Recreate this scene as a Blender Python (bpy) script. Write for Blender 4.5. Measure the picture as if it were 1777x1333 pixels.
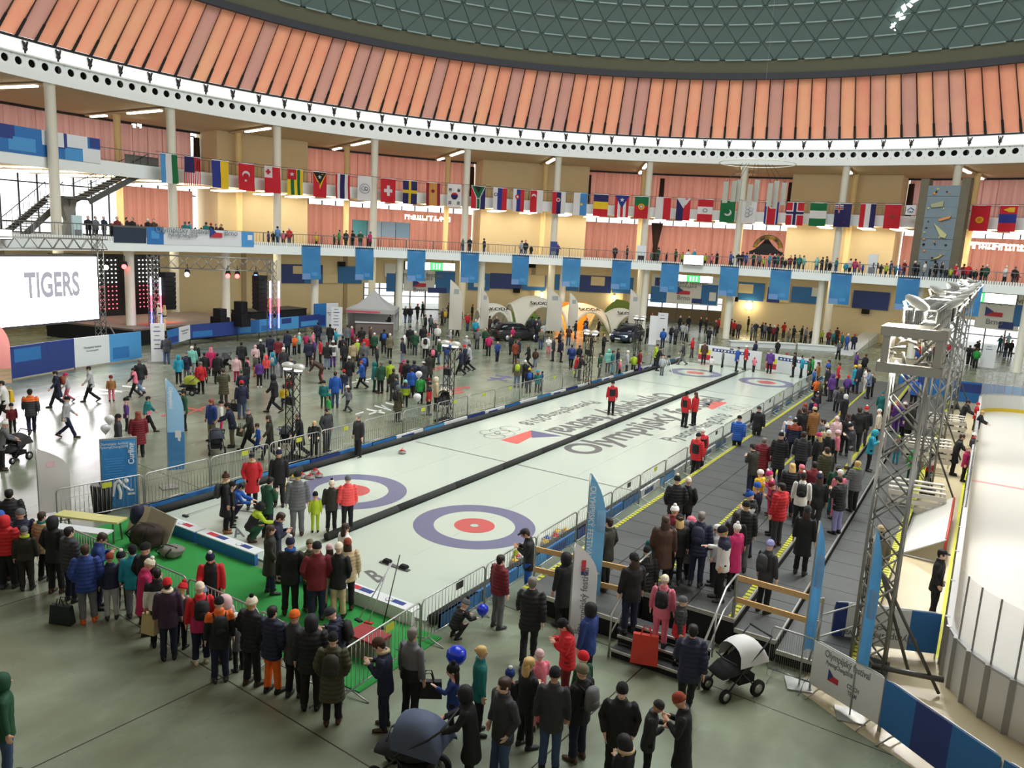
import bpy, bmesh, math, random
from mathutils import Vector, Matrix, Euler
random.seed(7)
for o in list(bpy.data.objects): bpy.data.objects.remove(o)
SC = bpy.context.scene
COL = SC.collection
# ------------------------------------------------------------------ camera
CAM = Vector((14.779, -18.372, 8.434)); YAW, PITCH, ROLL, FPX = -0.54677, 0.1804, 0.05386, 1344.45
IW, IH = 1777.0, 1333.0
_f = Vector((math.sin(YAW)*math.cos(PITCH), math.cos(YAW)*math.cos(PITCH), -math.sin(PITCH)))
_r = Vector((math.cos(YAW), -math.sin(YAW), 0)); _u = _r.cross(_f)
CR = _r*math.cos(ROLL)+_u*math.sin(ROLL); CU = -_r*math.sin(ROLL)+_u*math.cos(ROLL); CF = _f
cd = bpy.data.cameras.new('camera'); cam = bpy.data.objects.new('camera', cd); COL.objects.link(cam)
cam.matrix_world = Matrix(((CR.x, CU.x, -CF.x, CAM.x), (CR.y, CU.y, -CF.y, CAM.y), (CR.z, CU.z, -CF.z, CAM.z), (0, 0, 0, 1)))
cd.sensor_width = 36.0; cd.lens = 36.0*FPX/IW; cd.clip_start = 0.1; cd.clip_end = 500
SC.camera = cam
# ------------------------------------------------------------------ light
SC.view_settings.view_transform = 'Standard'; SC.view_settings.look = 'None'
SC.view_settings.gamma = 1.0; SC.view_settings.use_curve_mapping = False
SC.view_settings.exposure = 0.55
w = bpy.data.worlds.new('world'); SC.world = w; w.use_nodes = True
w.node_tree.nodes['Background'].inputs[0].default_value = (0.93, 0.97, 1.0, 1)
w.node_tree.nodes['Background'].inputs[1].default_value = 1.8
def spot(loc, target, energy, size=0.5, ang=80, color=(1, .96, .9), blend=.6):
    d = bpy.data.lights.new('spot', 'SPOT'); d.energy = energy; d.spot_size = math.radians(ang); d.spot_blend = blend
    d.shadow_soft_size = size; d.color = color
    o = bpy.data.objects.new('floodlight_beam', d); COL.objects.link(o); o.location = loc
    o.rotation_euler = (Vector(target)-Vector(loc)).to_track_quat('-Z', 'Y').to_euler(); return o
# daylight falling through the round skylight at the crown of the dome
sk = bpy.data.lights.new('skylight', 'AREA'); sk.shape = 'DISK'; sk.size = 36; sk.energy = 12500; sk.color = (.93, .98, 1.0)
sko = bpy.data.objects.new('skylight', sk); COL.objects.link(sko); sko.location = (2.452, 20.444, 42.5)
# floodlights that hang on the lighting truss between the stands and the rink
for (yy, tx, ty, e) in ((-1.2, 3.0, -7.0, 6500), (5, 1.5, 1, 5200), (12, 1, 16, 3000), (19, 19, 14, 5200), (25, 0, 30, 3000), (8, 18.5, 3, 6500), (30, 19, 28, 5200)):
    spot((13.75, yy, 7.7), (tx, ty, 0), e*.48, .35, 105)
# ------------------------------------------------------------------ places
HC = Vector((2.452, 20.444, 0.0)); R1, R2 = 40.342, 47.575; PH = math.degrees(-1.719)
def ray(u, v): return CF + CR*((u-IW/2)/FPX) - CU*((v-IH/2)/FPX)
def G(u, v, z=0.0):
    d = ray(u, v); return CAM + d*((z-CAM.z)/d.z)
def RC(u, v, R):                       # pixel -> azimuth (deg), height on the cylinder of radius R round the hall centre
    d = ray(u, v); ox, oy = CAM.x-HC.x, CAM.y-HC.y
    a = d.x*d.x+d.y*d.y; b = 2*(ox*d.x+oy*d.y); c = ox*ox+oy*oy-R*R
    t = (-b+math.sqrt(b*b-4*a*c))/(2*a); p = CAM+d*t
    return math.degrees(math.atan2(p.x-HC.x, p.y-HC.y)), p.z
def ZAT(u, v, x, y):                   # height at which the sight line passes over the place (x, y)
    d = ray(u, v); t = ((x-CAM.x)*d.x+(y-CAM.y)*d.y)/(d.x**2+d.y**2); return CAM.z+t*d.z
def P(az, R, z):
    a = math.radians(az); return Vector((HC.x+R*math.sin(a), HC.y+R*math.cos(a), z))
def proj(p):
    d = Vector(p)-CAM; z = d.dot(CF); return IW/2+FPX*d.dot(CR)/z, IH/2-FPX*d.dot(CU)/z
# ------------------------------------------------------------------ materials
MATS = {}
def mat(name, col, rough=.6, metal=0.0, var=0.0, scale=8.0, bump=0.0, emit=0.0, objcol=False, alpha=1.0, spec=.5, trans=0.0, stretch=(1, 1, 1), col2=None, detail=4, transl=0.0):
    if name in MATS: return MATS[name]
    m = bpy.data.materials.new(name); m.use_nodes = True; nt = m.node_tree; b = nt.nodes['Principled BSDF']
    b.inputs['Roughness'].default_value = rough; b.inputs['Metallic'].default_value = metal
    b.inputs['Specular IOR Level'].default_value = spec
    src = None
    if objcol:
        oi = nt.nodes.new('ShaderNodeObjectInfo'); src = oi.outputs['Color']
    else:
        b.inputs['Base Color'].default_value = (*col, 1)
    tc = None
    if var or bump or col2:
        tc = nt.nodes.new('ShaderNodeTexCoord'); mp = nt.nodes.new('ShaderNodeMapping'); mp.inputs['Scale'].default_value = stretch
        nt.links.new(tc.outputs['Object'], mp.inputs['Vector'])
        nz = nt.nodes.new('ShaderNodeTexNoise'); nz.inputs['Scale'].default_value = scale; nz.inputs['Detail'].default_value = detail
        nt.links.new(mp.outputs[0], nz.inputs['Vector'])
        if col2:
            mx = nt.nodes.new('ShaderNodeMix'); mx.data_type = 'RGBA'
            rp = nt.nodes.new('ShaderNodeMapRange'); rp.inputs[1].default_value = .35; rp.inputs[2].default_value = .65
            nt.links.new(nz.outputs['Fac'], rp.inputs[0]); nt.links.new(rp.outputs[0], mx.inputs[0])
            mx.inputs[6].default_value = (*col, 1); mx.inputs[7].default_value = (*col2, 1); src = mx.outputs[2]
        if var:
            hs = nt.nodes.new('ShaderNodeHueSaturation'); mr = nt.nodes.new('ShaderNodeMapRange')
            mr.inputs[3].default_value = 1-var; mr.inputs[4].default_value = 1+var
            nt.links.new(nz.outputs['Fac'], mr.inputs[0]); nt.links.new(mr.outputs[0], hs.inputs['Value'])
            if src: nt.links.new(src, hs.inputs['Color'])
            else: hs.inputs['Color'].default_value = (*col, 1)
            src = hs.outputs[0]
        if bump:
            bp = nt.nodes.new('ShaderNodeBump'); bp.inputs['Strength'].default_value = bump; bp.inputs['Distance'].default_value = .02
            nt.links.new(nz.outputs['Fac'], bp.inputs['Height']); nt.links.new(bp.outputs[0], b.inputs['Normal'])
    if src: nt.links.new(src, b.inputs['Base Color'])
    if emit:
        b.inputs['Emission Strength'].default_value = emit
        if src: nt.links.new(src, b.inputs['Emission Color'])
        else: b.inputs['Emission Color'].default_value = (*col, 1)
    if trans: b.inputs['Transmission Weight'].default_value = trans
    if alpha < 1: b.inputs['Alpha'].default_value = alpha
    if transl:
        tb_ = nt.nodes.new('ShaderNodeBsdfTranslucent'); ms = nt.nodes.new('ShaderNodeMixShader'); ms.inputs[0].default_value = transl
        if src: nt.links.new(src, tb_.inputs['Color'])
        else: tb_.inputs['Color'].default_value = (*col, 1)
        nt.links.new(b.outputs[0], ms.inputs[1]); nt.links.new(tb_.outputs[0], ms.inputs[2]); nt.links.new(ms.outputs[0], nt.nodes['Material Output'].inputs['Surface'])
    MATS[name] = m; return m
def srgb(r, g, b):
    f = lambda c: (c/255/12.92) if c/255 <= .04045 else ((c/255+.055)/1.055)**2.4
    return (f(r), f(g), f(b))
def flat(r, g, b, rough=.6, **k): return mat('c_%d_%d_%d_%d' % (r, g, b, int(rough*100)), srgb(r, g, b), rough, **k)
# ------------------------------------------------------------------ mesh building
class MB:
    def __init__(s): s.v = []; s.f = []; s.m = []; s.mi = 0
    def add(s, vs, fs):
        n = len(s.v); s.v += [tuple(x) for x in vs]; s.f += [tuple(i+n for i in f) for f in fs]; s.m += [s.mi]*len(fs); return s
    def box(s, c, d, rz=0.0, M=None):
        hx, hy, hz = d[0]/2, d[1]/2, d[2]/2
        vs = [Vector((x, y, z)) for x in (-hx, hx) for y in (-hy, hy) for z in (-hz, hz)]
        if M is None: M = Matrix.Rotation(rz, 3, 'Z')
        c = Vector(c); return s.add([c+M @ q for q in vs], [(0, 1, 3, 2), (4, 6, 7, 5), (0, 4, 5, 1), (2, 3, 7, 6), (0, 2, 6, 4), (1, 5, 7, 3)])
    def bar(s, a, b, w, h=None):
        a, b = Vector(a), Vector(b); h = h or w; d = b-a; L = d.length
        if L < 1e-6: return s
        q = d.to_track_quat('Y', 'Z').to_matrix(); return s.box((a+b)/2, (w, L, h), M=q)
    def tube(s, pts, r, n=8, cap=True, radii=None):
        pts = [Vector(q) for q in pts]; k = len(pts); vs = []
        up = None
        for i, q in enumerate(pts):
            d = (pts[min(i+1, k-1)]-pts[max(i-1, 0)]).normalized()
            if up is None: up = Vector((0, 0, 1)) if abs(d.z) < .9 else Vector((1, 0, 0))
            x = d.cross(up)
            if x.length < 1e-4: x = d.cross(Vector((0, 1, 0)))
            x.normalize(); y = x.cross(d); up = y
            rr = radii[i] if radii else r
            for j in range(n):
                a = 2*math.pi*j/n; vs.append(q+x*(rr*math.cos(a))+y*(rr*math.sin(a)))
        fs = [(i*n+j, i*n+(j+1) % n, (i+1)*n+(j+1) % n, (i+1)*n+j) for i in range(k-1) for j in range(n)]
        if cap: fs += [tuple(range(n-1, -1, -1)), tuple((k-1)*n+j for j in range(n))]
        return s.add(vs, fs)
    def cyl(s, c, r, h, n=16, r2=None): c = Vector(c); return s.tube([c, c+Vector((0, 0, h))], r, n, radii=[r, r if r2 is None else r2])
    def lathe(s, prof, n=16, c=(0, 0, 0)):
        c = Vector(c); vs = [c+Vector((r*math.cos(2*math.pi*j/n), r*math.sin(2*math.pi*j/n), z)) for r, z in prof for j in range(n)]
        k = len(prof); fs = [(i*n+j, i*n+(j+1) % n, (i+1)*n+(j+1) % n, (i+1)*n+j) for i in range(k-1) for j in range(n)]
        fs += [tuple(range(n-1, -1, -1)), tuple((k-1)*n+j for j in range(n))]
        return s.add(vs, fs)
    def ball(s, c, r, n=10, k=6, sc=(1, 1, 1), M=None):
        c = Vector(c); vs = []; M = M or Matrix.Identity(3)
        for i in range(1, k):
            t = math.pi*i/k
            for j in range(n):
                a = 2*math.pi*j/n; vs.append(c+M @ Vector((r*sc[0]*math.sin(t)*math.cos(a), r*sc[1]*math.sin(t)*math.sin(a), r*sc[2]*math.cos(t))))
        vs += [c+M @ Vector((0, 0, r*sc[2])), c-M @ Vector((0, 0, r*sc[2]))]; T = len(vs)
        fs = [(i*n+j, (i+1)*n+j, (i+1)*n+(j+1) % n, i*n+(j+1) % n) for i in range(k-2) for j in range(n)]
        fs += [(T-2, j, (j+1) % n) for j in range(n)] + [(T-1, (k-2)*n+(j+1) % n, (k-2)*n+j) for j in range(n)]
        return s.add(vs, fs)
    def poly(s, pts, th, nrm=(0, 0, 1)):           # flat outline with thickness along nrm
        nrm = Vector(nrm).normalized()*th; k = len(pts); vs = [Vector(q) for q in pts]; vs += [q+nrm for q in vs]
        return s.add(vs, [tuple(range(k-1, -1, -1)), tuple(range(k, 2*k))]+[(i, (i+1) % k, k+(i+1) % k, k+i) for i in range(k)])
    def arc(s, Ra, Rb, a0, a1, z0, z1, n=1):       # curved block round the hall axis
        vs = []
        for i in range(n+1):
            a = a0+(a1-a0)*i/n
            vs += [P(a, Ra, z0), P(a, Rb, z0), P(a, Rb, z1), P(a, Ra, z1)]
        fs = [(4*i+j, 4*i+(j+1) % 4, 4*i+4+(j+1) % 4, 4*i+4+j) for i in range(n) for j in range(4)]
        fs += [(0, 3, 2, 1), (4*n, 4*n+1, 4*n+2, 4*n+3)]
        return s.add(vs, fs)
    def mesh(s, name, mats, smooth=False):
        me = bpy.data.meshes.new(name); me.from_pydata([tuple(q) for q in s.v], [], s.f)
        for m in (mats if isinstance(mats, (list, tuple)) else [mats]): me.materials.append(m)
        if any(s.m): me.polygons.foreach_set('material_index', s.m)
        if smooth: me.polygons.foreach_set('use_smooth', [True]*len(me.polygons))
        bm = bmesh.new(); bm.from_mesh(me); bmesh.ops.recalc_face_normals(bm, faces=bm.faces); bm.to_mesh(me); bm.free()
        return me
    def obj(s, name, mats, parent=None, smooth=False, **k): return link(name, s.mesh(name, mats, smooth), parent, **k)
def link(name, data, parent=None, loc=None, rz=None, label=None, cat=None, group=None, kind=None, color=None):
    o = bpy.data.objects.new(name, data); COL.objects.link(o)
    if parent: o.parent = parent
    if loc is not None: o.location = loc
    if rz is not None: o.rotation_euler = (0, 0, rz)
    if color: o.color = (*color, 1)
    tag(o, label, cat, group, kind); return o
def tag(o, label=None, cat=None, group=None, kind=None):
    if label: o['label'] = label
    if cat: o['category'] = cat
    if group: o['group'] = group
    if kind: o['kind'] = kind
    return o
def thing(name, loc, label, cat, group=None, rz=0.0): return link(name, None, None, loc, rz, label, cat, group)
def dup(o, loc=None, rz=None, label=None, group=None, parent=None):
    c = o.copy(); COL.objects.link(c)
    if parent: c.parent = parent
    if loc is not None: c.location = loc
    if rz is not None: c.rotation_euler = (0, 0, rz)
    if label: c['label'] = label
    if group: c['group'] = group
    for ch in o.children: dup(ch, parent=c)
    return c
_txt = {}
def textmesh(body, size, mats, depth=.004, bold=0.0, align='CENTER', spacing=1.0):
    k = (body, size, depth, bold, align, mats.name)
    if k in _txt: return _txt[k]
    cu = bpy.data.curves.new('text', 'FONT'); cu.body = body; cu.size = size; cu.extrude = depth; cu.offset = bold; cu.align_x = align; cu.align_y = 'CENTER'; cu.space_character = spacing
    o = bpy.data.objects.new('text', cu); COL.objects.link(o)
    bpy.context.view_layer.update()
    me = bpy.data.meshes.new_from_object(o.evaluated_get(bpy.context.evaluated_depsgraph_get())); bpy.data.objects.remove(o); me.materials.clear(); me.materials.append(mats)
    _txt[k] = me; return me
def frame(o, origin, xdir, ydir):
    x = Vector(xdir).normalized(); y = Vector(ydir); y = (y-x*y.dot(x)).normalized(); z = x.cross(y)
    o.matrix_basis = Matrix(((x.x, y.x, z.x, origin[0]), (x.y, y.y, z.y, origin[1]), (x.z, y.z, z.z, origin[2]), (0, 0, 0, 1))); return o
# ================================================================== the hall
A0, A1 = -122.0, 46.0                                   # part of the round hall that can be seen
m_conc = mat('concrete_wall', srgb(222, 204, 164), .8, var=.05, scale=.4)
m_white = mat('white_paint', srgb(234, 240, 236), .5, var=.03, scale=1)
m_col = mat('column_paint', srgb(222, 218, 200), .5, var=.03, scale=1)
m_ceil = mat('gallery_ceiling', srgb(206, 190, 160), .85, var=.08, scale=.5)
m_gfloor = mat('gallery_floor', srgb(120, 110, 95), .6)
m_metal = mat('steel_rail', srgb(120, 120, 118), .4, .7)
m_dark = mat('dark_metal', srgb(45, 46, 46), .5, .3)
m_black = mat('black_fabric', srgb(16, 17, 19), .85)
m_lamp = mat('lamp_tube', (1, .93, .76), .5, emit=4.8)
def floor_material():
    m = bpy.data.materials.new('polished_concrete'); m.use_nodes = True; nt = m.node_tree; b = nt.nodes['Principled BSDF']; L = nt.links.new
    tc = nt.nodes.new('ShaderNodeTexCoord')
    n1 = nt.nodes.new('ShaderNodeTexNoise'); n1.inputs['Scale'].default_value = .16; n1.inputs['Detail'].default_value = 6; n1.inputs['Roughness'].default_value = .62
    n2 = nt.nodes.new('ShaderNodeTexNoise'); n2.inputs['Scale'].default_value = 1.1; n2.inputs['Detail'].default_value = 7; n2.inputs['Distortion'].default_value = .3
    n3 = nt.nodes.new('ShaderNodeTexNoise'); n3.inputs['Scale'].default_value = 9; n3.inputs['Detail'].default_value = 4
    mp = nt.nodes.new('ShaderNodeMapping'); mp.inputs['Scale'].default_value = (1, .35, 1); mp.inputs['Rotation'].default_value = (0, 0, .6)
    L(tc.outputs['Object'], mp.inputs[0])
    for n in (n1, n3): L(tc.outputs['Object'], n.inputs['Vector'])
    L(mp.outputs[0], n2.inputs['Vector'])
    r1 = nt.nodes.new('ShaderNodeValToRGB'); e = r1.color_ramp.elements
    e[0].position = .3; e[0].color = (*srgb(106, 110, 90), 1); e[1].position = .7; e[1].color = (*srgb(150, 162, 140), 1)
    e2 = r1.color_ramp.elements.new(.5); e2.color = (*srgb(130, 138, 117), 1)
    L(n1.outputs['Fac'], r1.inputs[0])
    r2 = nt.nodes.new('ShaderNodeValToRGB'); e = r2.color_ramp.elements
    e[0].position = .3; e[0].color = (*srgb(150, 138, 116), 1); e[1].position = .6; e[1].color = (1, 1, 1, 1)
    L(n2.outputs['Fac'], r2.inputs[0])
    mx = nt.nodes.new('ShaderNodeMix'); mx.data_type = 'RGBA'; mx.blend_type = 'MULTIPLY'; mx.inputs[0].default_value = .32
    L(r1.outputs[0], mx.inputs[6]); L(r2.outputs[0], mx.inputs[7])
    # saw-cut joints every six metres
    sp = nt.nodes.new('ShaderNodeSeparateXYZ'); mp2 = nt.nodes.new('ShaderNodeMapping'); mp2.inputs['Rotation'].default_value = (0, 0, math.radians(4)); mp2.inputs['Location'].default_value = (2.0, 3.32, 0)
    L(tc.outputs['Object'], mp2.inputs[0]); L(mp2.outputs[0], sp.inputs[0])
    prev = None
    for k in ('X', 'Y'):
        a = nt.nodes.new('ShaderNodeMath'); a.operation = 'PINGPONG'; a.inputs[1].default_value = 3.0; L(sp.outputs[k], a.inputs[0])
        c = nt.nodes.new('ShaderNodeMath'); c.operation = 'LESS_THAN'; c.inputs[1].default_value = .014; L(a.outputs[0], c.inputs[0])
        if prev:
            d = nt.nodes.new('ShaderNodeMath'); d.operation = 'MAXIMUM'; L(prev.outputs[0], d.inputs[0]); L(c.outputs[0], d.inputs[1]); prev = d
        else: prev = c
    mx2 = nt.nodes.new('ShaderNodeMix'); mx2.data_type = 'RGBA'; L(prev.outputs[0], mx2.inputs[0]); L(mx.outputs[2], mx2.inputs[6]); mx2.inputs[7].default_value = (*srgb(62, 56, 46), 1)
    L(mx2.outputs[2], b.inputs['Base Color'])
    rr = nt.nodes.new('ShaderNodeMapRange'); rr.inputs[3].default_value = .2; rr.inputs[4].default_value = .32; L(n2.outputs['Fac'], rr.inputs[0]); L(rr.outputs[0], b.inputs['Roughness'])
    bp = nt.nodes.new('ShaderNodeBump'); bp.inputs['Strength'].default_value = .015; L(n3.outputs['Fac'], bp.inputs['Height']); L(bp.outputs[0], b.inputs['Normal'])
    return m
f = MB(); N = 72
f.add([HC]+[P(360*i/N, 66, 0) for i in range(N)], [(0, 1+i, 1+(i+1) % N) for i in range(N)])
f.obj('floor', floor_material(), kind='structure')
# ---- ground storey: back wall behind the columns, with openings for the doors
RW = 52.0
holes = [(-61.8, -50.6, 0, 3.3), (-26.6, -15.6, 0, 3.35), (8.6, 19.5, 0, 3.3)]      # azimuth range of the three entrance bays
edges = sorted(set([A0, A1]+[a for h in holes for a in h[:2]]))
wb = MB()
for a, b in zip(edges[:-1], edges[1:]):
    h = next((h for h in holes if h[0] <= (a+b)/2 <= h[1]), None); n = max(1, int((b-a)/2))
    if h: wb.arc(RW, RW+.3, a, b, h[3], 6.5, n)
    else: wb.arc(RW, RW+.3, a, b, 0, 6.5, n)
wall_g = wb.obj('wall_ground', m_conc, kind='structure')
pil = mat('wall_pier', srgb(170, 152, 120), .8)
for az in range(-112, 44, 12):
    if any(h[0]-1 < az < h[1]+1 for h in holes): continue
    MB().arc(RW-.12, RW, az-.25, az+.25, 0, 6.4).obj('pier', pil, wall_g)
# entrance lobbies behind the doors: side walls, doors and glazing with daylight behind
m_glass = mat('door_glass', (.9, .95, 1), .05, alpha=.25)
m_alu = mat('aluminium', srgb(150, 148, 140), .4, .5)
for n_, (a, b, z0, z1) in enumerate(holes):
    s = MB()
    for az in (a, b): s.bar(P(az, RW+.15, z1/2), P(az, 57.5, z1/2), .2, z1)
    s.arc(RW+.3, 57.5, a-.3, b+.3, z1, z1+.2, 4)
    s.obj('wall_lobby', m_conc, kind='structure')
    d = MB(); k = 6
    for i in range(k+1):
        az = a+(b-a)*i/k; d.bar(P(az, 57.0, 0), P(az, 57.0, z1), .12)
    for z in (0.05, 1.55, 2.4, z1-.06): d.arc(56.95, 57.05, a, b, z-.05, z+.05, 6)
    dr = d.obj('door_%d' % (n_+1), m_alu, kind='structure')
    for i in range(k):
        w0 = a+(b-a)*i/k
        if n_ == 1: MB().arc(56.98, 57.02, w0, w0+(b-a)/k, .05, 1.5, 1).obj('door_panel', pil, dr)
        MB().arc(56.98, 57.02, w0, w0+(b-a)/k, 1.6 if n_ == 1 else .1, z1-.1, 1).obj('pane', m_glass, dr)
# ---- first gallery
gal = MB(); gal.arc(R1-.6, RW+10, A0, A1, 6.55, 7.0, 84); gal.obj('floor_gallery', [m_gfloor], kind='structure')
cgr = MB().arc(R1-.4, RW+.2, A0, A1, 6.46, 6.55, 84).obj('ceiling_ground', m_ceil, kind='structure')
for az in range(-116, 44, 4):
    MB().arc(43.5, 48.5, az, az+.5, 6.38, 6.44, 1).obj('lamp_panel', m_lamp, cgr)  # unseen glowing strips, added to brighten the wall under the gallery
fas = MB().arc(R1-.75, R1-.6, A0, A1, 6.44, 7.12, 84).obj('trim_1', m_white, kind='structure')
fas2 = MB()
for i in range(int((A1-A0)/.28)):
    az = A0+i*.28; fas2.arc(R1-.76, R1-.72, az, az+.17, 7.12, 7.4)
fas2.obj('toothed_strip', m_white, fas, kind='stuff')
def railing(name, R, z, h, step, label=None, bars=.42, a0=A0, a1=A1):
    r = MB(); n = int((a1-a0)/2)
    for zz, t in ((h, .06), (h*.12, .03)):
        r.arc(R-t/2, R+t/2, a0, a1, z+zz-t/2, z+zz+t/2, n)
    ro = r.obj(name, m_metal, kind='structure')
    b = MB(); az = a0
    while az < a1: b.bar(P(az, R, z), P(az, R, z+h), .018); az += bars
    b.obj('baluster', m_metal, ro, kind='stuff')
    az = a0
    while az < a1: MB().bar(P(az, R, z), P(az, R, z+h), .06).obj('rail_post', m_metal, ro); az += step
    return ro
railing('trim_2', R1-.62, 7.1, 1.05, 4.0)
# upper walls: glazed bays closed by pink curtains, plain blocks between them
RO = 62.0
m_curt = mat('pink_curtain', srgb(214, 152, 134), .9, var=.12, scale=.9, stretch=(1, 1, .12), transl=.22)
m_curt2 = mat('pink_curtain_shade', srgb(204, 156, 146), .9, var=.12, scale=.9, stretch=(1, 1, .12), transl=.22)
blocks = [(-76.2, -66.5, 57.2), (-46.0, -33.0, 57.2), (-9.3, 2.2, 57.2), (44, 46, 57)]
ub = MB()
for a, b, R in blocks: ub.arc(R, R+5, a, b, 7.0, 17.9, 5)
ub.obj('wall_upper', m_conc, kind='structure')
def curtain_bay(a, b, z0, z1, m, R=RO-.5):
    n = max(2, round((b-a)/1.35)); st = (b-a)/n
    for i in range(n):
        c = MB(); k = 8; vs = []
        for j in range(k+1):
            az = a+st*(i-.02+1.04*j/k); rr = R+.10*math.sin(j*2.4+i)
            vs += [P(az, rr, z0), P(az, rr, z1)]
        c.add(vs, [(2*j, 2*j+2, 2*j+3, 2*j+1) for j in range(k)])
        c.obj('curtain', m, curt)
curt = MB().arc(RO-.8, RO-.62, A0, A1, 17.7, 17.9, 60).obj('curtain_rail', m_dark)
tag(curt, 'dark curtain track with pink curtains around the gallery windows', 'curtains')
wins = [(-122, -76.4), (-66.3, -46.2), (-32.8, -9.5), (2.4, 44)]
fr = MB()
for a, b in wins:
    for z in (7.0, 7.9, 11.4, 12.9, 17.4): fr.arc(RO, RO+.15, a, b, z, z+.12, 14)
    az = a
    while az < b: fr.bar(P(az, RO+.05, 7), P(az, RO+.05, 17.9), .12); az += 1.5
fr.obj('window_1', m_dark, kind='structure')
curtain_bay(-122, -77, 13.0, 17.88, m_curt2)
curtain_bay(-83.5, -77, 7.0, 11.9, m_curt)
for (a, b) in wins[1:]:
    curtain_bay(a, b, 13.0, 17.88, m_curt2 if a > 0 else m_curt); curtain_bay(a, b, 7.0, 11.6, m_curt)
for az in (-76.6, -66.2, -46.5, -32.6, -9.6, 2.6, -24.0):   # dark gathered curtain ends
    MB().tube([P(az, RO-.9, 13), P(az, RO-.9, 17.3)], .35, 8, radii=[.38, .3]).obj('gathered_curtain', mat('dark_curtain', srgb(58, 42, 38), .9), curt, True)
MB().tube([P(-24.2, RO-1.2, 7), P(-24.2, RO-1.2, 9), P(-24.2, RO-1.2, 11.8)], .3, 10, radii=[.42, .3, .75]).obj('gathered_curtain', MATS['dark_curtain'], curt, True)
# ---- second gallery (mezzanine)
MB().arc(R2+.5, RO, A0, A1, 12.2, 12.6, 70).obj('floor_mezzanine', m_ceil, kind='structure')
MB().arc(R2+.45, R2+.6, A0, A1, 11.97, 13.04, 70).obj('trim_3', m_white, kind='structure')
railing('trim_4', R2+.55, 13.04, 1.0, 4.0, bars=.5)
# ---- top ceiling and ring beam with round holes
MB().arc(R2-.4, RO+.3, A0, A1, 17.92, 18.1, 84).obj('ceiling', m_ceil, kind='structure')
rb = MB(); rb.arc(R2-.55, R2-.35, A0, A1, 17.8, 18.42, 84); rb.arc(R2-.5, R2+1.2, A0, A1, 19.3, 19.4, 84)
ring = rb.obj('trim_5', m_white, kind='structure')
MB().arc(R2+.5, R2+.6, A0, A1, 18.1, 19.4, 84).obj('beam_void', m_dark, ring)
# one perforated web plate, repeated round the ring
def web_plate():
    b = MB(); half = .6*math.pi/180*(R2-.2); z0, z1, zc, rr = 18.4, 19.32, 18.86, .27; n = 16
    ring_i = [(rr*math.cos(2*math.pi*i/n), zc+rr*math.sin(2*math.pi*i/n)) for i in range(n)]
    ring_o = []
    for i in range(n):
        a = 2*math.pi*i/n; c, s = math.cos(a), math.sin(a); k = min(half/abs(c) if abs(c) > 1e-6 else 9, ((z1-zc)/abs(s)) if abs(s) > 1e-6 else 9)
        ring_o.append((c*k, zc+s*k))
    vs = [(x, y, z) for y in (0, .08) for (x, z) in ring_o+ring_i]
    fs = []
    for i in range(n):
        j = (i+1) % n; fs += [(i, j, n+j, n+i), (2*n+i, 3*n+i, 3*n+j, 2*n+j), (n+i, n+j, 3*n+j, 3*n+i)]
    b.add(vs, fs); return b.mesh('web_plate', m_white)
wp = web_plate()
for k in range(int((A1-A0)/1.2)):
    az = PH+.6+1.2*(k-20)
    if A0 < az < A1:
        o = link('web_plate', wp, ring, loc=P(az, R2-.25, 0)); o.rotation_euler = (0, 0, -math.radians(az)+math.pi)
# daylight strip above the beam: lit panes between black brackets
m_strip = mat('daylight_pane', (.9, .91, .88), .4, emit=.32)
strip = MB().arc(R2-.15, R2+.1, A0, A1, 20.32, 20.5, 84).obj('window_2', m_dark, kind='structure')
for k in range(-14, 60):
    a = PH+3*k+.75
    if A0 < a < A1:
        MB().arc(R2-.12, R2-.06, a+.06, a+2.94, 19.42, 20.32, 2).obj('pane', m_strip, strip)
        b = MB(); b.bar(P(a, R2-.2, 18.3), P(a, R2-.2, 20.2), .1); b.bar(P(a-.22, R2-.25, 20.25), P(a, R2-.25, 19.6), .09); b.bar(P(a+.22, R2-.25, 20.25), P(a, R2-.25, 19.6), .09)
        b.ball(P(a, R2-.25, 19.75), .16, 8, 5); b.obj('bracket', m_dark, strip)
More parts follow.
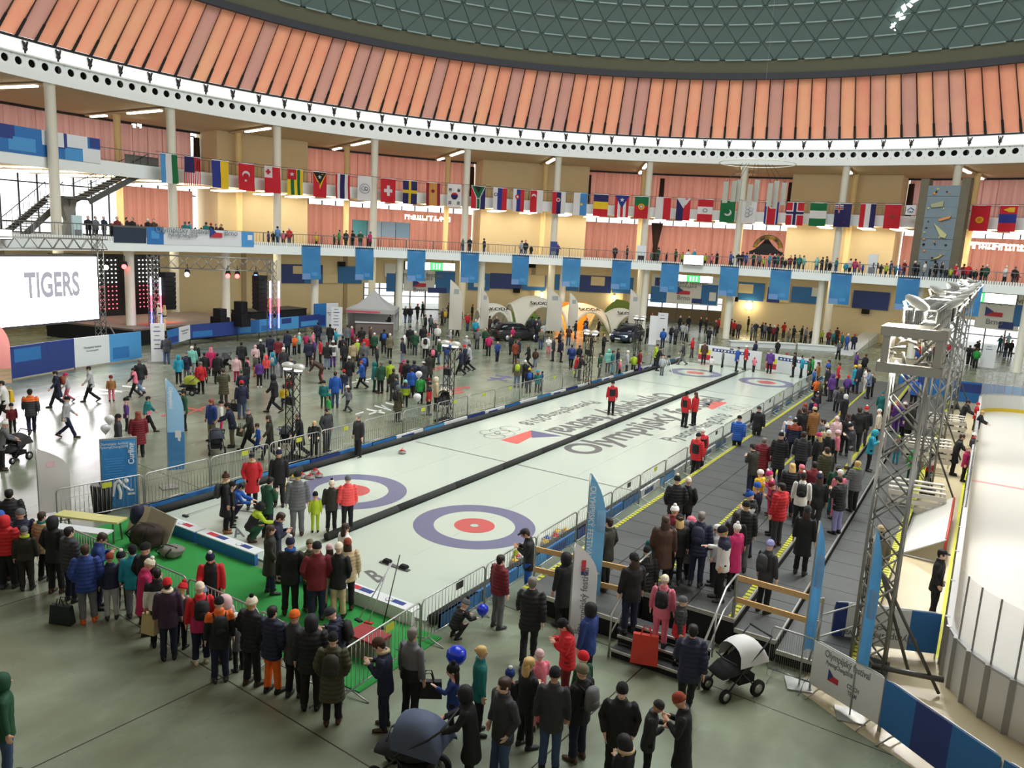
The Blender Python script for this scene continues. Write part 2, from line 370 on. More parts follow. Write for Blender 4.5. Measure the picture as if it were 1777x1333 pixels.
# ---- copper-coloured panels leaning in below the dome
cop = [mat('copper_panel_%d' % i, srgb(*c), .6, var=.26, scale=.6, col2=srgb(*c2), stretch=(1, 1, .5), transl=.27) for i, (c, c2) in enumerate((((238, 166, 130), (222, 146, 116)), ((232, 158, 124), (212, 138, 112)), ((222, 160, 134), (200, 142, 122)), ((236, 170, 130), (220, 150, 118)), ((204, 150, 132), (186, 136, 124))))]
RT, ZT = 42.67, 25.83
pan = MB().arc(R2-.1, R2+.2, A0, A1, 20.4, 20.5, 60); wall_c = pan.obj('wall_copper', m_dark, kind='structure')
st = 12/7
k = 0; az = A0
while az < A1:
    b = MB(); g = .035; rows = 4; vs = []
    for i in range(rows+1):
        t = i/rows; R = R2-.15+(RT-R2+.15)*t; z = 20.5+(ZT-.25-20.5)*t
        bul = .10*math.sin(math.pi*t)
        for q in (0, .33, .66, 1): vs.append(P(az+g*2+(st-4*g)*q, R-.05-bul*(1-abs(q-.5)), z))
    for i in range(rows+1):
        t = i/rows; R = R2-.15+(RT-R2+.15)*t; z = 20.5+(ZT-.25-20.5)*t
        for q in (0, 1): vs.append(P(az+g*2+(st-4*g)*q, R+.12, z))
    fs = [(i*4+j, i*4+j+1, i*4+j+5, i*4+j+4) for i in range(rows) for j in range(3)]
    o_ = 4*(rows+1)
    for i in range(rows): fs += [(i*4, i*4+4, o_+2*i+2, o_+2*i), (i*4+3, o_+2*i+1, o_+2*i+3, i*4+7)]
    b.add(vs, fs); b.obj('panel', random.choice(cop+cop[:2]), wall_c, True)
    MB().bar(P(az, R2-.12, 20.5), P(az, RT+.05, ZT-.05), .22, .22).obj('mullion', m_dark, wall_c); az += st
MB().arc(RT-.25, RT+.7, A0, A1, ZT-.45, ZT+.12, 100).obj('trim_6', mat('dark_trim', srgb(52, 52, 58), .7), kind='structure')
# ---- dome: plain lower ring, then rows of triangular panels between raised ribs
m_dome = mat('dome_paint', srgb(104, 124, 120), .5, var=.06, scale=.3)
m_rib = mat('dome_rib', srgb(128, 148, 142), .5)
RS, ZC = 55.22, -9.22
def D(az, th, off=0.0):
    t = math.radians(th); return P(az, (RS-off)*math.sin(t), ZC+(RS-off)*math.cos(t))
dm = MB(); n = 90
ths = [50.75, 49.0, 47.16, 45.32, 43.48, 41.64, 39.8, 37.96, 34, 30]
vs = [D(A0+(A1-A0)*i/n, t, -.25) for t in ths for i in range(n+1)]
dm.add(vs, [(r*(n+1)+i, r*(n+1)+i+1, (r+1)*(n+1)+i+1, (r+1)*(n+1)+i) for r in range(len(ths)-1) for i in range(n)])
dome = dm.obj('ceiling_dome', m_dome, kind='structure')
lo = MB(); vs = [D(A0+(A1-A0)*i/n, t, 0) for t in (50.75, 49.1) for i in range(n+1)]; lo.add(vs, [(i, i+1, n+2+i, n+1+i) for i in range(n)]); lo.obj('dome_band', mat('dome_band', srgb(112, 112, 92), .6), dome)
da = 3.3333
for r in range(6):
    t0, t1 = ths[1+r], ths[2+r]
    off = da/2 if r % 2 else 0
    def tri(pts, name):
        c = sum((Vector(q) for q in pts), Vector())/3; ins = [Vector(q)+(c-Vector(q))*.055 for q in pts]
        nrm = (Vector((HC.x, HC.y, ZC))-c).normalized()
        b = MB(); b.poly(ins, .1, -nrm); return b
    # build the two triangle kinds of this row once, about the hall axis, then turn copies of them
    up = tri([D(0, t0, .02), D(da, t0, .02), D(da/2, t1, .02)], 'u'); dn = tri([D(da/2, t1, .02), D(da, t0, .02), D(1.5*da, t1, .02)], 'd')
    for b in (up, dn):
        b.v = [tuple(Vector(q)-HC) for q in b.v]
    mu, md = up.mesh('dome_panel', m_dome), dn.mesh('dome_panel', m_dome)
    for i in range(int((A1-A0)/da)):
        az = A0+off+i*da
        for me in (mu, md):
            uu, vv = proj(D(az+da/2, (t0+t1)/2))
            if -60 < uu < 1840 and -40 < vv < 200:
                o = link('dome_panel', me, dome, loc=HC); o.rotation_euler = (0, 0, -math.radians(az))
rib = MB(); dia = MB()
for r in range(7):
    t0 = ths[1+r]; off = da/2 if r % 2 else 0
    for i in range(int((A1-A0)/da)):
        az = A0+off+i*da
        rib.bar(D(az+.12*da, t0, .06), D(az+.88*da, t0, .06), .16, .12)
        if r < 6:
            t1 = ths[2+r]; dia.bar(D(az, t0, .02), D(az+da/2, t1, .02), .07, .08); dia.bar(D(az+da, t0, .02), D(az+da/2, t1, .02), .07, .08)
rib.obj('rib', m_rib, dome, kind='stuff'); dia.obj('diagonal_rib', mat('dome_seam', srgb(84, 100, 96), .6), dome, kind='stuff')
# ---- the rest of the round hall, behind the viewer: plain walls, ceiling and dome up to the skylight
B0, B1 = A1, A0+360
MB().arc(RO, RO+.3, B0, B1, 0, 7.6, 60).obj('wall_back', m_white, kind='structure')
MB().arc(40.5, RO+.3, B0, B1, 6.5, 7.0, 60).obj('floor_gallery_back', m_gfloor, kind='structure')
MB().arc(R2-.4, RO+.3, B0, B1, 17.92, 18.1, 60).obj('ceiling_back', m_ceil, kind='structure')
bw = MB(); vs = []
for i in range(61):
    a = B0+(B1-B0)*i/60; vs += [P(a, R2-.4, 18), P(a, R2-.2, 20.4), P(a, RT, ZT)]
bw.add(vs, [(3*i+j, 3*i+3+j, 3*i+4+j, 3*i+1+j) for i in range(60) for j in range(2)]); bw.obj('wall_back_upper', mat('back_band', srgb(214, 190, 170), .7, transl=.3), kind='structure')
bd = MB(); tb2 = [50.75, 46, 42, 38, 34, 30]; vs = [D(B0+(B1-B0)*i/60, t, -.25) for t in tb2 for i in range(61)]
bd.add(vs, [(r*61+i, r*61+i+1, (r+1)*61+i+1, (r+1)*61+i) for r in range(5) for i in range(60)]); bd.obj('ceiling_dome_back', m_dome, kind='structure')
cr = MB(); tb3 = [30, 26, 22, 18.6]; vs = [D(360*i/72, t, -.25) for t in tb3 for i in range(72)]
cr.add(vs, [(r*72+i, r*72+(i+1) % 72, (r+1)*72+(i+1) % 72, (r+1)*72+i) for r in range(3) for i in range(72)]); cr.obj('ceiling_crown', m_dome, kind='structure')
# ---- columns: outer ring carries the first gallery, second ring runs from the floor to the top beam, third stands by the wall
g1 = 'white columns under the first gallery edge'; g2 = 'tall columns carrying the ring beam'; g3 = 'lit columns near the gallery wall'
def column(az, R, z0, z1, r, name='column'):
    b = MB(); b.lathe([(r*1.25, 0), (r*1.25, .08), (r, .12), (r, z1-z0-.25), (r*1.12, z1-z0-.2), (r*1.12, z1-z0)], 18)
    return b
c1 = column(0, 0, 0, 6.5, .33).mesh('column', m_col, True); c2 = column(0, 0, 0, 17.9, .36).mesh('column', m_col, True); c3 = column(0, 0, 7, 17.9, .3).mesh('column', mat('column_lamplit', srgb(232, 206, 150), .5), True)  # yellow lamp light on the third ring is put into its colour
nm = ['by the big video screen', 'beside the stage', 'right of the stage', 'by the grey tent and daylight door', 'behind the plaza crowd, next to the parked dark estate car', 'between two arched tents', 'left of the middle entrance doors', 'right of the middle entrance doors', 'in front of the low white wall', 'behind the lighting truss']
for k in range(0, 12):
    az = PH+12*k
    if not A0 < az < A1: continue
    t = nm[k] if 0 <= k < 10 else 'near the far edge of the picture'
    link('column', c1, None, P(az, R1, 0), None, 'white round ground-floor column ' + t, 'column', g1)
    link('column', c2, None, P(az, R2, 0), None, 'tall white column up to the ring beam, %s of the tall row from the left' % (['first', 'second', 'third', 'fourth', 'fifth', 'sixth', 'seventh', 'eighth', 'ninth', 'tenth', 'eleventh', 'twelfth', 'last'][max(0, k)]), 'column', g2)
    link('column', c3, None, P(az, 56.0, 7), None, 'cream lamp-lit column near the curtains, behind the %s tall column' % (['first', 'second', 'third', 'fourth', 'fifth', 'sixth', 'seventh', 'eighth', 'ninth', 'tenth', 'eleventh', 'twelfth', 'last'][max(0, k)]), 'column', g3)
    # fluorescent battens along the ceiling beside each column
    tl = thing('ceiling_batten', P(az-.25, 52, 17.8), 'row of bright ceiling tubes running back beside the %s tall column' % (['first', 'second', 'third', 'fourth', 'fifth', 'sixth', 'seventh', 'eighth', 'ninth', 'tenth', 'eleventh', 'twelfth', 'last'][max(0, k)]), 'ceiling light', 'ceiling tube lights')
    b = MB(); b.bar(P(az-.28, 48.2, 17.78)-tl.location, P(az-.28, 60.5, 17.78)-tl.location, .5, .12); b.obj('housing', m_ceil, tl)
    for (ra, rb_) in ((48.6, 51.1), (51.3, 53.6), (57.3, 59.8)):
        b = MB(); b.bar(P(az-.28, ra, 17.66)-tl.location, P(az-.28, rb_, 17.66)-tl.location, .3, .12); b.obj('tube', m_lamp, tl)
    for da_, wd_ in ((-3, 'left of'), (1.5, 'right of'), (5, 'well right of')):
        MB().arc(51, 56, az+da_, az+da_+1.3, 11.86, 11.96, 1).obj('lamp_panel', m_lamp, None, label='glowing panel light under the upper gallery, %s the %s tall column' % (wd_, ['first', 'second', 'third', 'fourth', 'fifth', 'sixth', 'seventh', 'eighth', 'ninth', 'tenth', 'eleventh', 'twelfth', 'last'][max(0, k)]), cat='ceiling light', group='panel lights under the upper gallery')
# ================================================================== people: meshes first, while the scene is nearly empty
from mathutils import noise as mnoise
HID = [o for o in bpy.data.objects if o.name != 'camera']
PAL = dict(bk=(20, 21, 24), dk=(52, 53, 57), gy=(100, 102, 106), lg=(172, 174, 176), wh=(226, 224, 218), nv=(26, 32, 58), bl=(30, 84, 170), db=(34, 60, 128), lb=(96, 150, 210), tq=(30, 150, 176), te=(16, 110, 108),
    mi=(130, 206, 190), gn=(40, 150, 62), dg=(22, 72, 46), lm=(172, 196, 40), ye=(222, 186, 32), yg=(150, 160, 30), og=(226, 104, 32), rd=(196, 30, 38), dr=(112, 22, 34), pk=(226, 120, 140), pp=(222, 186, 188), mg=(190, 36, 98), co=(240, 84, 84), pu=(92, 52, 132),
    lv=(140, 140, 186), be=(196, 176, 138), cr=(226, 214, 190), br=(72, 48, 36), tb=(150, 104, 56), ol=(70, 68, 46), kh=(110, 104, 82), je=(62, 82, 116), lj=(112, 130, 158), ob=(44, 42, 34), bd=(206, 172, 110), hb=(58, 40, 28), hg=(120, 114, 106), hk=(24, 20, 18), dp=(58, 36, 62), tt=(140, 60, 40))
WORD = dict(bk='black', dk='dark grey', gy='grey', lg='light grey', wh='white', nv='navy', bl='blue', db='dark blue', lb='light blue', tq='turquoise', te='teal', mi='mint green', gn='green', dg='dark green', lm='lime yellow', ye='yellow', yg='olive yellow', og='orange', rd='red', dr='dark red', pk='pink', pp='pale pink', mg='magenta', co='coral', pu='purple',
    lv='lavender', be='beige', cr='cream', br='brown', tb='tan', ol='olive', kh='khaki', je='denim', lj='pale denim', ob='dark olive', bd='blond', hb='brown', hg='grey', hk='dark', dp='dark plum', tt='auburn')
PC = {k: srgb(*v) for k, v in PAL.items()}
m_skin = mat('skin', (1, 1, 1), .55, objcol=True); m_eye = mat('eye_dark', srgb(40, 28, 24), .4); m_lip = mat('lips', srgb(170, 96, 84), .5)
m_cl = mat('jacket_cloth', (1, 1, 1), .72, objcol=True, var=.16, scale=7, bump=.25); m_tr = mat('trouser_cloth', (1, 1, 1), .85, objcol=True, var=.18, scale=9, bump=.2)
m_kn = mat('knit', (1, 1, 1), .95, objcol=True, var=.25, scale=60, bump=.5); m_hr = mat('hair', (1, 1, 1), .6, objcol=True, var=.3, scale=50, stretch=(1, 1, .15)); m_sh = mat('shoe', (1, 1, 1), .6, objcol=True)
def loft(mb, pts, rx, ry, xd=(1, 0, 0), n=12):
    pts = [Vector(q) for q in pts]; k = len(pts); xd = Vector(xd); vs = []
    for i, q in enumerate(pts):
        d = (pts[min(i+1, k-1)]-pts[max(i-1, 0)]).normalized(); x = (xd-d*xd.dot(d)).normalized(); y = d.cross(x)
        for j in range(n):
            a = 2*math.pi*j/n; vs.append(q+x*(rx[i]*math.cos(a))+y*(ry[i]*math.sin(a)))
    fs = [(i*n+j, i*n+(j+1) % n, (i+1)*n+(j+1) % n, (i+1)*n+j) for i in range(k-1) for j in range(n)]
    fs += [tuple(range(n-1, -1, -1)), tuple((k-1)*n+j for j in range(n))]
    mb.add(vs, fs)
ARMS = dict(  # (upper arm direction, forearm direction) as (outward, forward, up), left then right
 std=[((.2, 0, -1), (.08, .15, -1))]*2, pok=[((.36, -.16, -1), (-.3, .5, -1))]*2, pho=[((.2, .22, -1), (-.55, .6, .42))]*2,
 wlk=[((.18, .38, -1), (.02, .7, -.8)), ((.18, -.42, -1), (.06, -.05, -1))], lea=[((.18, .5, -1), (-.12, .95, -.4))]*2,
 ris=[((.2, .05, -1), (.05, .2, -1)), ((.25, .85, -.1), (-.35, .25, .9))], cro=[((.2, .6, -.8), (-.25, .9, -.2))]*2, sit=[((.2, .35, -1), (-.1, .9, -.35))]*2,
 ben=[((.1, .5, -1), (-.05, .5, -1))]*2, hug=[((.28, .2, -1), (-.85, .6, .1))]*2, rea=[((.22, .65, -.7), (0, .75, .6)), ((.2, 0, -1), (.05, .3, -1))], dwn=[((.2, .05, -1), (.05, .2, -1)), ((.18, .25, -1), (-.2, .8, .1))])
LEAN = dict(lea=12, cro=30, ben=52, pho=4, wlk=5, sit=6)
def skel(kid, pose):
    S = {}
    if kid: hz = dict(an=.06, kn=.31, hip=.575, pel=.60, wai=.70, che=.85, sh=.945, nk=.985, hd=1.082); sw, hw, ul, fl, hl, hs = .125, .068, .19, .165, .12, .87
    else: hz = dict(an=.08, kn=.495, hip=.905, pel=.95, wai=1.09, che=1.32, sh=1.435, nk=1.49, hd=1.632); sw, hw, ul, fl, hl, hs = .185, .092, .285, .255, .185, 1.0
    k = hz['hip']/.905; dz = 0
    S['k'] = k; S['hs'] = hs; S['hl'] = hl
    if pose == 'cro': dz = -.50*k
    if pose == 'sit': dz = -.42*k
    if pose == 'ben': dz = -.06*k
    if pose == 'wlk': dz = -.02*k
    pel = Vector((0, 0, hz['pel']+dz)); RX = Matrix.Rotation(-math.radians(LEAN.get(pose, 0)), 3, 'X'); S['RX'] = RX
    up = lambda z, x=0, y=0: pel+RX @ Vector((x, y, z-hz['pel']))
    S['pel'] = pel; S['wai'] = up(hz['wai']); S['che'] = up(hz['che']); S['nk'] = up(hz['nk']); S['up'] = up
    hd = math.radians({'pho': -22, 'dwn': -18, 'cro': 5, 'ben': 25, 'lea': 2}.get(pose, 0)); HM = RX @ Matrix.Rotation(hd, 3, 'X'); S['HM'] = HM
    S['hd'] = up(hz['nk'])+HM @ Vector((0, .02*hs, hz['hd']-hz['nk']))
    S['arm'] = []
    for i, sgn in ((0, -1), (1, 1)):
        a, b = ARMS[pose][i]; s = up(hz['sh'], sgn*sw); A = Vector((sgn*a[0], a[1], a[2])).normalized(); B = Vector((sgn*b[0], b[1], b[2])).normalized()
        e = s+A*ul; wv = e+B*fl; S['arm'].append((s, e, wv, B, sgn))
    S['leg'] = []
    for i, sgn in ((0, -1), (1, 1)):
        h = Vector((sgn*hw, 0, hz['hip']+dz)); fy = 0
        if pose == 'wlk': kn = Vector((sgn*hw, (.16 if sgn > 0 else .06)*k, hz['kn']-.01)); an = Vector((sgn*hw*.9, (.30 if sgn > 0 else -.30)*k, hz['an']+(0 if sgn > 0 else .07*k)))
        elif pose == 'cro': kn = Vector((sgn*hw*1.8, .36*k, hz['hip']*.58)); an = Vector((sgn*hw*1.3, .02, hz['an']))
        elif pose == 'sit': kn = Vector((sgn*hw*1.1, .42*k, hz['kn'])); an = Vector((sgn*hw*1.1, .42*k, hz['an']))
        elif pose == 'ben': kn = Vector((sgn*hw*1.3, .10*k, hz['kn'])); an = Vector((sgn*hw*1.4, -.02, hz['an']))
        elif pose in ('pok', 'hug', 'dwn'): kn = Vector((sgn*hw*1.05, .02, hz['kn'])); an = Vector((sgn*hw*(1.25 if sgn > 0 else 1.0), .04 if sgn > 0 else -.03, hz['an']))
        else: kn = Vector((sgn*hw*1.05, .015, hz['kn'])); an = Vector((sgn*hw*1.15, -.01, hz['an']))
        S['leg'].append((h, kn, an, sgn))
    return S
def voxel(mb, size, smooth=2, mats=(), fn=None, name='mesh'):
    me0 = mb.mesh('tmp', []); o = bpy.data.objects.new('tmp', me0); COL.objects.link(o)
    r = o.modifiers.new('r', 'REMESH'); r.mode = 'VOXEL'; r.voxel_size = size; r.use_smooth_shade = True
    s = o.modifiers.new('s', 'SMOOTH'); s.iterations = smooth; s.factor = .5
    bpy.context.view_layer.update()
    me = bpy.data.meshes.new_from_object(o.evaluated_get(bpy.context.evaluated_depsgraph_get())); bpy.data.objects.remove(o); bpy.data.meshes.remove(me0)
    me.name = name; me.materials.clear()
    for m in mats: me.materials.append(m)
    if fn:
        ns = [v.normal.copy() for v in me.vertices]
        for v, n_ in zip(me.vertices, ns): v.co += n_*fn(v.co)
    me.polygons.foreach_set('use_smooth', [True]*len(me.polygons)); return me
_pm = {}
def hand(mb, w, d, sgn, hl, curl=.5):
    d = d.normalized(); side = Vector((0, 1, 0)) if abs(d.y) < .7 else Vector((-sgn, 0, 0)); side = (side-d*side.dot(d)).normalized(); nrm = d.cross(side)*sgn
    k = hl/.185; palm = w+d*.05*k
    mb.ball(palm, .045*k, 10, 6, (1, 1, 1), Matrix((side*1.0, nrm*.45, d*1.15)).transposed())
    for i, L in enumerate((.07, .082, .076, .058)):
        b = w+d*.085*k+side*((1.5-i)*.021*k); p1 = b+d*L*.5*k-nrm*0; p2 = p1+(d*(1-curl*.6)-nrm*curl).normalized()*L*.5*k
        mb.tube([b-d*.02*k, p1, p2], .0095*k, 6, radii=[.0105*k, .0098*k, .008*k])
    t0 = w+d*.03*k+side*.035*k; mb.tube([t0, t0+(d*.6+side*.8).normalized()*.035*k, t0+(d*.9+side*.45-nrm*.4).normalized()*.068*k], .011*k, 6, radii=[.013*k, .0115*k, .009*k])
def body_mesh(kid, pose):
    key = ('b', kid, pose)
    if key in _pm: return _pm[key]
    S = skel(kid, pose); mb = MB(); k = S['k']; hs = S['hs']; M = S['HM']; c = S['hd']
    H = lambda x, y, z: c+M @ Vector((x*hs, y*hs, z*hs))
    mb.ball(H(0, -.008, .018), .1, 14, 10, (.78*hs, .97*hs, 1.06*hs), M); mb.ball(H(0, .022, -.05), .075, 12, 8, (.78*hs, .82*hs, .95*hs), M)   # skull, jaw
    mb.tube([H(0, .085, .012), H(0, .112, -.028)], .014, 6, radii=[.011*hs, .019*hs]); mb.tube([H(-.016, .088, -.055), H(.016, .088, -.055)], .011*hs, 6)
    for s in (-1, 1): mb.ball(H(s*.08, -.008, -.005), .03*hs, 8, 6, (.4, .7, 1.1), M)
    mb.tube([S['nk']-Vector((0, 0, .03)), S['hd']-M @ Vector((0, .01, .05))], .056*hs, 10)
    loft(mb, [S['pel']-Vector((0, 0, .08*k)), S['pel'], S['wai'], S['che'], S['up'](1.41*k if not kid else .925), S['nk']], [.11*k, .145*k, .125*k, .15*k, .15*k, .05], [.08*k, .1*k, .09*k, .1*k, .075*k, .05])
    for (s, e, w_, d, sg) in S['arm']:
        mb.tube([s, (s+e)/2, e, (e+w_)/2, w_, w_+d*.03], .04, 8, radii=[.052*k, .047*k, .04*k, .04*k, .029*k, .028*k]); hand(mb, w_, d, sg, S['hl'], .6 if pose in ('pho', 'hug', 'ris', 'lea') else .35)
    for (h, kn, an, sg) in S['leg']: mb.tube([h, (h+kn)/2, kn, kn*.65+an*.35, an, an+Vector((0, .03, -.03))], .07, 10, radii=[.085*k, .078*k, .055*k, .056*k, .04*k, .04*k])
    me = voxel(mb, .0115 if not kid else .0105, 1, [m_skin, m_eye, m_lip], name='person')
    for p_ in me.polygons:
        q = M.transposed() @ (p_.center-c)/hs
        if q.y > .06:
            if abs(abs(q.x)-.032) < .014 and abs(q.z-.012) < .008: p_.material_index = 1
            elif abs(q.x) < .026 and abs(q.z+.056) < .008: p_.material_index = 2
            elif abs(abs(q.x)-.034) < .02 and abs(q.z-.036) < .005: p_.material_index = 1
    _pm[key] = me; return me
def jacket_mesh(kid, pose, ln, puff):
    key = ('j', kid, pose, ln, puff)
    if key in _pm: return _pm[key]
    S = skel(kid, pose); mb = MB(); k = S['k']; e_ = .014*k if puff else 0.0; up = S['up']; Z = (lambda z: z) if not kid else (lambda z: .60+(z-.95)*.645)
    kw = k*1.08 if kid else k
    hem = {'s': .86, 'm': .74, 'l': .52}[ln]
    zs = [hem, (hem+1.02)/2, 1.06, 1.20, 1.33, 1.42, 1.475, 1.53]
    rx = [.200 if ln != 'l' else .225, .192 if ln != 'l' else .205, .182, .192, .205, .185, .10, .088]; ry = [.148 if ln != 'l' else .175, .140, .128, .136, .138, .112, .088, .09]
    if pose in ('cro', 'sit', 'ben'): zs[0] = .9; zs[1] = .98
    pts = []
    for z in zs:
        if Z(z) < S_pel(kid): q = S['pel']+Vector((0, -.01, Z(z)-S_pel(kid)))
        else: q = up(Z(z))
        pts.append(q)
    loft(mb, pts, [r*kw+e_ for r in rx], [r*kw+e_ for r in ry], n=16)
    for (s, e, w_, d, sg) in S['arm']:
        s2 = s-Vector((sg*.03*k, 0, .0)); wr = w_-d*.005
        mb.tube([s2, s+(e-s)*.15, (s+e)/2, e, (e+w_)/2, wr], .06, 10, radii=[(r*kw+e_) for r in (.078, .076, .066, .06, .056, .047)])
    if pose in ('cro',):
        pass
    rnd = random.random()*50
    def fn(c):
        q = Vector((c.x*9+rnd, c.y*9, c.z*5)); a = mnoise.noise(q)*.008+mnoise.noise(q*2.3)*.004
        if puff: a += .0065*math.sin(c.z*2*math.pi/(.085*k))
        return a*k
    me = voxel(mb, .019 if not kid else .015, 2, [m_cl], fn, 'jacket'); _pm[key] = me; return me
def S_pel(kid): return .60 if kid else .95
def trouser_mesh(kid, pose):
    key = ('t', kid, pose)
    if key in _pm: return _pm[key]
    S = skel(kid, pose); mb = MB(); k = S['k']
    loft(mb, [S['pel']-Vector((0, 0, .10*k)), S['pel'], S['up'](S_pel(kid)+.07*k)], [.135*k, .165*k, .15*k], [.11*k, .122*k, .112*k], n=14)
    for (h, kn, an, sg) in S['leg']:
        a2 = an-(an-kn).normalized()*(.0 if kid else .03)*k
        mb.tube([h+Vector((0, 0, .03*k)), h, (h+kn)/2, kn, (kn+an)/2, a2], .08, 12, radii=[r*k for r in (.1, .102, .09, .074, .07, .07)])
    rnd = random.random()*50
    fn = lambda c: (mnoise.noise(Vector((c.x*8+rnd, c.y*8, c.z*9)))*.009+mnoise.noise(Vector((c.x*20, c.y*20, c.z*22)))*.003)*k
    me = voxel(mb, .018 if not kid else .014, 2, [m_tr], fn, 'trousers'); _pm[key] = me; return me
def shoe_mesh(kid, pose):
    key = ('s', kid, pose)
    if key in _pm: return _pm[key]
    S = skel(kid, pose); mb = MB(); k = S['k']
    for (h, kn, an, sg) in S['leg']:
        tilt = -.5 if (pose == 'wlk' and sg < 0) else 0.0
        M = Matrix.Rotation(tilt, 3, 'X') @ Matrix.Rotation(-sg*.14, 3, 'Z')
        T = lambda x, y, z: an+M @ Vector((x*k, y*k, z*k-(.08*k if not kid else .06)))
        loft(mb, [T(0, -.075, .05), T(0, -.05, .045), T(0, .04, .042), T(0, .13, .036), T(0, .185, .028)], [.03*k, .045*k, .045*k, .05*k, .03*k], [.046*k, .044*k, .042*k, .034*k, .024*k], n=10)
        mb.tube([T(0, -.02, .05), an+Vector((0, 0, .06*k))], .055*k, 10)
    me = mb.mesh('shoes', m_sh, True); _pm[key] = me; return me
def hat_mesh(kind):
    if ('h', kind) in _pm: return _pm[('h', kind)]
    mb = MB(); n = 16
    def shell(pr, cy=-.006, sy=1.22):       # (radius, z) rings, oval in y
        vs = [(r*math.cos(2*math.pi*j/n), cy+r*sy*math.sin(2*math.pi*j/n), z) for r, z in pr for j in range(n)]
        fs = [(i*n+j, i*n+(j+1) % n, (i+1)*n+(j+1) % n, (i+1)*n+j) for i in range(len(pr)-1) for j in range(n)]+[tuple((len(pr)-1)*n+j for j in range(n)), tuple(range(n-1, -1, -1))]
        mb.add(vs, fs)
    if kind == 'beanie': shell([(.086, .018), (.094, .02), (.096, .055), (.091, .06), (.088, .085), (.074, .118), (.045, .142), (.012, .152)])
    elif kind == 'band': shell([(.083, .022), (.091, .022), (.091, .062), (.083, .064)])
    elif kind == 'cap':
        shell([(.086, .04), (.088, .075), (.074, .108), (.04, .126), (.008, .13)])
        mb.poly([(-.07, .085, .045), (-.065, .13, .04), (-.035, .17, .034), (.035, .17, .034), (.065, .13, .04), (.07, .085, .045)], .008)
    elif kind == 'hair': 
        shell([(.084, -.02), (.0865, .03), (.087, .06), (.08, .098), (.06, .118), (.03, .128), (.005, .13)], -.016, 1.17)
        mb.ball((0, -.055, -.025), .07, 12, 8, (.98, .72, .95))
    elif kind == 'long':
        shell([(.088, -.01), (.09, .03), (.09, .06), (.082, .1), (.06, .122), (.03, .132), (.005, .134)], -.016, 1.17)
        loft(mb, [(0, -.05, .06), (0, -.068, -.04), (0, -.08, -.14), (0, -.085, -.25), (0, -.08, -.31)], [.08, .096, .098, .085, .04], [.05, .055, .05, .04, .02])
    elif kind == 'pony':
        shell([(.085, -.015), (.0865, .03), (.087, .06), (.08, .098), (.06, .118), (.03, .128), (.005, .13)], -.016, 1.17)
        mb.ball((0, -.118, .06), .036, 10, 8)
    elif kind == 'hood':
        shell([(.10, -.12), (.112, -.06), (.115, 0), (.112, .05), (.1, .095), (.07, .13), (.03, .148), (.006, .152)], -.03, 1.13)
    elif kind == 'fur':
        mb.tube([(.105*math.cos(t), -.02+.1*math.sin(t), -.10+.03*math.sin(t)) for t in [2*math.pi*i/16 for i in range(17)]], .035, 8)
    elif kind == 'pompom':
        for i in range(40):
            t = math.acos(1-2*(i+.5)/40); a = 2.4*i; d = Vector((math.sin(t)*math.cos(a), math.sin(t)*math.sin(a), math.cos(t)))
            mb.ball(d*.026, .02, 5, 4)
    elif kind == 'scarf':
        mb.tube([(.085*math.cos(t), .005+.085*math.sin(t), .01*math.sin(2*t)) for t in [2*math.pi*i/14 for i in range(15)]], .034, 8)
    elif kind == 'pack':
        loft(mb, [(0, -.21, -.20), (0, -.22, -.17), (0, -.225, 0), (0, -.215, .15), (0, -.19, .2)], [.1, .14, .148, .13, .06], [.05, .085, .095, .08, .04], n=12)
        mb.ball((0, -.30, -.08), .09, 10, 6, (1.1, .4, .95))
    elif kind == 'straps':
        for s in (-1, 1): mb.tube([(s*.1, -.16, .14), (s*.115, -.03, .185), (s*.12, .11, .1), (s*.13, .135, -.06), (s*.14, 0, -.19), (s*.11, -.15, -.17)], .018, 6)
    me = mb.mesh(kind, {'beanie': m_kn, 'band': m_kn, 'pompom': m_kn, 'scarf': m_kn, 'cap': m_cl, 'hood': m_cl, 'pack': m_cl, 'straps': m_cl, 'fur': m_hr}.get(kind, m_hr), True)
    _pm[('h', kind)] = me; return me
def panel_mesh(kid, pose, ln, puff, which):        # a differently coloured panel of a jacket, lying on it
    key = ('p', kid, pose, ln, puff, which)
    if key in _pm: return _pm[key]
    src = jacket_mesh(kid, pose, ln, puff); S = skel(kid, pose); RXt = S['RX'].transposed(); k = S['k']; z0 = S['pel']; ap = S['arm']
    def armd(c): return min((c-(a+(b-a)*max(0, min(1, (c-a).dot(b-a)/(b-a).length_squared)))).length for s, e, w_, d, sg in ap for a, b in ((s+(e-s)*.12, e), (e, w_)))
    T = {'yoke': lambda q, c: q.z > .36*k, 'hem': lambda q, c: q.z < .13*k and armd(c) > .085*k, 'belt': lambda q, c: .02*k < q.z < .12*k and armd(c) > .09*k, 'sleeves': lambda q, c: armd(c) < .085*k and q.z < .42*k, 'front': lambda q, c: q.y > .03*k and abs(q.x) < .13*k and armd(c) > .075*k,
         'back': lambda q, c: q.y < -.03*k and abs(q.x) < .15*k and .05*k < q.z < .40*k and armd(c) > .06*k, 'sides': lambda q, c: abs(q.x) > .12*k and armd(c) > .075*k and q.z < .36*k}[which]
    keep = [p_ for p_ in src.polygons if T(RXt @ (p_.center-z0), p_.center)]; ids = {}; vs = []; fs = []
    for p_ in keep:
        f_ = []
        for i in p_.vertices:
            if i not in ids: ids[i] = len(vs); v = src.vertices[i]; vs.append(tuple(v.co+v.normal*.004))
            f_.append(ids[i])
        fs.append(tuple(f_))
    me = bpy.data.meshes.new('jacket_panel'); me.from_pydata(vs, [], fs); me.materials.append(m_cl); me.polygons.foreach_set('use_smooth', [True]*len(fs)); _pm[key] = me; return me
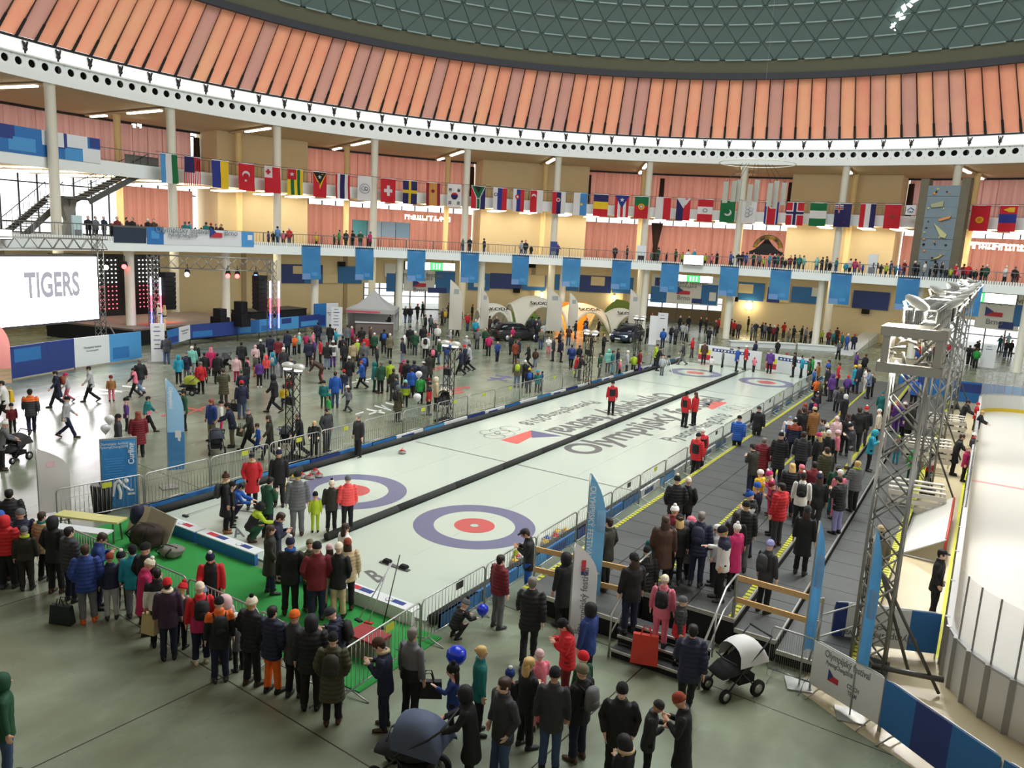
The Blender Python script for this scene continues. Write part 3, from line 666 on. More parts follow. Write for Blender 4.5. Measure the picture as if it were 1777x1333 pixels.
SKINS = [srgb(222, 178, 152), srgb(212, 164, 138), srgb(226, 186, 164), srgb(200, 152, 124)]
# ================================================================== curling ice
for o in HID: pass
ORD = ['first', 'second', 'third', 'fourth', 'fifth', 'sixth', 'seventh', 'eighth', 'ninth', 'tenth', 'eleventh', 'twelfth', 'thirteenth', 'fourteenth', 'fifteenth', 'sixteenth', 'seventeenth', 'eighteenth', 'nineteenth', 'twentieth']
ORD += ['%d%s' % (i, 'th' if i % 10 > 3 or i % 10 == 0 else ('st', 'nd', 'rd')[i % 10-1]) for i in range(21, 60)]
m_ice = mat('curling_ice', srgb(194, 204, 190), .22, var=.02, scale=.4)
m_iblue = mat('ice_blue', srgb(112, 114, 142), .3); m_ired = mat('ice_red', srgb(198, 92, 90), .3); m_igrey = mat('ice_print', srgb(104, 106, 104), .35); m_ifb = mat('ice_flag_blue', srgb(92, 94, 132), .3); m_ifr = mat('ice_flag_red', srgb(216, 98, 92), .3)
m_line = mat('ice_line', srgb(116, 120, 116), .35); m_foam = mat('black_foam', srgb(44, 46, 44), .8, var=.1, scale=3)
IZ = .05; YN, YF = -5.55, 39.6
ice = thing('curling_rink', (0, 0, 0), 'white curling ice with two sheets, ringed houses and printed festival lettering', 'curling rink')
for nm_, x0, x1 in (('ice_sheet', -5.05, -.12), ('ice_sheet', .12, 5.05)): MB().box(((x0+x1)/2, (YN+YF)/2, IZ/2), (x1-x0, YF-YN, IZ)).obj(nm_, m_ice, ice)
def annulus(x, y, r0, r1, z, m, name):
    b = MB(); n = 64; vs = []
    for i in range(n):
        a = 2*math.pi*i/n
        for r in (r0, r1): vs.append((x+r*math.cos(a), y+r*math.sin(a), z))
    b.add(vs, [(2*i, 2*i+1, 2*((i+1) % n)+1, 2*((i+1) % n)) for i in range(n)]); b.obj(name, m, ice)
LT, HOG = 34.747, 6.401
for sx in (-2.42, 2.55):
    for y in (0, LT):
        annulus(sx, y, 1.22, 1.83, IZ+.002, m_iblue, 'outer_ring'); annulus(sx, y, .15, .61, IZ+.002, m_ired, 'inner_ring'); annulus(sx, y, .12, .15, IZ+.002, m_line, 'button')
    for y, t in ((HOG, .09), (LT-HOG, .09)): MB().box((sx, y, IZ+.001), (4.85, t, .002)).obj('hog_line', m_line, ice)
    m_thin = mat('ice_thin_line', srgb(178, 186, 176), .3)
    for y in (0, LT): MB().box((sx, y, IZ+.0005), (4.85, .02, .001)).obj('tee_line', m_thin, ice)
    MB().box((sx, LT/2, IZ+.0006), (.03, LT+6, .0012)).obj('centre_line', m_thin, ice)
def icetext(body, size, a, b, m=m_igrey, bold=.025):      # lettering printed on the ice from point a to point b
    me = textmesh(body, 1.0, m, .0005, bold); xs = [v.co.x for v in me.vertices]; wd = max(xs)-min(xs)
    a, b = Vector(a), Vector(b); o = link('lettering', me, ice); d = b-a; mid = (a+b)/2; mid.z = IZ+.003
    frame(o, mid, d, Vector((-d.y, d.x, 0))); o.scale = (d.length/wd, size, 1)
    return o
def onice(u, v): q = G(u, v, IZ); return Vector((q.x, q.y, 0))
icetext('Olympijský festival', 2.05, onice(998, 786), onice(1240, 690))
icetext('Pyeongchang2018', 1.1, onice(1160, 765), onice(1262, 720), bold=.014)
icetext('Olympijský festival', 2.05, onice(1160, 684), onice(965, 752)); icetext('Pyeongchang2018', 1.1, onice(1033, 697), onice(908, 736), bold=.014)
icetext('A', 1.05, onice(404, 926), onice(423, 924)); icetext('B', 1.05, onice(643, 1003), onice(660, 999))
def pol(pts, m, name, par=ice): MB().poly([(q.x, q.y, IZ+.002) for q in pts], .001).obj(name, m, par)
pol([onice(869, 764), onice(898, 771), onice(923, 758), onice(921, 747)], m_ifr, 'flag_red'); pol([onice(921, 747), onice(923, 760), onice(976, 757)], m_ifb, 'flag_blue')
pol([onice(1219, 704), onice(1236, 711), onice(1262, 699), onice(1236, 695)], m_ifr, 'flag_red'); pol([onice(1219, 704), onice(1222, 697), onice(1236, 697), onice(1228, 707)], m_ifb, 'flag_blue')
def rings(us, ry):
    for (u, v) in us:
        q = onice(u, v); annulus(q.x, q.y, .44, .48, IZ+.0022, m_line, 'olympic_ring')
rings([(850, 751), (867, 748), (885, 744), (858, 757), (876, 752)], 0); rings([(1262, 709), (1275, 707), (1288, 704), (1270, 712), (1282, 710)], 0)
# foam dividers, side boards and end boards
foam_labels = {-5.22: 'long black foam divider along the plaza side of the curling ice', 0.0: 'long black foam divider between the two curling sheets', 5.2: 'long black foam divider along the stands side of the curling ice'}
for x in (-5.22, 0.0, 5.2):
    t = thing('foam_divider', (x, 0, 0), foam_labels[x], 'divider')
    y = YN+(2.0 if x == 0 else 0)
    i = 0
    yend = 36.6 if x == 0 else YF
    while y < yend:
        L = min(3.0, yend-y); b = MB(); r = .115
        b.tube([(0, y+.01, IZ+.08), (0, y+L-.01, IZ+.08)], r, 10); b.obj('foam_segment', m_foam, t, True); y += 3.0; i += 1
m_bblue = mat('print_blue', srgb(44, 112, 176), .5); m_bnavy = mat('print_navy', srgb(40, 62, 128), .5); m_bwhite = mat('print_white', srgb(220, 224, 224), .5); m_bred = mat('print_red', srgb(190, 44, 60), .5); m_byel = mat('print_yellow', srgb(226, 212, 40), .5); m_bgrey = mat('print_text', srgb(120, 124, 130), .6); m_bsky = mat('print_sky', srgb(74, 148, 204), .5)
def board(name, a, b, h, th, base, label, cat='advertising board', stripes=(), group=None, z=0, top=None, panels=None):
    a, b = Vector((*a, 0)), Vector((*b, 0)); d = b-a; L = d.length; t = thing(name, ((a+b)/2+Vector((0, 0, z))), label, cat, group); t.rotation_euler = (0, 0, math.atan2(d.y, d.x))
    MB().box((0, 0, h/2), (L, th, h)).obj('panel', base, t)
    for (x0, x1, z0, z1, m) in stripes: MB().box(((x0+x1)/2*L-L/2, 0, (z0+z1)/2*h), ((x1-x0)*L, th+.012, (z1-z0)*h)).obj('print_patch', m, t)
    return t
# low printed kerbs along the ice (blue and white), in lengths
def kerb(x, side, tlab):
    y = YN; i = 0
    while y < YF-1:
        L = 3.3; st = [(0, .45, 0, 1, [m_bblue, m_bsky, m_bnavy][i % 3])]
        if i % 2: st.append((.55, .8, .2, .8, m_bnavy))
        board('ice_kerb_board', (x, y+.02), (x, y+L-.02), .3, .07, m_bwhite if i > 2 else m_bblue, 'low blue and white kerb board %s, %s from the near end' % (tlab, ORD[i]), stripes=st, group='kerb boards ' + tlab); y += L; i += 1
kerb(-5.45, -1, 'on the plaza side of the ice'); kerb(5.42, 1, 'on the stands side of the ice')
for (x0, x1, nm_) in ((-4.9, -2.6, 'left'), (-2.5, -.2, 'mid-left'), (.2, 2.5, 'mid-right'), (2.6, 4.9, 'right')):
    lab = {'left': 'end board of the curling ice beside the brown bag, blue with white top', 'mid-left': 'end board of the curling ice by the coach in red, blue with white top', 'mid-right': 'end board of the curling ice behind the group on the green mat', 'right': 'end board of the curling ice under the leaning brooms'}[nm_]
    t = board('end_board', (x0, YN-.25), (x1, YN-.25), .3, .1, m_bblue if x0 < 2 else m_bwhite, lab, group='near end boards of the curling ice')
    MB().box((0, .12, .315), (x1-x0, .34, .03)).obj('top_board', m_bwhite, t)
    for s, m in ((-.72, m_bred), (-.35, m_bnavy)): MB().box((s, .14, .331), (.36, .16, .004)).obj('print_patch', m, t)
    annul = MB().cyl((.35, .12, .33), .09, .004, 20); annul.obj('logo', m_bgrey, t)
    MB().cyl((.35, .12, .332), .07, .004, 20).obj('logo_centre', m_bwhite, t)
    for s in (.62,): MB().box((s, .14, .331), (.34, .15, .004)).obj('print_patch', m_bred if nm_ in ('left', 'mid-right') else m_bnavy, t)
for i, (x0, x1) in enumerate(((-4.4, .6), (1.0, 5.0))):
    t = board('advertising_board', (x0, 41.3-.5*i), (x1, 40.8-.9*i), 1.35, .08, m_bwhite, ['white end board with yellow and red bands behind the far left house', 'white end board with yellow and red bands behind the far right house'][i], stripes=[(0, .2, .45, .72, m_byel), (0, .2, .12, .42, m_bred), (.22, .82, .68, .86, m_bnavy), (.5, .56, .9, .97, m_black)], group='far end boards')
    for j in range(10): MB().box((-1.15*(x1-x0)/5+.27*j, -.05, 1.04), (.12 if j % 3 else .16, .012, .13)).obj('print_glyph', m_bwhite, t)
# hacks
def hack(x, y, lab):
    t = thing('curling_hack', (x, y, IZ), lab, 'hack'); MB().box((0, 0, .015), (.95, .12, .03)).obj('plate', m_metal, t)
    for s in (-.28, .28):
        b = MB(); b.poly([(s-.1, -.05, .03), (s+.1, -.05, .03), (s+.1, .12, .03), (s-.1, .12, .03)], .05); b.poly([(s-.09, -.02, .08), (s+.09, -.02, .08), (s+.09, .1, .08), (s-.09, .1, .08)], .03); b.obj('foot_block', m_black, t)
hack(2.63, -3.75, 'black double foot hack on the near right curling sheet'); hack(-2.2, -3.6, 'black foot hack on the near left sheet by the kneeling curler')
# stones
m_gran = mat('granite', srgb(128, 124, 118), .35, var=.3, scale=60)
st_body = MB().lathe([(.06, 0), (.1, .004), (.135, .03), (.14, .057), (.135, .085), (.1, .108), (.06, .114)], 20).mesh('stone', m_gran, True)
st_band = MB().lathe([(.1405, .045), (.142, .05), (.142, .065), (.1405, .07)], 20).mesh('band', mat('granite_pale', srgb(180, 176, 170), .7), True)
def st_handle(): b = MB(); b.lathe([(.0, .112), (.085, .112), (.085, .122), (.03, .13)], 16); b.tube([(-.06, 0, .125), (-.055, 0, .165), (0, 0, .175), (.07, 0, .17)], .016, 8); return b
hd_m = {k: st_handle().mesh('handle', mat('handle_'+k, srgb(*PAL[k]), .4), True) for k in ('rd', 'ye', 'bl')}
def stone(u, v, c, lab, grp):
    q = G(u, v, IZ); t = thing('curling_stone', (q.x, q.y, IZ), lab, 'curling stone', grp, random.random()*6); t.scale = (1.1, 1.1, 1.1)
    link('stone_body', st_body, t); link('running_band', st_band, t); link('handle', hd_m[c], t)
stone(698, 787, 'rd', 'lone red-handled stone sliding near the hog line', 'moving stone')
for (u, v, w_) in ((524, 829, 'leftmost'), (538, 831, 'middle'), (553, 828, 'rightmost'), (547, 822, 'rearmost')): stone(u, v, 'rd', 'red-handled stone beside the near left house, %s of the cluster' % w_, 'red stones by the foam edge')
for (u, v, w_) in ((493, 845, 'between the coach and the green jacket'), (510, 833, 'just left of the red cluster'), (494, 857, 'nearest the grey-jacketed man')): stone(u, v, 'ye', 'yellow-handled stone ' + w_, 'yellow stones')
for i, (u, v, c) in enumerate(((886, 978, 'ye'), (898, 972, 'rd'), (934, 944, 'ye'), (944, 939, 'bl'), (953, 934, 'rd'), (960, 927, 'ye'), (966, 922, 'ye'))):
    q = G(u, v, IZ); stone(*proj((5.0-.12*(i % 2), q.y, IZ)), c, '%s-handled stone parked along the stands-side foam, %s from the near end' % (WORD[c], ORD[i]), 'stones parked by the right barrier')
# brooms
def broom(a, b, lab, hc='bk', head='rd'):
    a, b = Vector(a), Vector(b); t = thing('curling_broom', a, lab, 'broom'); d = (b-a)
    MB().tube([(0, 0, .05), d], .014, 8).obj('broom_handle', flat(*PAL[hc], .4), t, True)
    bb = MB(); bb.box((0, 0, .03), (.2, .075, .045), rz=math.atan2(d.y, d.x)+1.57); bb.obj('broom_head', flat(*PAL[head], .7), t)
broom((4.5, -6.35, .0), (3.9, -5.1, 1.15), 'black broom leaning on the end board, rightmost', 'bk', 'bk'); broom((4.1, -6.35, .0), (3.95, -5.5, 1.1), 'pale broom leaning on the end board, middle', 'lg', 'rd'); broom((3.85, -6.4, 0), (4.0, -5.45, 1.15), 'pale broom leaning on the end board, leftmost', 'lg', 'bk')
q = G(447, 893, IZ); broom((q.x, q.y, IZ), (q.x-1.1, q.y-.4, IZ+.05), 'broom lying on the ice near the kneeling curler', 'bk', 'dk')
q = G(322, 897, IZ); broom((q.x, q.y, IZ), (q.x-.1, q.y+1.3, IZ+.05), 'broom lying along the ice at the left foam edge', 'lg', 'dk')
# green mat, things on it
m_mat = mat('green_mat', srgb(44, 140, 62), .95, var=.2, scale=40, bump=.4)
MB().box((.1, -7.15, .012), (11.3, 2.55, .024)).obj('turf_mat', m_mat, label='bright green turf mat in front of the curling ice', cat='mat')
def bag(name, x, y, lab, m, sc=(.4, .28, .32), rz=0.0, strap=True):
    t = thing(name, (x, y, .024), lab, 'bag', rz=rz); b = MB(); b.ball((0, 0, 0), 1, 20, 14); k_ = random.random()*9; vs = []
    for v in b.v:
        q = Vector(v); f_ = (abs(q.x)**3+abs(q.y)**3+abs(q.z)**3)**(-1/3); q = q*f_*(1+.16*mnoise.noise(q*1.7+Vector((k_, 0, 0)))+.05*mnoise.noise(q*5)); vs.append((q.x*sc[0]*.5+.12*sc[0]*max(0, q.z), q.y*sc[1]*.5, max(0, (q.z*.5+.47)*sc[2])))
    b.v = vs; b.obj('bag_body', m, t, True)
    if strap:
        for s_ in (-.35, .35): MB().tube([(sc[0]*s_*.6, -sc[1]*.45, sc[2]*.25), (sc[0]*s_, -sc[1]*.62, sc[2]*.6), (sc[0]*(s_*.7+.1), -sc[1]*.3, sc[2]*1.02)], .022, 6).obj('strap', m_black, t, True)
        MB().tube([(-sc[0]*.3, -sc[1]*.1, sc[2]*.98), (0, -sc[1]*.05, sc[2]*1.03), (sc[0]*.4, 0, sc[2]*.98)], .012, 5).obj('zip', m_dark, t)
m_bbag = mat('brown_bag', srgb(50, 38, 32), .85, var=.2, scale=8)
bag('duffel_bag', -3.35, -6.75, 'big dark brown bag leaning on the grey board on the mat', m_bbag, (.95, .6, .62)); bag('backpack', -2.3, -6.75, 'grey backpack lying on the green mat', mat('grey_bag', srgb(120, 118, 110), .85, var=.2, scale=8), (.62, .5, .28)); bag('shoe_bag', 4.2, -7.45, 'dark jacket heap on the mat by the barrier', flat(30, 34, 44), (.9, .5, .3), strap=False)
for (x0, x1, rz, lab, m) in ((-4.1, -2.75, -.1, 'pale grey plywood board leaning behind the brown bag', mat('plywood', srgb(166, 158, 140), .7, var=.1, scale=4)), (-4.55, -3.9, .25, 'cream board edge leaning left of the plywood', mat('cream_board', srgb(186, 176, 148), .7))):
    b = MB(); M = Matrix.Rotation(rz, 3, 'Z') @ Matrix.Rotation(math.radians(-24), 3, 'X'); b.box((0, 0, .38), (x1-x0, .04, .78), M=M); b.obj('leaning_board', m, None, label=lab, cat='board', loc=((x0+x1)/2, -6.35, .04))
q = G(246, 897, .5); bag('round_bag', q.x-.25, q.y+.1, 'dark navy round bag beside the plywood board', flat(26, 30, 60), (.52, .5, .78), strap=False)
# trestle table with long planks at the left end of the mat
def table(x, y, L, wd, h, rz, lab, m, legs=True):
    t = thing('trestle_table', (x, y, 0), lab, 'table', rz=rz); MB().box((0, 0, h), (L, wd, .05)).obj('table_top', m, t)
    for sx in (-.42, .42):
        for sy in (-.4, .4): MB().bar((sx*L, sy*wd, 0), (sx*L*.96, sy*wd*.8, h), .04).obj('leg', m_metal, t)
table(-4.9, -7.35, 1.9, .42, .62, math.radians(22), 'narrow table with a yellowish top at the left end of the mat', mat('yellow_wood', srgb(206, 200, 130), .6)); table(-4.6, -7.85, 1.8, .35, .5, math.radians(22), 'narrow white bench beside the yellowish table', m_bwhite)
t = thing('waste_bag_stand', (*G(157, 903)[:2], 0), 'black ribbed bin bag hung on the left barrier', 'bin'); t.location = (-6.55, -6.05, 0)
b = MB()
for i in range(14):
    a = 2*math.pi*i/14; b.tube([(.2*math.cos(a), .2*math.sin(a), .05), (.25*math.cos(a), .25*math.sin(a), .8)], .055, 6)
b.lathe([(.2, .04), (.24, .8)], 14); b.obj('bag_body', flat(38, 38, 40, .5), t, True); MB().lathe([(.28, .78), (.3, .8), (.3, .86), (.26, .88)], 18).obj('rim', flat(60, 60, 62, .4), t); MB().tube([(-.1, 0, .88), (0, 0, .96), (.1, 0, .88)], .02, 6).obj('handle', m_black, t)
t = thing('storage_box', (4.95, -7.3, 0), 'grey box with red items behind the right barrier', 'box'); MB().box((0, 0, .22), (.75, .5, .4)).obj('box_body', flat(120, 118, 106), t); MB().box((0, 0, .44), (.78, .53, .05)).obj('lid', flat(150, 40, 44), t)
# ------------------------------------------------------------------ crowd barriers
m_galv = mat('galvanised', srgb(176, 178, 174), .38, .75)
BL_, BH_ = 2.3, 1.08
def bar_frame():
    b = MB(); r = .019; h0 = .16; L = BL_/2; R = .14; pts = [(-L, 0, .02), (-L, 0, BH_-R)]
    for i in range(1, 6): a = math.pi/2*i/5; pts.append((-L+R-R*math.cos(a), 0, BH_-R+R*math.sin(a)))
    for i in range(0, 6): a = math.pi/2*i/5; pts.append((L-R+R*math.sin(a), 0, BH_-R+R*math.cos(a)))
    pts.append((L, 0, .02)); b.tube(pts, r, 6); b.tube([(-L, 0, h0), (L, 0, h0)], r*.8, 6); return b
bf = bar_frame().mesh('barrier_frame', m_galv, True); bb_ = MB().tube([(0, 0, .16), (0, 0, BH_-.01)], .007, 5).mesh('bar', m_galv, True)
ball_ = MB()
for i in range(19): x = -BL_/2+BL_*(i+1)/20; ball_.tube([(x, 0, .16), (x, 0, BH_-.01)], .007, 4, cap=False)
ball_ = ball_.mesh('bars', m_galv, True)
bft = MB().tube([(0, -.38, .015), (0, -.2, .06), (0, 0, .12), (0, .2, .06), (0, .38, .015)], .016, 6).mesh('foot', m_galv, True); btag = MB().box((.15, -.012, .95), (.26, .01, .16)).mesh('tag', mat('tag_yellow', srgb(186, 192, 60), .6)); btag2 = MB().box((.15, -.012, .95), (.26, .01, .16)).mesh('tag', flat(60, 62, 60))
def barrier(a, b, lab, grp, tagm=None, near=True):
    a, b = Vector((*a, 0)), Vector((*b, 0)); d = b-a; t = thing('crowd_barrier', (a+b)/2, lab, 'barrier', grp, math.atan2(d.y, d.x)); t.scale = (d.length/(BL_+.05), 1, 1)
    link('barrier_frame', bf, t)
    if near:
        for i in range(19): link('bar', bb_, t, loc=(-BL_/2+BL_*(i+1)/20, 0, 0))
    else: link('bars', ball_, t, kind='stuff')
    for s in (-.86, .86): link('foot', bft, t, loc=(s, 0, 0))
    if tagm: link('tag', tagm, t)
    return t
def run(pts, lab, grp, tags, nearfn):
    k = 0
    for i in range(len(pts)-1):
        barrier(pts[i], pts[i+1], lab % ORD[k], grp, [None, btag, btag2][tags[k % len(tags)]], nearfn(pts[i])); k += 1
run([(-6.4, -7.45), (-5.95, -5.1), (-5.95, -2.8)], 'galvanised crowd barrier by the curling poster at the ice corner, %s from the left', 'barriers by the curling poster', [1, 0], lambda p_: True)
run([(-6.0, -2.75+2.42*i) for i in range(12)], 'galvanised crowd barrier between plaza and ice, %s beyond the poster', 'barriers along the plaza side', [1, 1, 1, 0, 1], lambda p_: p_[1] < 16)
run([(-6.0, 26.3), (-5.95, 28.6), (-6.1, 31), (-6.2, 33.4), (-6.2, 35.8), (-5.9, 38.2)], 'galvanised crowd barrier near the far left house, %s from the black light tower', 'barriers by the far left house', [0, 1], lambda p_: False)
run([(5.75, -8.9), (5.65, -6.5), (5.68, -4.15), (5.68, -1.8), (5.65, .55), (5.66, 2.9), (5.62, 5.25), (5.62, 7.6), (5.6, 9.95), (5.6, 12.3), (5.58, 14.65), (5.58, 17), (5.55, 19.35), (5.55, 21.7), (5.52, 24.05), (5.5, 26.4), (5.5, 28.75), (5.5, 31.1), (5.5, 33.5), (5.5, 35.9)],
    'galvanised crowd barrier along the stands side of the ice, %s from the near end', 'barriers along the stands side', [1, 2, 1, 0, 1, 2, 1, 0], lambda p_: p_[1] < 14)
run([(5.7, -8.95), (3.4, -8.75), (1.1, -8.7), (-1.2, -8.7), (-3.5, -8.7)], 'galvanised crowd barrier in front of the green mat, %s from the right', 'barriers in front of the mat', [0, 0], lambda p_: True)
# ------------------------------------------------------------------ spectator stands beside the ice
m_deck = mat('stage_deck', srgb(74, 77, 75), .55, var=.12, scale=5, bump=.15); m_skirt = mat('black_skirt', srgb(20, 22, 24), .9); m_hz = mat('hazard_yellow', srgb(196, 196, 30), .5); m_edge = mat('deck_edge', srgb(196, 194, 186), .35, .6)
TIERS = [(6.35, 8.85, .5, -3.6, 38), (8.87, 11.0, .7, -2.4, 38), (11.02, 11.9, .5, -2.4, 38), (11.92, 13.45, .3, -2.4, 36)]
def surf_z(x, y):
    for x0, x1, z, y0, y1 in TIERS:
        if x0 <= x <= x1 and y0 <= y <= y1: return z
    return 0.0
names = ['leftmost tier of the stands beside the curling ice, dark decking with yellow edge', 'highest tier of the stands, dark decking behind the entry stairs', 'narrow lower tier of the stands right of the highest deck', 'lowest tier of the stands next to the rink aisle, yellow edged']
tiers = []
for i, (x0, x1, z, y0, y1) in enumerate(TIERS):
    t = thing('stand_tier', ((x0+x1)/2, (y0+y1)/2, 0), names[i], 'stands', 'tiers of the spectator stands'); o = t.location; tiers.append(t)
    MB().box((0, 0, (z-.08)/2), (x1-x0-.03, y1-y0-.03, z-.08)).obj('skirt', m_skirt, t)
    nx = 2 if x1-x0 > 1.6 else 1; wx = (x1-x0)/nx; dk = MB().box((0, 0, z-.04), (wx-.02, .98*1.0, .08)).mesh('deck_panel', m_deck)
    for a in range(nx):
        for j in range(int(y1-y0)): link('deck_panel', dk, t, loc=(x0+wx*(a+.5)-o.x, y0+.5+j-o.y, 0))
    MB().box((0, y0-.02-o.y, z-.04), (x1-x0, .05, .09)).obj('front_edge', m_edge, t)
    e = MB()
    if i in (0, 1): ex = x0+.07-o.x
    else: ex = x1-.07-o.x
    if i == 1: ex = x1-.09-o.x
    hz = .12 if i < 3 else .2
    if i != 2:
        k = 0; yy = y0
        h2 = MB()
        while yy < y1-.2: h2.box((ex, yy+.08-o.y, z+.004), (hz, .11, .006)); yy += .19
        MB().box((ex, 0, z+.001), (hz, y1-y0, .004)).obj('tape_base', flat(92, 98, 40, .6), t); h2.obj('hazard_tape', m_hz, t, kind='stuff')
    if i == 1:
        h2 = MB(); yy = y0
        while yy < y1-.2: h2.box((x0+.07-o.x, yy+.08-o.y, z+.004), (.1, .11, .006)); yy += .19
        h2.obj('hazard_tape', m_hz, t, kind='stuff')
    MB().box(((x1-.005 if i else x0+.0)-o.x, 0, z-.03), (.03, y1-y0, .07)).obj('side_edge', m_edge, t)
# wooden guard rails and steel posts
m_wood = mat('pine', srgb(198, 160, 104), .6, var=.15, scale=3, stretch=(1, 8, 8)); m_wood2 = mat('pale_pine', srgb(214, 188, 140), .6, var=.1, scale=3)
def guard(a, b, z, lab, posts=(0, 1), hs=(.5, 1.0)):
    a, b = Vector((*a, z)), Vector((*b, z)); t = thing('guard_rail', a, lab, 'railing'); d = b-a
    for h in hs: MB().bar((0, 0, h), d+Vector((0, 0, h)), .04, .12).obj('rail', m_wood, t)
    for s in posts: MB().tube([d*s, d*s+Vector((0, 0, 1.08))], .024, 8).obj('post', m_galv, t)
guard((6.6, -3.5), (8.8, -3.2), .5, 'two-plank wooden guard rail on the leftmost tier behind the feather flags'); guard((10.95, -2.3), (12.7, -2.35), .6, 'two-plank wooden guard rail right of the entry stairs'); 
# entry stairs
t = thing('entry_stairs', (9.95, -3.3, 0), 'dark steel stairs with tubular handrails up to the stands', 'stairs'); 
for i in range(3):
    MB().box((0, -.85+.32*i, .175*(i+1)-.03), (1.9, .34, .05)).obj('tread', flat(40, 42, 42, .5), t); MB().box((0, -1.02+.32*i, .175*(i+1)-.02), (1.92, .03, .05)).obj('tread_nosing', m_edge, t)
    MB().box((0, -1.0+.32*i, .175*(i+1)-.11), (1.88, .02, .12)).obj('riser', m_skirt, t)
for s in (-1, 1):
    b = MB(); b.tube([(s*.98, -1.05, 0), (s*.98, -1.05, .95), (s*.98, .2, 1.65), (s*.98, .95, 1.68), (s*.98, .95, .7)], .024, 8); b.tube([(s*.98, -.35, .35), (s*.98, -.35, 1.32)], .02, 8); b.tube([(s*.98, -1.05, .5), (s*.98, .2, 1.15), (s*.98, .95, 1.18)], .018, 8); b.obj('handrail', m_galv, t, True)
t = thing('stair_rail', (12.6, -2.45, .3), 'galvanised tube rail at the front of the lowest tier', 'railing')
MB().tube([(0, 0, 0), (.1, .1, 1.0), (.9, 1.6, 1.0), (.9, 1.6, 0)], .022, 8).obj('handrail', m_galv, t, True); MB().tube([(.05, .05, .5), (.9, 1.6, .5)], .018, 8).obj('mid_rail', m_galv, t, True)
# ------------------------------------------------------------------ ice-hockey rink
m_rice = mat('rink_ice', srgb(214, 212, 204), .25, var=.02, scale=.3); m_brd = mat('rink_board', srgb(214, 214, 208), .35); m_post = mat('rink_post', srgb(150, 150, 146), .4, .3); m_plex = mat('plexiglass', (.92, .96, .98), .08, alpha=.16)
RX0, RY0, RY1, RR, RX1 = 15.0, -2.7, 36.3, 2.5, 32.0
def rinkpath(off=0.0):
    pts = []
    for i in range(9): a = math.pi/2*i/8; pts.append((RX0+RR-(RR+off)*math.sin(a), RY0+RR-(RR+off)*math.cos(a)))
    n0 = 15
    for i in range(1, n0): pts.append((RX0-off, RY0+RR+(RY1-RY0-2*RR)*i/n0))
    for i in range(9): a = math.pi/2*i/8; pts.append((RX0+RR-(RR+off)*math.cos(a), RY1-RR+(RR+off)*math.sin(a)))
    return [(RX1, RY0-off)]+[(RX0+RR+(RX1-RX0-RR)*k/6, RY0-off) for k in (5, 4, 3, 2, 1)]+pts+[(RX0+RR+(RX1-RX0-RR)*k/6, RY1+off) for k in (1, 2, 3, 4, 5)]+[(RX1, RY1+off)]
rp = rinkpath(); rink = thing('ice_hockey_rink', (RX0, (RY0+RY1)/2, 0), 'white ice-hockey rink with curved boards at the right edge', 'ice rink'); ro = rink.location
MB().poly([(x-ro.x, y-ro.y, .03) for x, y in rp], .01).obj('ice_surface', m_rice, rink)
po = rinkpath(.1)
for i in range(len(rp)-1):
    (ax, ay), (bx, by), (cx, cy), (dx, dy) = rp[i], rp[i+1], po[i+1], po[i]
    b = MB(); b.add([(x-ro.x, y-ro.y, z) for z in (0, 1.05) for x, y in ((ax, ay), (bx, by), (cx, cy), (dx, dy))], [(0, 1, 2, 3), (4, 5, 6, 7), (0, 1, 5, 4), (1, 2, 6, 5), (2, 3, 7, 6), (3, 0, 4, 7)]); b.obj('board_panel', m_brd, rink)
    MB().bar((dx-ro.x, dy-ro.y, 0), (dx-ro.x, dy-ro.y, 1.1), .1).obj('board_post', m_post, rink)
    MB().bar(((ax+dx)/2-ro.x, (ay+dy)/2-ro.y, 1.07), ((bx+cx)/2-ro.x, (by+cy)/2-ro.y, 1.07), .13, .05).obj('cap_rail', mat('cap_rail', srgb(176, 178, 176), .4), rink)
    MB().bar((ax-ro.x, ay-ro.y, .14), (bx-ro.x, by-ro.y, .14), .02, .2).obj('kick_strip', mat('kick_yellow', srgb(222, 192, 40), .4), rink)
    if (i > 5 and i < 13) or i > 28 or 17 < i < 21:
        MB().bar(((ax+dx)/2-ro.x, (ay+dy)/2-ro.y, 1.75), ((bx+cx)/2-ro.x, (by+cy)/2-ro.y, 1.75), .015, 1.3).obj('glass_panel', m_plex, rink); MB().bar(((ax+dx)/2-ro.x, (ay+dy)/2-ro.y, 1.05), ((ax+dx)/2-ro.x, (ay+dy)/2-ro.y, 2.42), .035).obj('glass_post', m_post, rink)
o = link('lettering', textmesh('ŠKODA', .5, m_black, .004, .008), rink); frame(o, Vector((17.0-ro.x, RY1-.02-ro.y, .72)), (1, 0, 0), (0, 0, 1))
MB().box((19.6-ro.x, RY1-.03-ro.y, .6), (2.0, .03, .8)).obj('print_patch', m_bsky, rink); b = MB(); b.tube([(18.6-ro.x, RY1-.05-ro.y, .45), (18.6-ro.x, RY1-.07-ro.y, .45)], .3, 20); b.obj('print_disc', m_bnavy, rink)
MB().box((21-ro.x, 17-ro.y, .0405), (12, .25, .002)).obj('red_line', flat(214, 150, 150), rink)
# tan painted floor beside the rink, with yellow line
b = MB(); b.poly([(13.5, 38, .004), (12.6, -2.6, .004), (12.4, -3.1, .004), (13.6, -3.9, .004), (16.0, -5.2, .004), (24, -6.5, .004), (30, -3, .004), (15.1, -1, .004), (15.1, 38, .004)], .002); b.obj('floor_paint', mat('tan_floor', srgb(186, 172, 138), .35, var=.12, scale=.6), kind='structure')
MB().box((14.85, 12, .008), (.16, 24, .004)).obj('floor_line', m_hz, kind='structure')
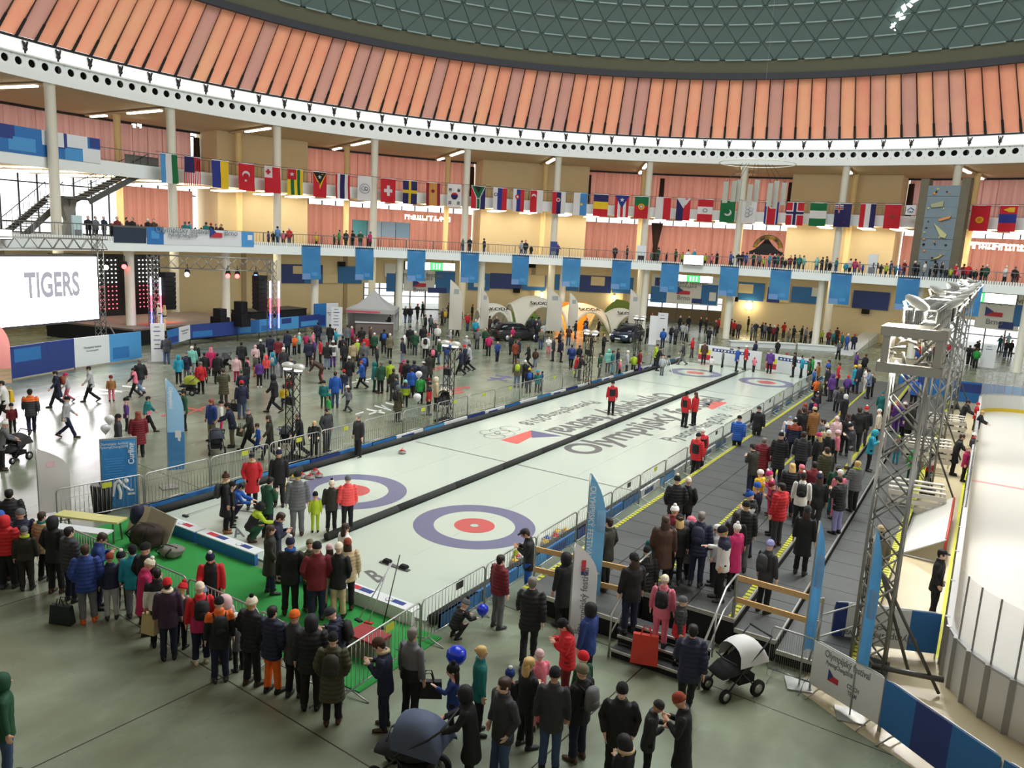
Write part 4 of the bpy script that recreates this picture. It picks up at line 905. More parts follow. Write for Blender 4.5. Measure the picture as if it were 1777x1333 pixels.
# ------------------------------------------------------------------ lighting truss over the aisle
m_alu2 = mat('truss_aluminium', srgb(150, 150, 144), .35, .65)
def truss(mb, a, b, s=.3, seg=.5, r=.025, rb=.012):
    a, b = Vector(a), Vector(b); d = (b-a); L = d.length; d.normalize(); x = d.cross(Vector((0, 0, 1)) if abs(d.z) < .9 else Vector((0, 1, 0))).normalized(); y = d.cross(x)
    cs = [x*s/2+y*s/2, -x*s/2+y*s/2, -x*s/2-y*s/2, x*s/2-y*s/2]
    for c in cs: mb.tube([a+c, b+c], r, 6)
    n = max(1, int(L/seg))
    for i in range(n):
        p0, p1 = a+d*(L*i/n), a+d*(L*(i+1)/n)
        for j in range(4):
            c0, c1 = cs[j], cs[(j+1) % 4]
            if i % 2: c0, c1 = c1, c0
            mb.bar(p0+c0, p1+c1, rb*2); 
            if seg > .45: mb.bar(p0+c1, p1+c0, rb*2)
TY = [-1.45, 13.9, 20.6, 28.4, 35]
def tower_lab(i): return ['grey lattice light tower nearest the camera, holding the boxy truss head', 'second grey lattice light tower beside the stands', 'third grey lattice light tower beside the stands', 'fourth grey lattice light tower by the blue hoarding', 'farthest grey lattice light tower of the truss line'][i]
for i, y in enumerate(TY):
    x = 13.6 if i == 0 else 13.55; t = thing('truss_tower', (x, y, 0), tower_lab(i), 'truss tower', 'towers of the lighting truss'); b = MB(); truss(b, (0, 0, .1), (0, 0, 6.5 if i == 0 else 6.9), .62 if i == 0 else .5, .62, .035, .017); b.obj('tower_frame', m_alu2, t, True)
    MB().box((0, 0, .06), (.8, .8, .08)).obj('base_plate', m_dark, t)
    for (dx, dy) in (((1.35, -.25), (.75, .35)) if i == 0 else ((1.0, -.3), (.2, -1.0))):
        b = MB(); b.tube([(0, 0, 2.2), (dx, dy, .06)], .035, 8); b.obj('brace', mat('scaffold_tube', srgb(92, 92, 88), .4, .6), t, True)
    if i == 0:
        MB().tube([(.1, -.3, .25), (1.4, -.2, .35)], .06, 8).obj('foot_bar', MATS['scaffold_tube'], t, True)
        for dx in (-.45, .45):
            for dy in (-.45, .45): MB().bar((dx, dy, 6.4), (dx, dy, 7.2), .13).obj('head_post', mat('head_frame', srgb(132, 128, 116), .5, .3), t)
        for z in (6.45, 7.15):
            for s in (-.5, .5): MB().bar((s, -.55, z), (s, .55, z), .14, .18).obj('head_beam', MATS['head_frame'], t); MB().bar((-.55, s, z), (.55, s, z), .14, .18).obj('head_beam', MATS['head_frame'], t)
        b = MB(); random.seed(3)
        for j in range(18): p0 = Vector((random.uniform(-.35, .35), random.uniform(-.35, .35), random.uniform(6.5, 7.1))); b.tube([p0, p0+Vector((random.uniform(-.25, .25), random.uniform(-.25, .25), random.uniform(-.3, .3)))], .035, 6)
        b.obj('hoist_chain', mat('chain', srgb(110, 108, 100), .4, .6), t, True)
    else:
        MB().box((0, 0, 6.95), (.8, .8, .5)).obj('sleeve_block', mat('head_frame', srgb(132, 128, 116), .5, .3), t)
t = thing('truss_span', (13.6, TY[0], 7.25), 'long horizontal grey truss with floodlights running over the aisle', 'truss'); b = MB(); truss(b, (0, .3, 0), (0, TY[-1]-TY[0], 0), .6, .6, .035, .018); b.obj('span_frame', m_alu2, t, True)
def floodlight(x, y, z, rz, lab, grp='floodlights on the truss'):
    t = thing('floodlight', (x, y, z), lab, 'floodlight', grp, rz); b = MB(); b.lathe([(.1, 0), (.28, .05), (.34, .16), (.3, .26), (.1, .32)], 14); M = Matrix.Rotation(.5, 4, 'Y') @ Matrix.Diagonal((.75, .42, .6, 1)); b.v = [tuple(M @ Vector(v)) for v in b.v]; b.obj('lamp_housing', mat('lamp_grey', srgb(168, 168, 160), .7, 0), t, True)
    MB().tube([(0, 0, 0), (0, 0, -.3)], .03, 6).obj('bracket', m_dark, t)
    g = MB(); g.box((-.15, 0, .02), (.03, .22, .18), M=Matrix.Rotation(-.4, 3, 'Y')); g.obj('lens', mat('lamp_lens', (1, .97, .9), .2, emit=3.0), t)
for i, (y, sx) in enumerate(((-1.5, -.1), (2.0, .45), (5.5, .45), (8.0, -.3), (11.5, .45), (14.5, .45), (17.5, -.3), (21, .45), (25, -.2), (29, .45), (33, -.1))):
    floodlight(13.6+sx, y, 7.62 if abs(sx) < .4 else 7.5, 0 if sx < 0 else math.pi, 'grey floodlight head on the truss, %s from the camera' % ORD[i])
# ================================================================== the crowd
# one line per person: u,v of the head top in the photograph, height (cm), jacket[.length/puffer], trousers, headwear, pose, facing, extras
# facing: a away from the camera, t towards it, l left, r right (and pairs); headwear: k beanie, p bobble hat (pompom colour second), h short hair, L long hair, y tied hair, c cap, d hood, n headband
CROWD = '''
#front by the barrier left of the green mat
15,848,178,bk.m,bk,hhk,std,a
2,884,172,bl,bk,dbl,std,a
15,889,176,rd.p,bk,drd,pok,ar
30,883,176,nv.m,bk,kgy,std,a
68,887,170,be.m,bk,hhb,pok,ar,sc:te
92,893,184,bk.m,bk,dbk,pok,ar
40,912,152,ob,ob,kgy,std,a,sc:lm
120,913,176,dk.m,nv,hhk,std,ar
154,943,176,db.mp,gy,hhb,pok,a,sh:og
177,922,178,db.m,nv,hhb,pho,r
188,958,150,nv,lg,ktt,std,a
209,950,135,bk,bk,pbkwh,std,a
225,944,164,tq.m,gy,kbk,std,a
252,941,182,bk.m,bk,kbk,pok,ar
258,961,166,mg.l,bk,pcrwh,pho,r
289,983,168,wh,bk,hhk,std,a,yk:bk
295,997,170,dp.m,nv,krd,std,a,sc:cr
318,996,138,gy,bk,prdrd,pho,ar
318,1023,112,pu,pu,kgy,std,a
347,1008,168,rd.m,nv,kcr,std,a,bp:bk|hm:mg|sh:cr
356,1005,135,nv,bk,klj,std,ar
380,1033,170,bk.m,nv,kbk,std,a,yk:og|bp:bk
395,1026,140,pp,bk,dpp,std,al
409,1056,118,gy.m,bk,pwhlg,pho,al
437,1029,176,bk.m,bk,pcrbk,pok,ar
480,1051,172,nv.m,og,hhk,pok,ar
523,1047,170,dk.m,bk,kog,pok,ar
541,1063,182,bk.m,bk,dbk,std,a
583,1067,164,nv.m,bk,kdk,pho,l,bp:bk
578,1095,172,ol.l,bk,kbk,pok,a,bp:ob
661,1102,172,nv.m,nv,kbr,pho,l,sc:be
715,1088,184,gy,bk,hhg,std,ar,hm:bk
793,1144,132,db.m,bk,pbkbk,rea,l
831,1120,166,te.m,bk,ybd,std,r
805,1186,174,bk.l,bk,dbk,lea,l
875,1175,182,dk.m,je,hhb,pok,tl
886,1153,118,bk,bk,pdbwh,std,a
808,1035,98,bk,bk,pgybk,cro,ar
870,962,172,dr.p,gy,hhk,std,ar
925,998,186,bk.m,bk,hhg,wlk,a
979,1070,166,rd.m,dr,kbk,pho,l
1024,1043,176,db.m,bk,dbk,std,al
920,1140,166,bk.m,bk,Lbd,hug,ar
937,1125,150,pk,pk,kpp,hug,al
964,1155,182,dk.m,je,kbk,std,a
1013,1127,140,dg,bk,krd,std,al
1011,1150,172,bk.m,nv,kkh,std,al,bp:gy
1081,1183,182,bk.m,bk,kbk,pok,t
1084,1270,132,bk.m,bk,dbk,pho,al,fu:be
1181,1197,178,bk.l,bk,ktt,pho,l
1144,1211,150,dk.m,bk,kdk,pho,r
1204,1080,182,nv.m,bk,hhk,wlk,a
4,1165,176,dg.m,je,ddg,std,r
982,956,176,bk.l,bk,dbk,std,al
913,915,176,bk.m,bl,cbk,pho,l
#on the green mat behind the ice end boards
364,952,172,rd.m,bk,pnvwh,dwn,t,fr:bk
470,910,170,ob.l,nv,Lhb,pok,r
487,887,178,nv.m,bk,hhb,pho,r
509,926,180,bk.m,bk,pnvwh,std,a,sc:bl
534,933,168,ol.m,bk,kkh,pho,a
550,938,182,dr.m,nv,kbk,pok,a
573,943,150,bk,be,kpp,std,a
588,939,178,bk.m,be,kcr,pok,a
601,932,170,be.mp,bk,ktt,std,a
598,908,168,wh.m,bk,Lhb,std,ar
#on the near end of the curling ice
393,816,172,bk.l,bk,pbrbr,std,r,bp:dk|fu:be|sh:tb
402,834,135,bk,bk,kbk,std,r
420,838,122,bl.m,nv,hhk,cro,r
437,786,174,rd.l,bk,cbk,pok,t,sc:be
484,776,180,bk.m,bk,pnvwh,std,t
469,826,174,dg.m,nv,hhk,pho,ar
516,816,186,gy.m,gy,kbk,std,a
552,851,120,lm,lm,kbk,std,a
573,829,152,ob.m,bk,pcrbk,std,a
602,824,164,co.p,bk,kgy,std,a
454,870,92,bk,dg,dbk,cro,r,yk:lm
#on the curling ice further along
1064,660,176,rd.m,bk,kbk,std,a,bk:bk
1193,678,178,rd.m,bk,kbk,std,ar,bk:bk
1208,680,168,rd.m,bk,Lbr,std,al
1213,750,178,rd.m,bk,kbk,std,ar,bk:bk
1220,742,172,rd.m,bk,kwh,std,al,bk:bk
1142,596,178,lm.m,bk,hhb,pho,r
1147,601,176,bk.m,bk,hhk,lea,r
1151,617,140,lg,gy,klg,std,r
1186,593,176,dk.m,gy,hhb,wlk,l
1203,586,168,rd.m,gy,hhb,wlk,l
1224,592,180,br.m,bk,hhk,std,t
1236,618,118,wh,bk,kbk,ben,l
1256,608,132,gy,bk,kbk,std,r
1282,602,180,bl.m,bk,cbk,std,r
1296,599,182,rd.m,bk,kwh,std,l
1310,620,112,pk.m,bk,kwh,std,r
1312,591,178,nv.m,nv,hhk,std,t
1339,606,176,pu.m,bk,klg,std,a
1351,590,150,bk,bk,kwh,sit,t
1366,612,150,nv,je,kbk,cro,l
1380,611,180,bk.m,bk,hhk,std,l
1394,617,164,tq.l,bk,dtq,std,l
#in the aisle between the ice and the stands
1284,719,180,bl.m,bk,kbk,wlk,a
1318,703,184,bk.m,dk,kdk,wlk,a,yk:bk
#on the spectator stands
1057,897,180,ob.m,bk,cbk,pok,al
1180,820,182,bk.m,bk,pbkcr,pok,a
1192,827,172,bk.m,bk,kcr,pok,a
1138,913,142,te.m,bk,plmdr,std,a,sc:pk
1164,892,176,br.l,bk,Lhb,std,a
1176,890,172,bk.m,bk,kbk,std,a
1189,877,168,dr.m,bk,pwhwh,std,ar
1197,895,140,pk,bk,kpk,std,al
1188,902,145,gy.l,bk,kgy,pok,a
1216,883,184,nv.m,nv,hhg,std,a,bp:nv
1124,946,176,bk.m,bk,kbk,std,a
1099,985,178,bk.m,nv,kbk,std,al
1155,1025,156,pk.m,pk,kcr,std,a,bp:bk
1182,1046,145,dk.m,bk,kgy,std,r,hm:rd
1246,910,150,lg.m,bk,kwh,std,l
1256,910,178,wh.m,bk,kbk,dwn,l,yk:nv
1272,902,162,mg.l,bk,pwhwh,std,al
1280,887,170,bk.m,bk,Lhk,std,a
1296,867,182,bk.m,gy,kbk,std,a
1303,846,176,bk.m,nv,pbldb,pho,l,sl:wh
1315,835,142,nv.m,bk,kbl,std,al
1335,810,140,mg.m,mg,pmgwh,pho,l
1323,814,130,ye,bk,kwh,std,al
1341,834,155,dr.m,bk,kdr,pho,l
1357,837,178,rd.m,dk,cbk,std,al
1338,935,172,dk.m,bk,klv,std,ar,bp:dk
1307,768,182,ob.m,nv,hhk,pho,al
1327,759,168,dr.l,dr,hhg,std,a
1357,746,180,bk.l,bk,pbkwh,std,a
1372,721,152,wh.m,nv,klj,std,a,bk:bl
1381,724,162,nv.m,bk,pbkwh,std,a,yk:tt
1397,706,186,bk.m,bk,hhb,std,al
1413,705,168,tb.l,bk,kbe,std,al
1398,699,176,br.m,bk,Ltt,std,a
1396,748,182,dk.m,bk,hhb,std,a
1422,751,168,bk.m,bk,Lbd,std,al,hb:mg
1439,745,172,bk.m,nv,kwh,std,a
1429,726,174,gy.m,bk,hhb,std,l
1436,733,164,be.m,bk,pcrcr,std,al
1453,721,162,pp.m,bk,kpp,std,al
1455,745,130,pk.m,bk,kpp,std,l
1473,717,174,bk.m,bk,Lhb,std,a,sc:pu
1478,730,178,dk.m,lg,pbkwh,pho,l
1493,706,186,bk.m,bk,hhb,std,a
1505,702,172,bk.m,dk,prdwh,std,a
1521,744,166,tq.m,bk,dtq,pho,r
1436,775,176,ol.m,bk,hhb,std,al,fu:be
1376,803,166,bk.m,bk,Lbd,std,a
1395,806,148,rd.m,bk,kpk,std,al
1412,799,172,dr.m,bk,hhk,std,a
1396,816,166,wh.m,bk,pbkwh,std,a,bp:bk
1424,817,176,bk.m,dk,pnvwh,std,a
1457,806,165,dg.m,te,kgy,std,a
1458,812,160,pk.m,pk,kwh,std,al
1457,824,176,bk.m,lv,hhk,pho,al
1489,799,168,gy.m,bk,ybd,hug,al,sc:lm
1403,876,182,bk.l,bk,kdk,std,a
1530,910,178,kh.m,bk,kbe,std,a
1421,628,166,tb.m,bk,Lhb,std,l
1411,618,176,gn.m,bk,hhk,std,l
1406,622,170,dg.m,bk,hhb,std,l
1439,624,176,bl.m,bk,hhb,std,l
1414,640,140,bl,bk,kdb,std,l
1438,636,174,bk.m,bk,hhk,std,l
1457,629,168,rd.m,bk,hhb,std,l,bk:wh
1419,656,138,og.m,bk,kog,std,l
1426,660,132,ol,bk,kkh,std,l
1446,647,162,pu.m,dk,dpu,std,al
1473,651,142,pu.m,bk,kbk,std,l
1486,633,168,tq.l,bk,kye,std,l
1493,632,180,nv.m,nv,hbd,std,l
1502,637,164,wh.m,wh,hhb,std,l
1508,640,172,lj.m,bk,hhk,pho,l
1515,648,140,bk,bk,kbe,std,l
1488,611,166,pu.m,bk,kwh,std,l
1503,614,178,bk.m,bk,hhk,std,l
1413,688,132,nv,bk,kbk,std,al,bp:mg
1418,679,152,nv.m,bk,pnvwh,std,l
1455,671,135,gy,bk,kbk,std,a
1461,670,142,dk.m,bk,dkh,std,a
1468,683,160,bk.m,dk,dwh,std,al
1559,695,152,pu.m,pu,kpk,std,al,sc:mg
1573,688,166,pu.l,bk,pwhpk,std,al,sc:mg
1583,698,182,ob.l,bk,cbr,std,al
1542,695,150,wh.m,bk,kwh,std,l
1527,709,152,cr.m,bk,kwh,std,l
1534,679,148,te.m,bk,kte,std,a
1545,679,148,dr.m,bk,kdr,std,a
1551,655,170,dk.m,bk,hhk,std,l
1560,754,122,gy.m,tq,klm,std,t
1586,780,118,gn.m,dg,dgn,std,a
1618,779,138,wh.m,bk,kwh,std,al,hm:rd
1596,742,150,bk.m,bk,hhb,sit,l
1591,653,178,bl.m,bk,kte,std,a,sl:lg
1581,629,172,bk.m,bk,klm,std,l
1590,618,178,nv.m,bk,hhk,std,l
#in the aisle along the rink boards
1681,693,180,bk.m,je,hhk,lea,r
1698,698,150,rd.m,bk,krd,std,r
1706,712,160,bk.m,kh,hbd,lea,r
1671,752,178,bk.l,bk,hhb,lea,r
1692,750,155,dk.m,bk,kwh,std,r,sc:rd
1681,772,145,mg.m,bk,pbebe,std,r
1637,953,180,bk.m,bk,cbk,pok,r
#on the plaza near the video screen
95,642,172,nv.l,bk,hhk,wlk,l,bp:tt
113,645,140,lg,pk,kmg,wlk,l
153,634,174,lg.m,bk,hhk,wlk,l
192,650,126,tb,pk,kdr,std,a
241,621,182,bk.m,lj,hhg,wlk,al
231,637,150,pk,bk,hhk,wlk,l,sl:bk
51,673,182,dk.m,nv,kbk,wlk,a,yk:og
19,698,122,dr,bk,kbk,std,a
2,659,172,wh.m,bk,hhk,wlk,l
116,686,166,lg.m,nv,kbk,wlk,r
219,688,140,pu.m,bk,kbk,std,r,bk:wh
257,686,152,te,bk,hhk,wlk,r,hm:pk
205,717,172,dk.m,bk,kbk,std,r
239,713,172,dr.l,bk,Ltt,std,a
8,725,172,gy.m,bk,pwhwh,lea,r
#on the plaza before the stage
288,581,180,dk.m,je,hhk,std,a
309,615,158,tq.m,bk,dtq,std,a
323,609,168,nv.m,gy,kgy,std,a,bp:nv
333,600,164,mi.m,lg,kwh,std,a
338,594,176,bk.m,bk,hhk,std,a
348,627,168,rd.m,bk,hhg,std,a,bp:rd
354,611,170,bk.m,bk,hhk,std,a
366,602,168,mg.l,bk,Lpk,std,a
377,612,172,bk.m,bk,hhk,std,a
387,639,176,ol.l,dk,hhb,pho,a
410,616,150,pp.m,mg,kgy,std,a
419,593,176,bk.m,bk,hhk,std,a
429,619,150,pk,bk,hhb,std,l
427,627,160,bk.m,bk,dbk,std,al
443,598,150,pp,gy,kpp,std,a
452,588,176,bk.m,bk,kwh,std,a
469,580,178,nv.m,bk,hhk,std,a
483,586,168,dr.m,bk,hhk,std,a
499,573,178,nv.m,bk,kbk,std,a
442,615,132,ol,og,hhb,std,a
462,615,140,co,bk,dco,std,a
473,610,142,tq,gy,dtq,std,a,bp:lg
450,625,150,pu,bk,hhk,std,a,sh:wh
492,602,178,dk.m,gy,kwh,std,a
506,617,176,dk.m,bk,kgy,std,al
419,643,150,nv.m,bk,kdg,std,a
419,659,176,nv.m,je,krd,std,a
473,647,186,bk.m,bk,dbk,wlk,l
501,647,148,bk,nv,pwhwh,wlk,r,sl:rd
493,666,120,ye,nv,kbr,std,a
366,692,172,db.m,kh,Ltt,std,tl
384,694,128,wh,mg,kbk,std,r
395,697,178,nv.m,kh,kbk,lea,l
431,706,168,ob.m,bk,khg,wlk,l
445,733,116,bl,db,hhb,wlk,l
465,719,174,ob.l,bk,Lhb,wlk,l
517,715,176,bk.l,bk,hhg,wlk,l
318,676,174,dg.m,bk,hhk,std,l
#in the plaza crowd between the stage and the tent
511,581,142,og,bk,hhk,std,a
519,577,150,mi,bk,kdg,std,a
531,578,142,mg,yg,dmg,std,a
543,576,138,pk,pk,dpk,std,a
552,559,176,nv.m,bk,hhk,std,a
573,562,176,bk.m,bk,hhk,std,a
583,570,158,tq.m,bk,dtq,std,a
536,589,176,nv.m,bk,hhk,std,a
546,589,140,pu,bk,klv,std,a
556,589,162,rd.m,bk,hhk,std,l
568,593,172,bk.m,lj,kdr,std,a
578,590,172,wh.m,pu,kwh,std,a,bk:gy
595,582,176,bk.m,bk,hhk,std,a
598,592,182,bk.m,bk,hhk,std,al
603,563,176,gy.m,bk,hhb,std,a
611,566,160,mg.m,bk,kwh,std,a
619,579,168,dr.m,bk,hhk,std,a
628,567,176,bk.m,bk,hhk,std,a
613,592,168,be.m,kh,hhk,std,a
620,589,150,lm,bk,dlm,std,a
632,593,176,gy.m,bk,hhg,std,a
635,581,160,rd.m,dg,khg,std,a
650,577,164,dg.m,bk,kwh,std,a
643,566,172,br.m,bk,hhb,std,a
655,600,142,dk,bk,kgy,std,a
667,571,180,bk.m,bk,hhk,std,a,bp:bl
677,578,176,kh.m,bk,kwh,std,a
698,586,178,nv.m,lj,hhk,std,l
702,576,165,wh.m,bk,krd,std,a
712,565,178,bk.m,bk,kbk,std,a
721,574,176,dg.m,dk,kwh,std,a
606,617,186,bk.m,gy,kwh,std,a
597,640,132,nv,db,krd,std,a
627,625,160,bl.m,bk,htt,wlk,l
630,612,170,nv.m,bk,hhk,std,a,bp:bl
651,627,166,te.m,dg,dte,std,r
661,627,176,dg.m,bk,hhg,std,al
677,625,176,lm.m,dk,hhk,std,a
683,639,172,ob.m,dk,hhb,std,a
582,644,182,bl.m,je,hhb,std,a
562,659,138,te,dg,kbk,std,a
570,681,132,gn,gn,kte,std,l
603,665,130,gy,dk,pwhbk,wlk,al
692,667,172,ol.l,bk,dgy,std,ar,bp:bk
702,658,140,lm,bk,kmi,std,a,yk:db
715,638,162,bl.m,bk,hhb,std,a
690,652,162,nv.m,bk,hhk,std,l
701,624,150,dr.m,bk,kmg,std,a
708,624,176,bk.m,bk,hhk,std,a
719,625,178,nv.m,bk,hhk,std,a
558,631,112,pk,pk,kdr,std,a
543,620,164,br.m,br,hhb,ben,l
#on the plaza left of the second black light tower
568,707,178,dk.m,dk,hhb,pok,tr
556,732,146,bk.m,bk,Lbd,lea,t
622,719,172,bk.m,bk,yhg,std,tl
746,662,162,rd.m,bk,kbk,std,r,yk:bk
758,653,172,be.m,bk,dcr,std,r
741,654,140,dr,bk,kdr,std,r
734,651,150,gn.m,bk,hhk,std,a
735,627,174,dk.m,bk,cwh,std,al
739,580,174,wh.m,bk,hhk,std,a,bp:bk
743,578,165,gy.m,bk,krd,std,a
735,564,178,bk.m,bk,hhk,std,a
760,564,165,wh.m,bk,kwh,std,a
752,599,164,bk.m,bk,hhb,std,a,bp:pk
762,588,172,dg.m,je,kwh,std,l
776,589,170,bl.m,lj,hhb,std,a
782,573,140,lg,og,kbk,wlk,r
746,612,182,ob.l,bk,hhk,std,a
799,603,176,nv.m,bk,hhk,wlk,l
806,597,178,nv.m,bk,krd,wlk,l
814,596,180,lg.m,bk,hhb,wlk,l
810,582,165,lg.m,bk,kwh,std,a
#on the plaza by the arched tents
829,570,168,gy.m,dk,kgy,std,a
843,569,174,dg.m,bk,hhk,std,a
849,580,166,mg.m,bk,kwh,wlk,t
864,592,150,db,nv,kco,std,l,bp:mg
890,567,150,mg,bk,kwh,std,a
887,580,160,bk.m,bk,hhk,std,a,bp:pk
895,591,166,tt.m,br,hhb,std,a
901,587,176,nv.m,bk,hhb,std,l
917,595,176,bk.m,bk,hhg,wlk,l
930,605,132,br,lj,kgy,wlk,l
901,622,172,kh.m,lj,kgy,std,a,bp:lm
910,624,166,bk.m,nv,kwh,std,a
919,638,145,nv.m,dk,kye,std,a,bp:bl
934,641,132,te.m,dk,ktq,std,a,sc:rd
941,644,120,db,dk,ddb,std,l
953,584,142,wh,pk,kwh,std,a
961,585,178,dk.m,dk,hhg,std,l
976,587,174,nv.m,bk,khg,std,r
993,597,172,db.m,bk,hhb,wlk,a,bp:db
1006,599,148,bk.m,br,hhb,std,a
1004,616,150,rd.m,dk,hhb,lea,r
1011,616,164,bk.m,bk,hhb,lea,r
1027,580,176,bk.m,bk,hhk,std,a
1049,579,176,bk.m,bk,hhk,std,r
1043,612,164,dg.m,bk,kdg,std,r
1057,605,162,mi.m,bk,dmi,std,a
1065,608,162,te.m,tq,hhb,std,r
1074,604,174,nv.m,dk,hhb,std,r
1086,607,168,lg.m,dk,kwh,std,r
1077,624,120,pk,bk,kpp,std,a
1101,614,140,lm,bk,kbk,std,r,sl:bk
1112,607,168,dr.m,pu,hhb,std,r
1125,565,172,bk.l,bk,kpk,std,a
'''
ZONE_Z = lambda zone, u, v, h: None
LANDMARKS = [  # image place -> how the label says it
 (60, 900, 'at the far left of the front row'), (200, 960, 'left of the green mat'), (320, 1010, 'at the mat corner'), (430, 1050, 'in front of the mat'), (560, 1080, 'by the mat barrier end'), (700, 1110, 'beside the barrier corner'), (810, 1160, 'near the blue balloon'), (880, 1000, 'walking near the right barrier'), (960, 1150, 'at the bottom middle'), (1090, 1200, 'at the bottom right'), (1020, 1050, 'beside the white feather flag'), (1170, 1060, 'on the entry stairs'),
 (450, 840, 'by the near left house'), (540, 930, 'at the end of the divider'), (1060, 690, 'on the lettering'), (1200, 700, 'beside the printed flag'), (1215, 760, 'at the right barrier'), (1240, 610, 'by the far left house'), (1330, 615, 'by the far right house'), (1390, 620, 'at the far ice corner'),
 (1060, 920, 'behind the wooden rail'), (1180, 890, 'left side of the stands'), (1260, 910, 'middle front of the stands'), (1330, 840, 'middle of the stands'), (1390, 760, 'centre of the stands'), (1440, 820, 'left of the near light tower'), (1480, 730, 'beside the near light tower'), (1430, 650, 'at the far end of the stands'), (1560, 700, 'behind the near light tower'), (1600, 770, 'by the white benches'), (1590, 640, 'by the far truss towers'),
 (1690, 740, 'leaning at the rink boards'), (1635, 1000, 'at the rink netting'), (110, 660, 'below the video screen'), (40, 720, 'at the left picture edge'), (240, 640, 'below the blue hoarding end'), (230, 720, 'behind the curling poster'), (330, 620, 'by the striped totem'), (420, 620, 'before the stage fence'), (390, 720, 'by the dark stroller'), (470, 690, 'left of the first black light tower'), (500, 600, 'right of the stage fence'), (560, 590, 'before the blue-white panel'), (620, 590, 'before the grey tent'), (590, 660, 'right of the first black light tower'), (680, 600, 'before the daylight door'), (690, 660, 'above the white floor letters'), (760, 660, 'by the cream pram'), (750, 590, 'left of the parked dark cars'), (805, 600, 'behind the second black light tower'), (850, 590, 'near the left dark car'), (910, 630, 'by the barrier below the left car'), (970, 600, 'before the middle arch'), (1010, 620, 'by the third black light tower'), (1070, 620, 'below the right dark car'), (1120, 590, 'beside the right dark car'), (570, 730, 'leaning at the plaza barrier')]
def nearmark(u, v): return min(LANDMARKS, key=lambda L: (L[0]-u)**2+1.6*(L[1]-v)**2)[2]
GRP = {}
people = []; zone = ''
def hat_part(o, S, code, root):
    kind = {'k': 'beanie', 'p': 'beanie', 'h': 'hair', 'L': 'long', 'y': 'pony', 'c': 'cap', 'd': 'hood', 'n': 'band'}[code[0]]; c = code[1:3]
    nm_ = {'beanie': 'beanie', 'hair': 'hair', 'long': 'hair', 'pony': 'hair', 'cap': 'cap', 'hood': 'hood', 'band': 'headband'}[kind]
    h = link(nm_, hat_mesh(kind), root, color=PC[c]); M = S['HM'].to_4x4(); M.translation = S['hd']; h.matrix_local = M @ Matrix.Scale(S['hs'], 4)
    if code[0] == 'p': link('pompom', hat_mesh('pompom'), h, loc=(0, -.01, .168), color=PC[code[3:5] if len(code) > 3 else c])
    if kind in ('beanie', 'cap', 'band'):
        if kind != 'beanie' or random.random() < .35:
            hh = link('hair', hat_mesh('long' if random.random() < .4 and kind == 'beanie' else 'hair'), root, color=PC[random.choice(['hb', 'hk', 'bd', 'hb'])]); hh.matrix_local = M @ Matrix.Scale(S['hs']*.97, 4)
    return h
def describe(J, T, hat, opts, h):
    who = 'toddler' if h < 100 and 'cro' not in opts.get('pose', '') else 'child' if h < 138 else 'teenager' if h < 155 else 'person'
    jk, st = (J.split('.')+[''])[:2]
    wd = WORD[jk]+' '+('long coat' if 'l' in st else 'puffer jacket' if 'p' in st else 'jacket')
    hw = {'k': '%s beanie', 'p': '%s bobble hat', 'h': '%s hair', 'L': 'long %s hair', 'y': 'tied %s hair', 'c': '%s cap', 'd': '%s hood up', 'n': '%s headband'}[hat[0]] % WORD[hat[1:3]]
    return who, wd, hw, WORD[T]+(' jeans' if T in ('je', 'lj') else ' trousers')
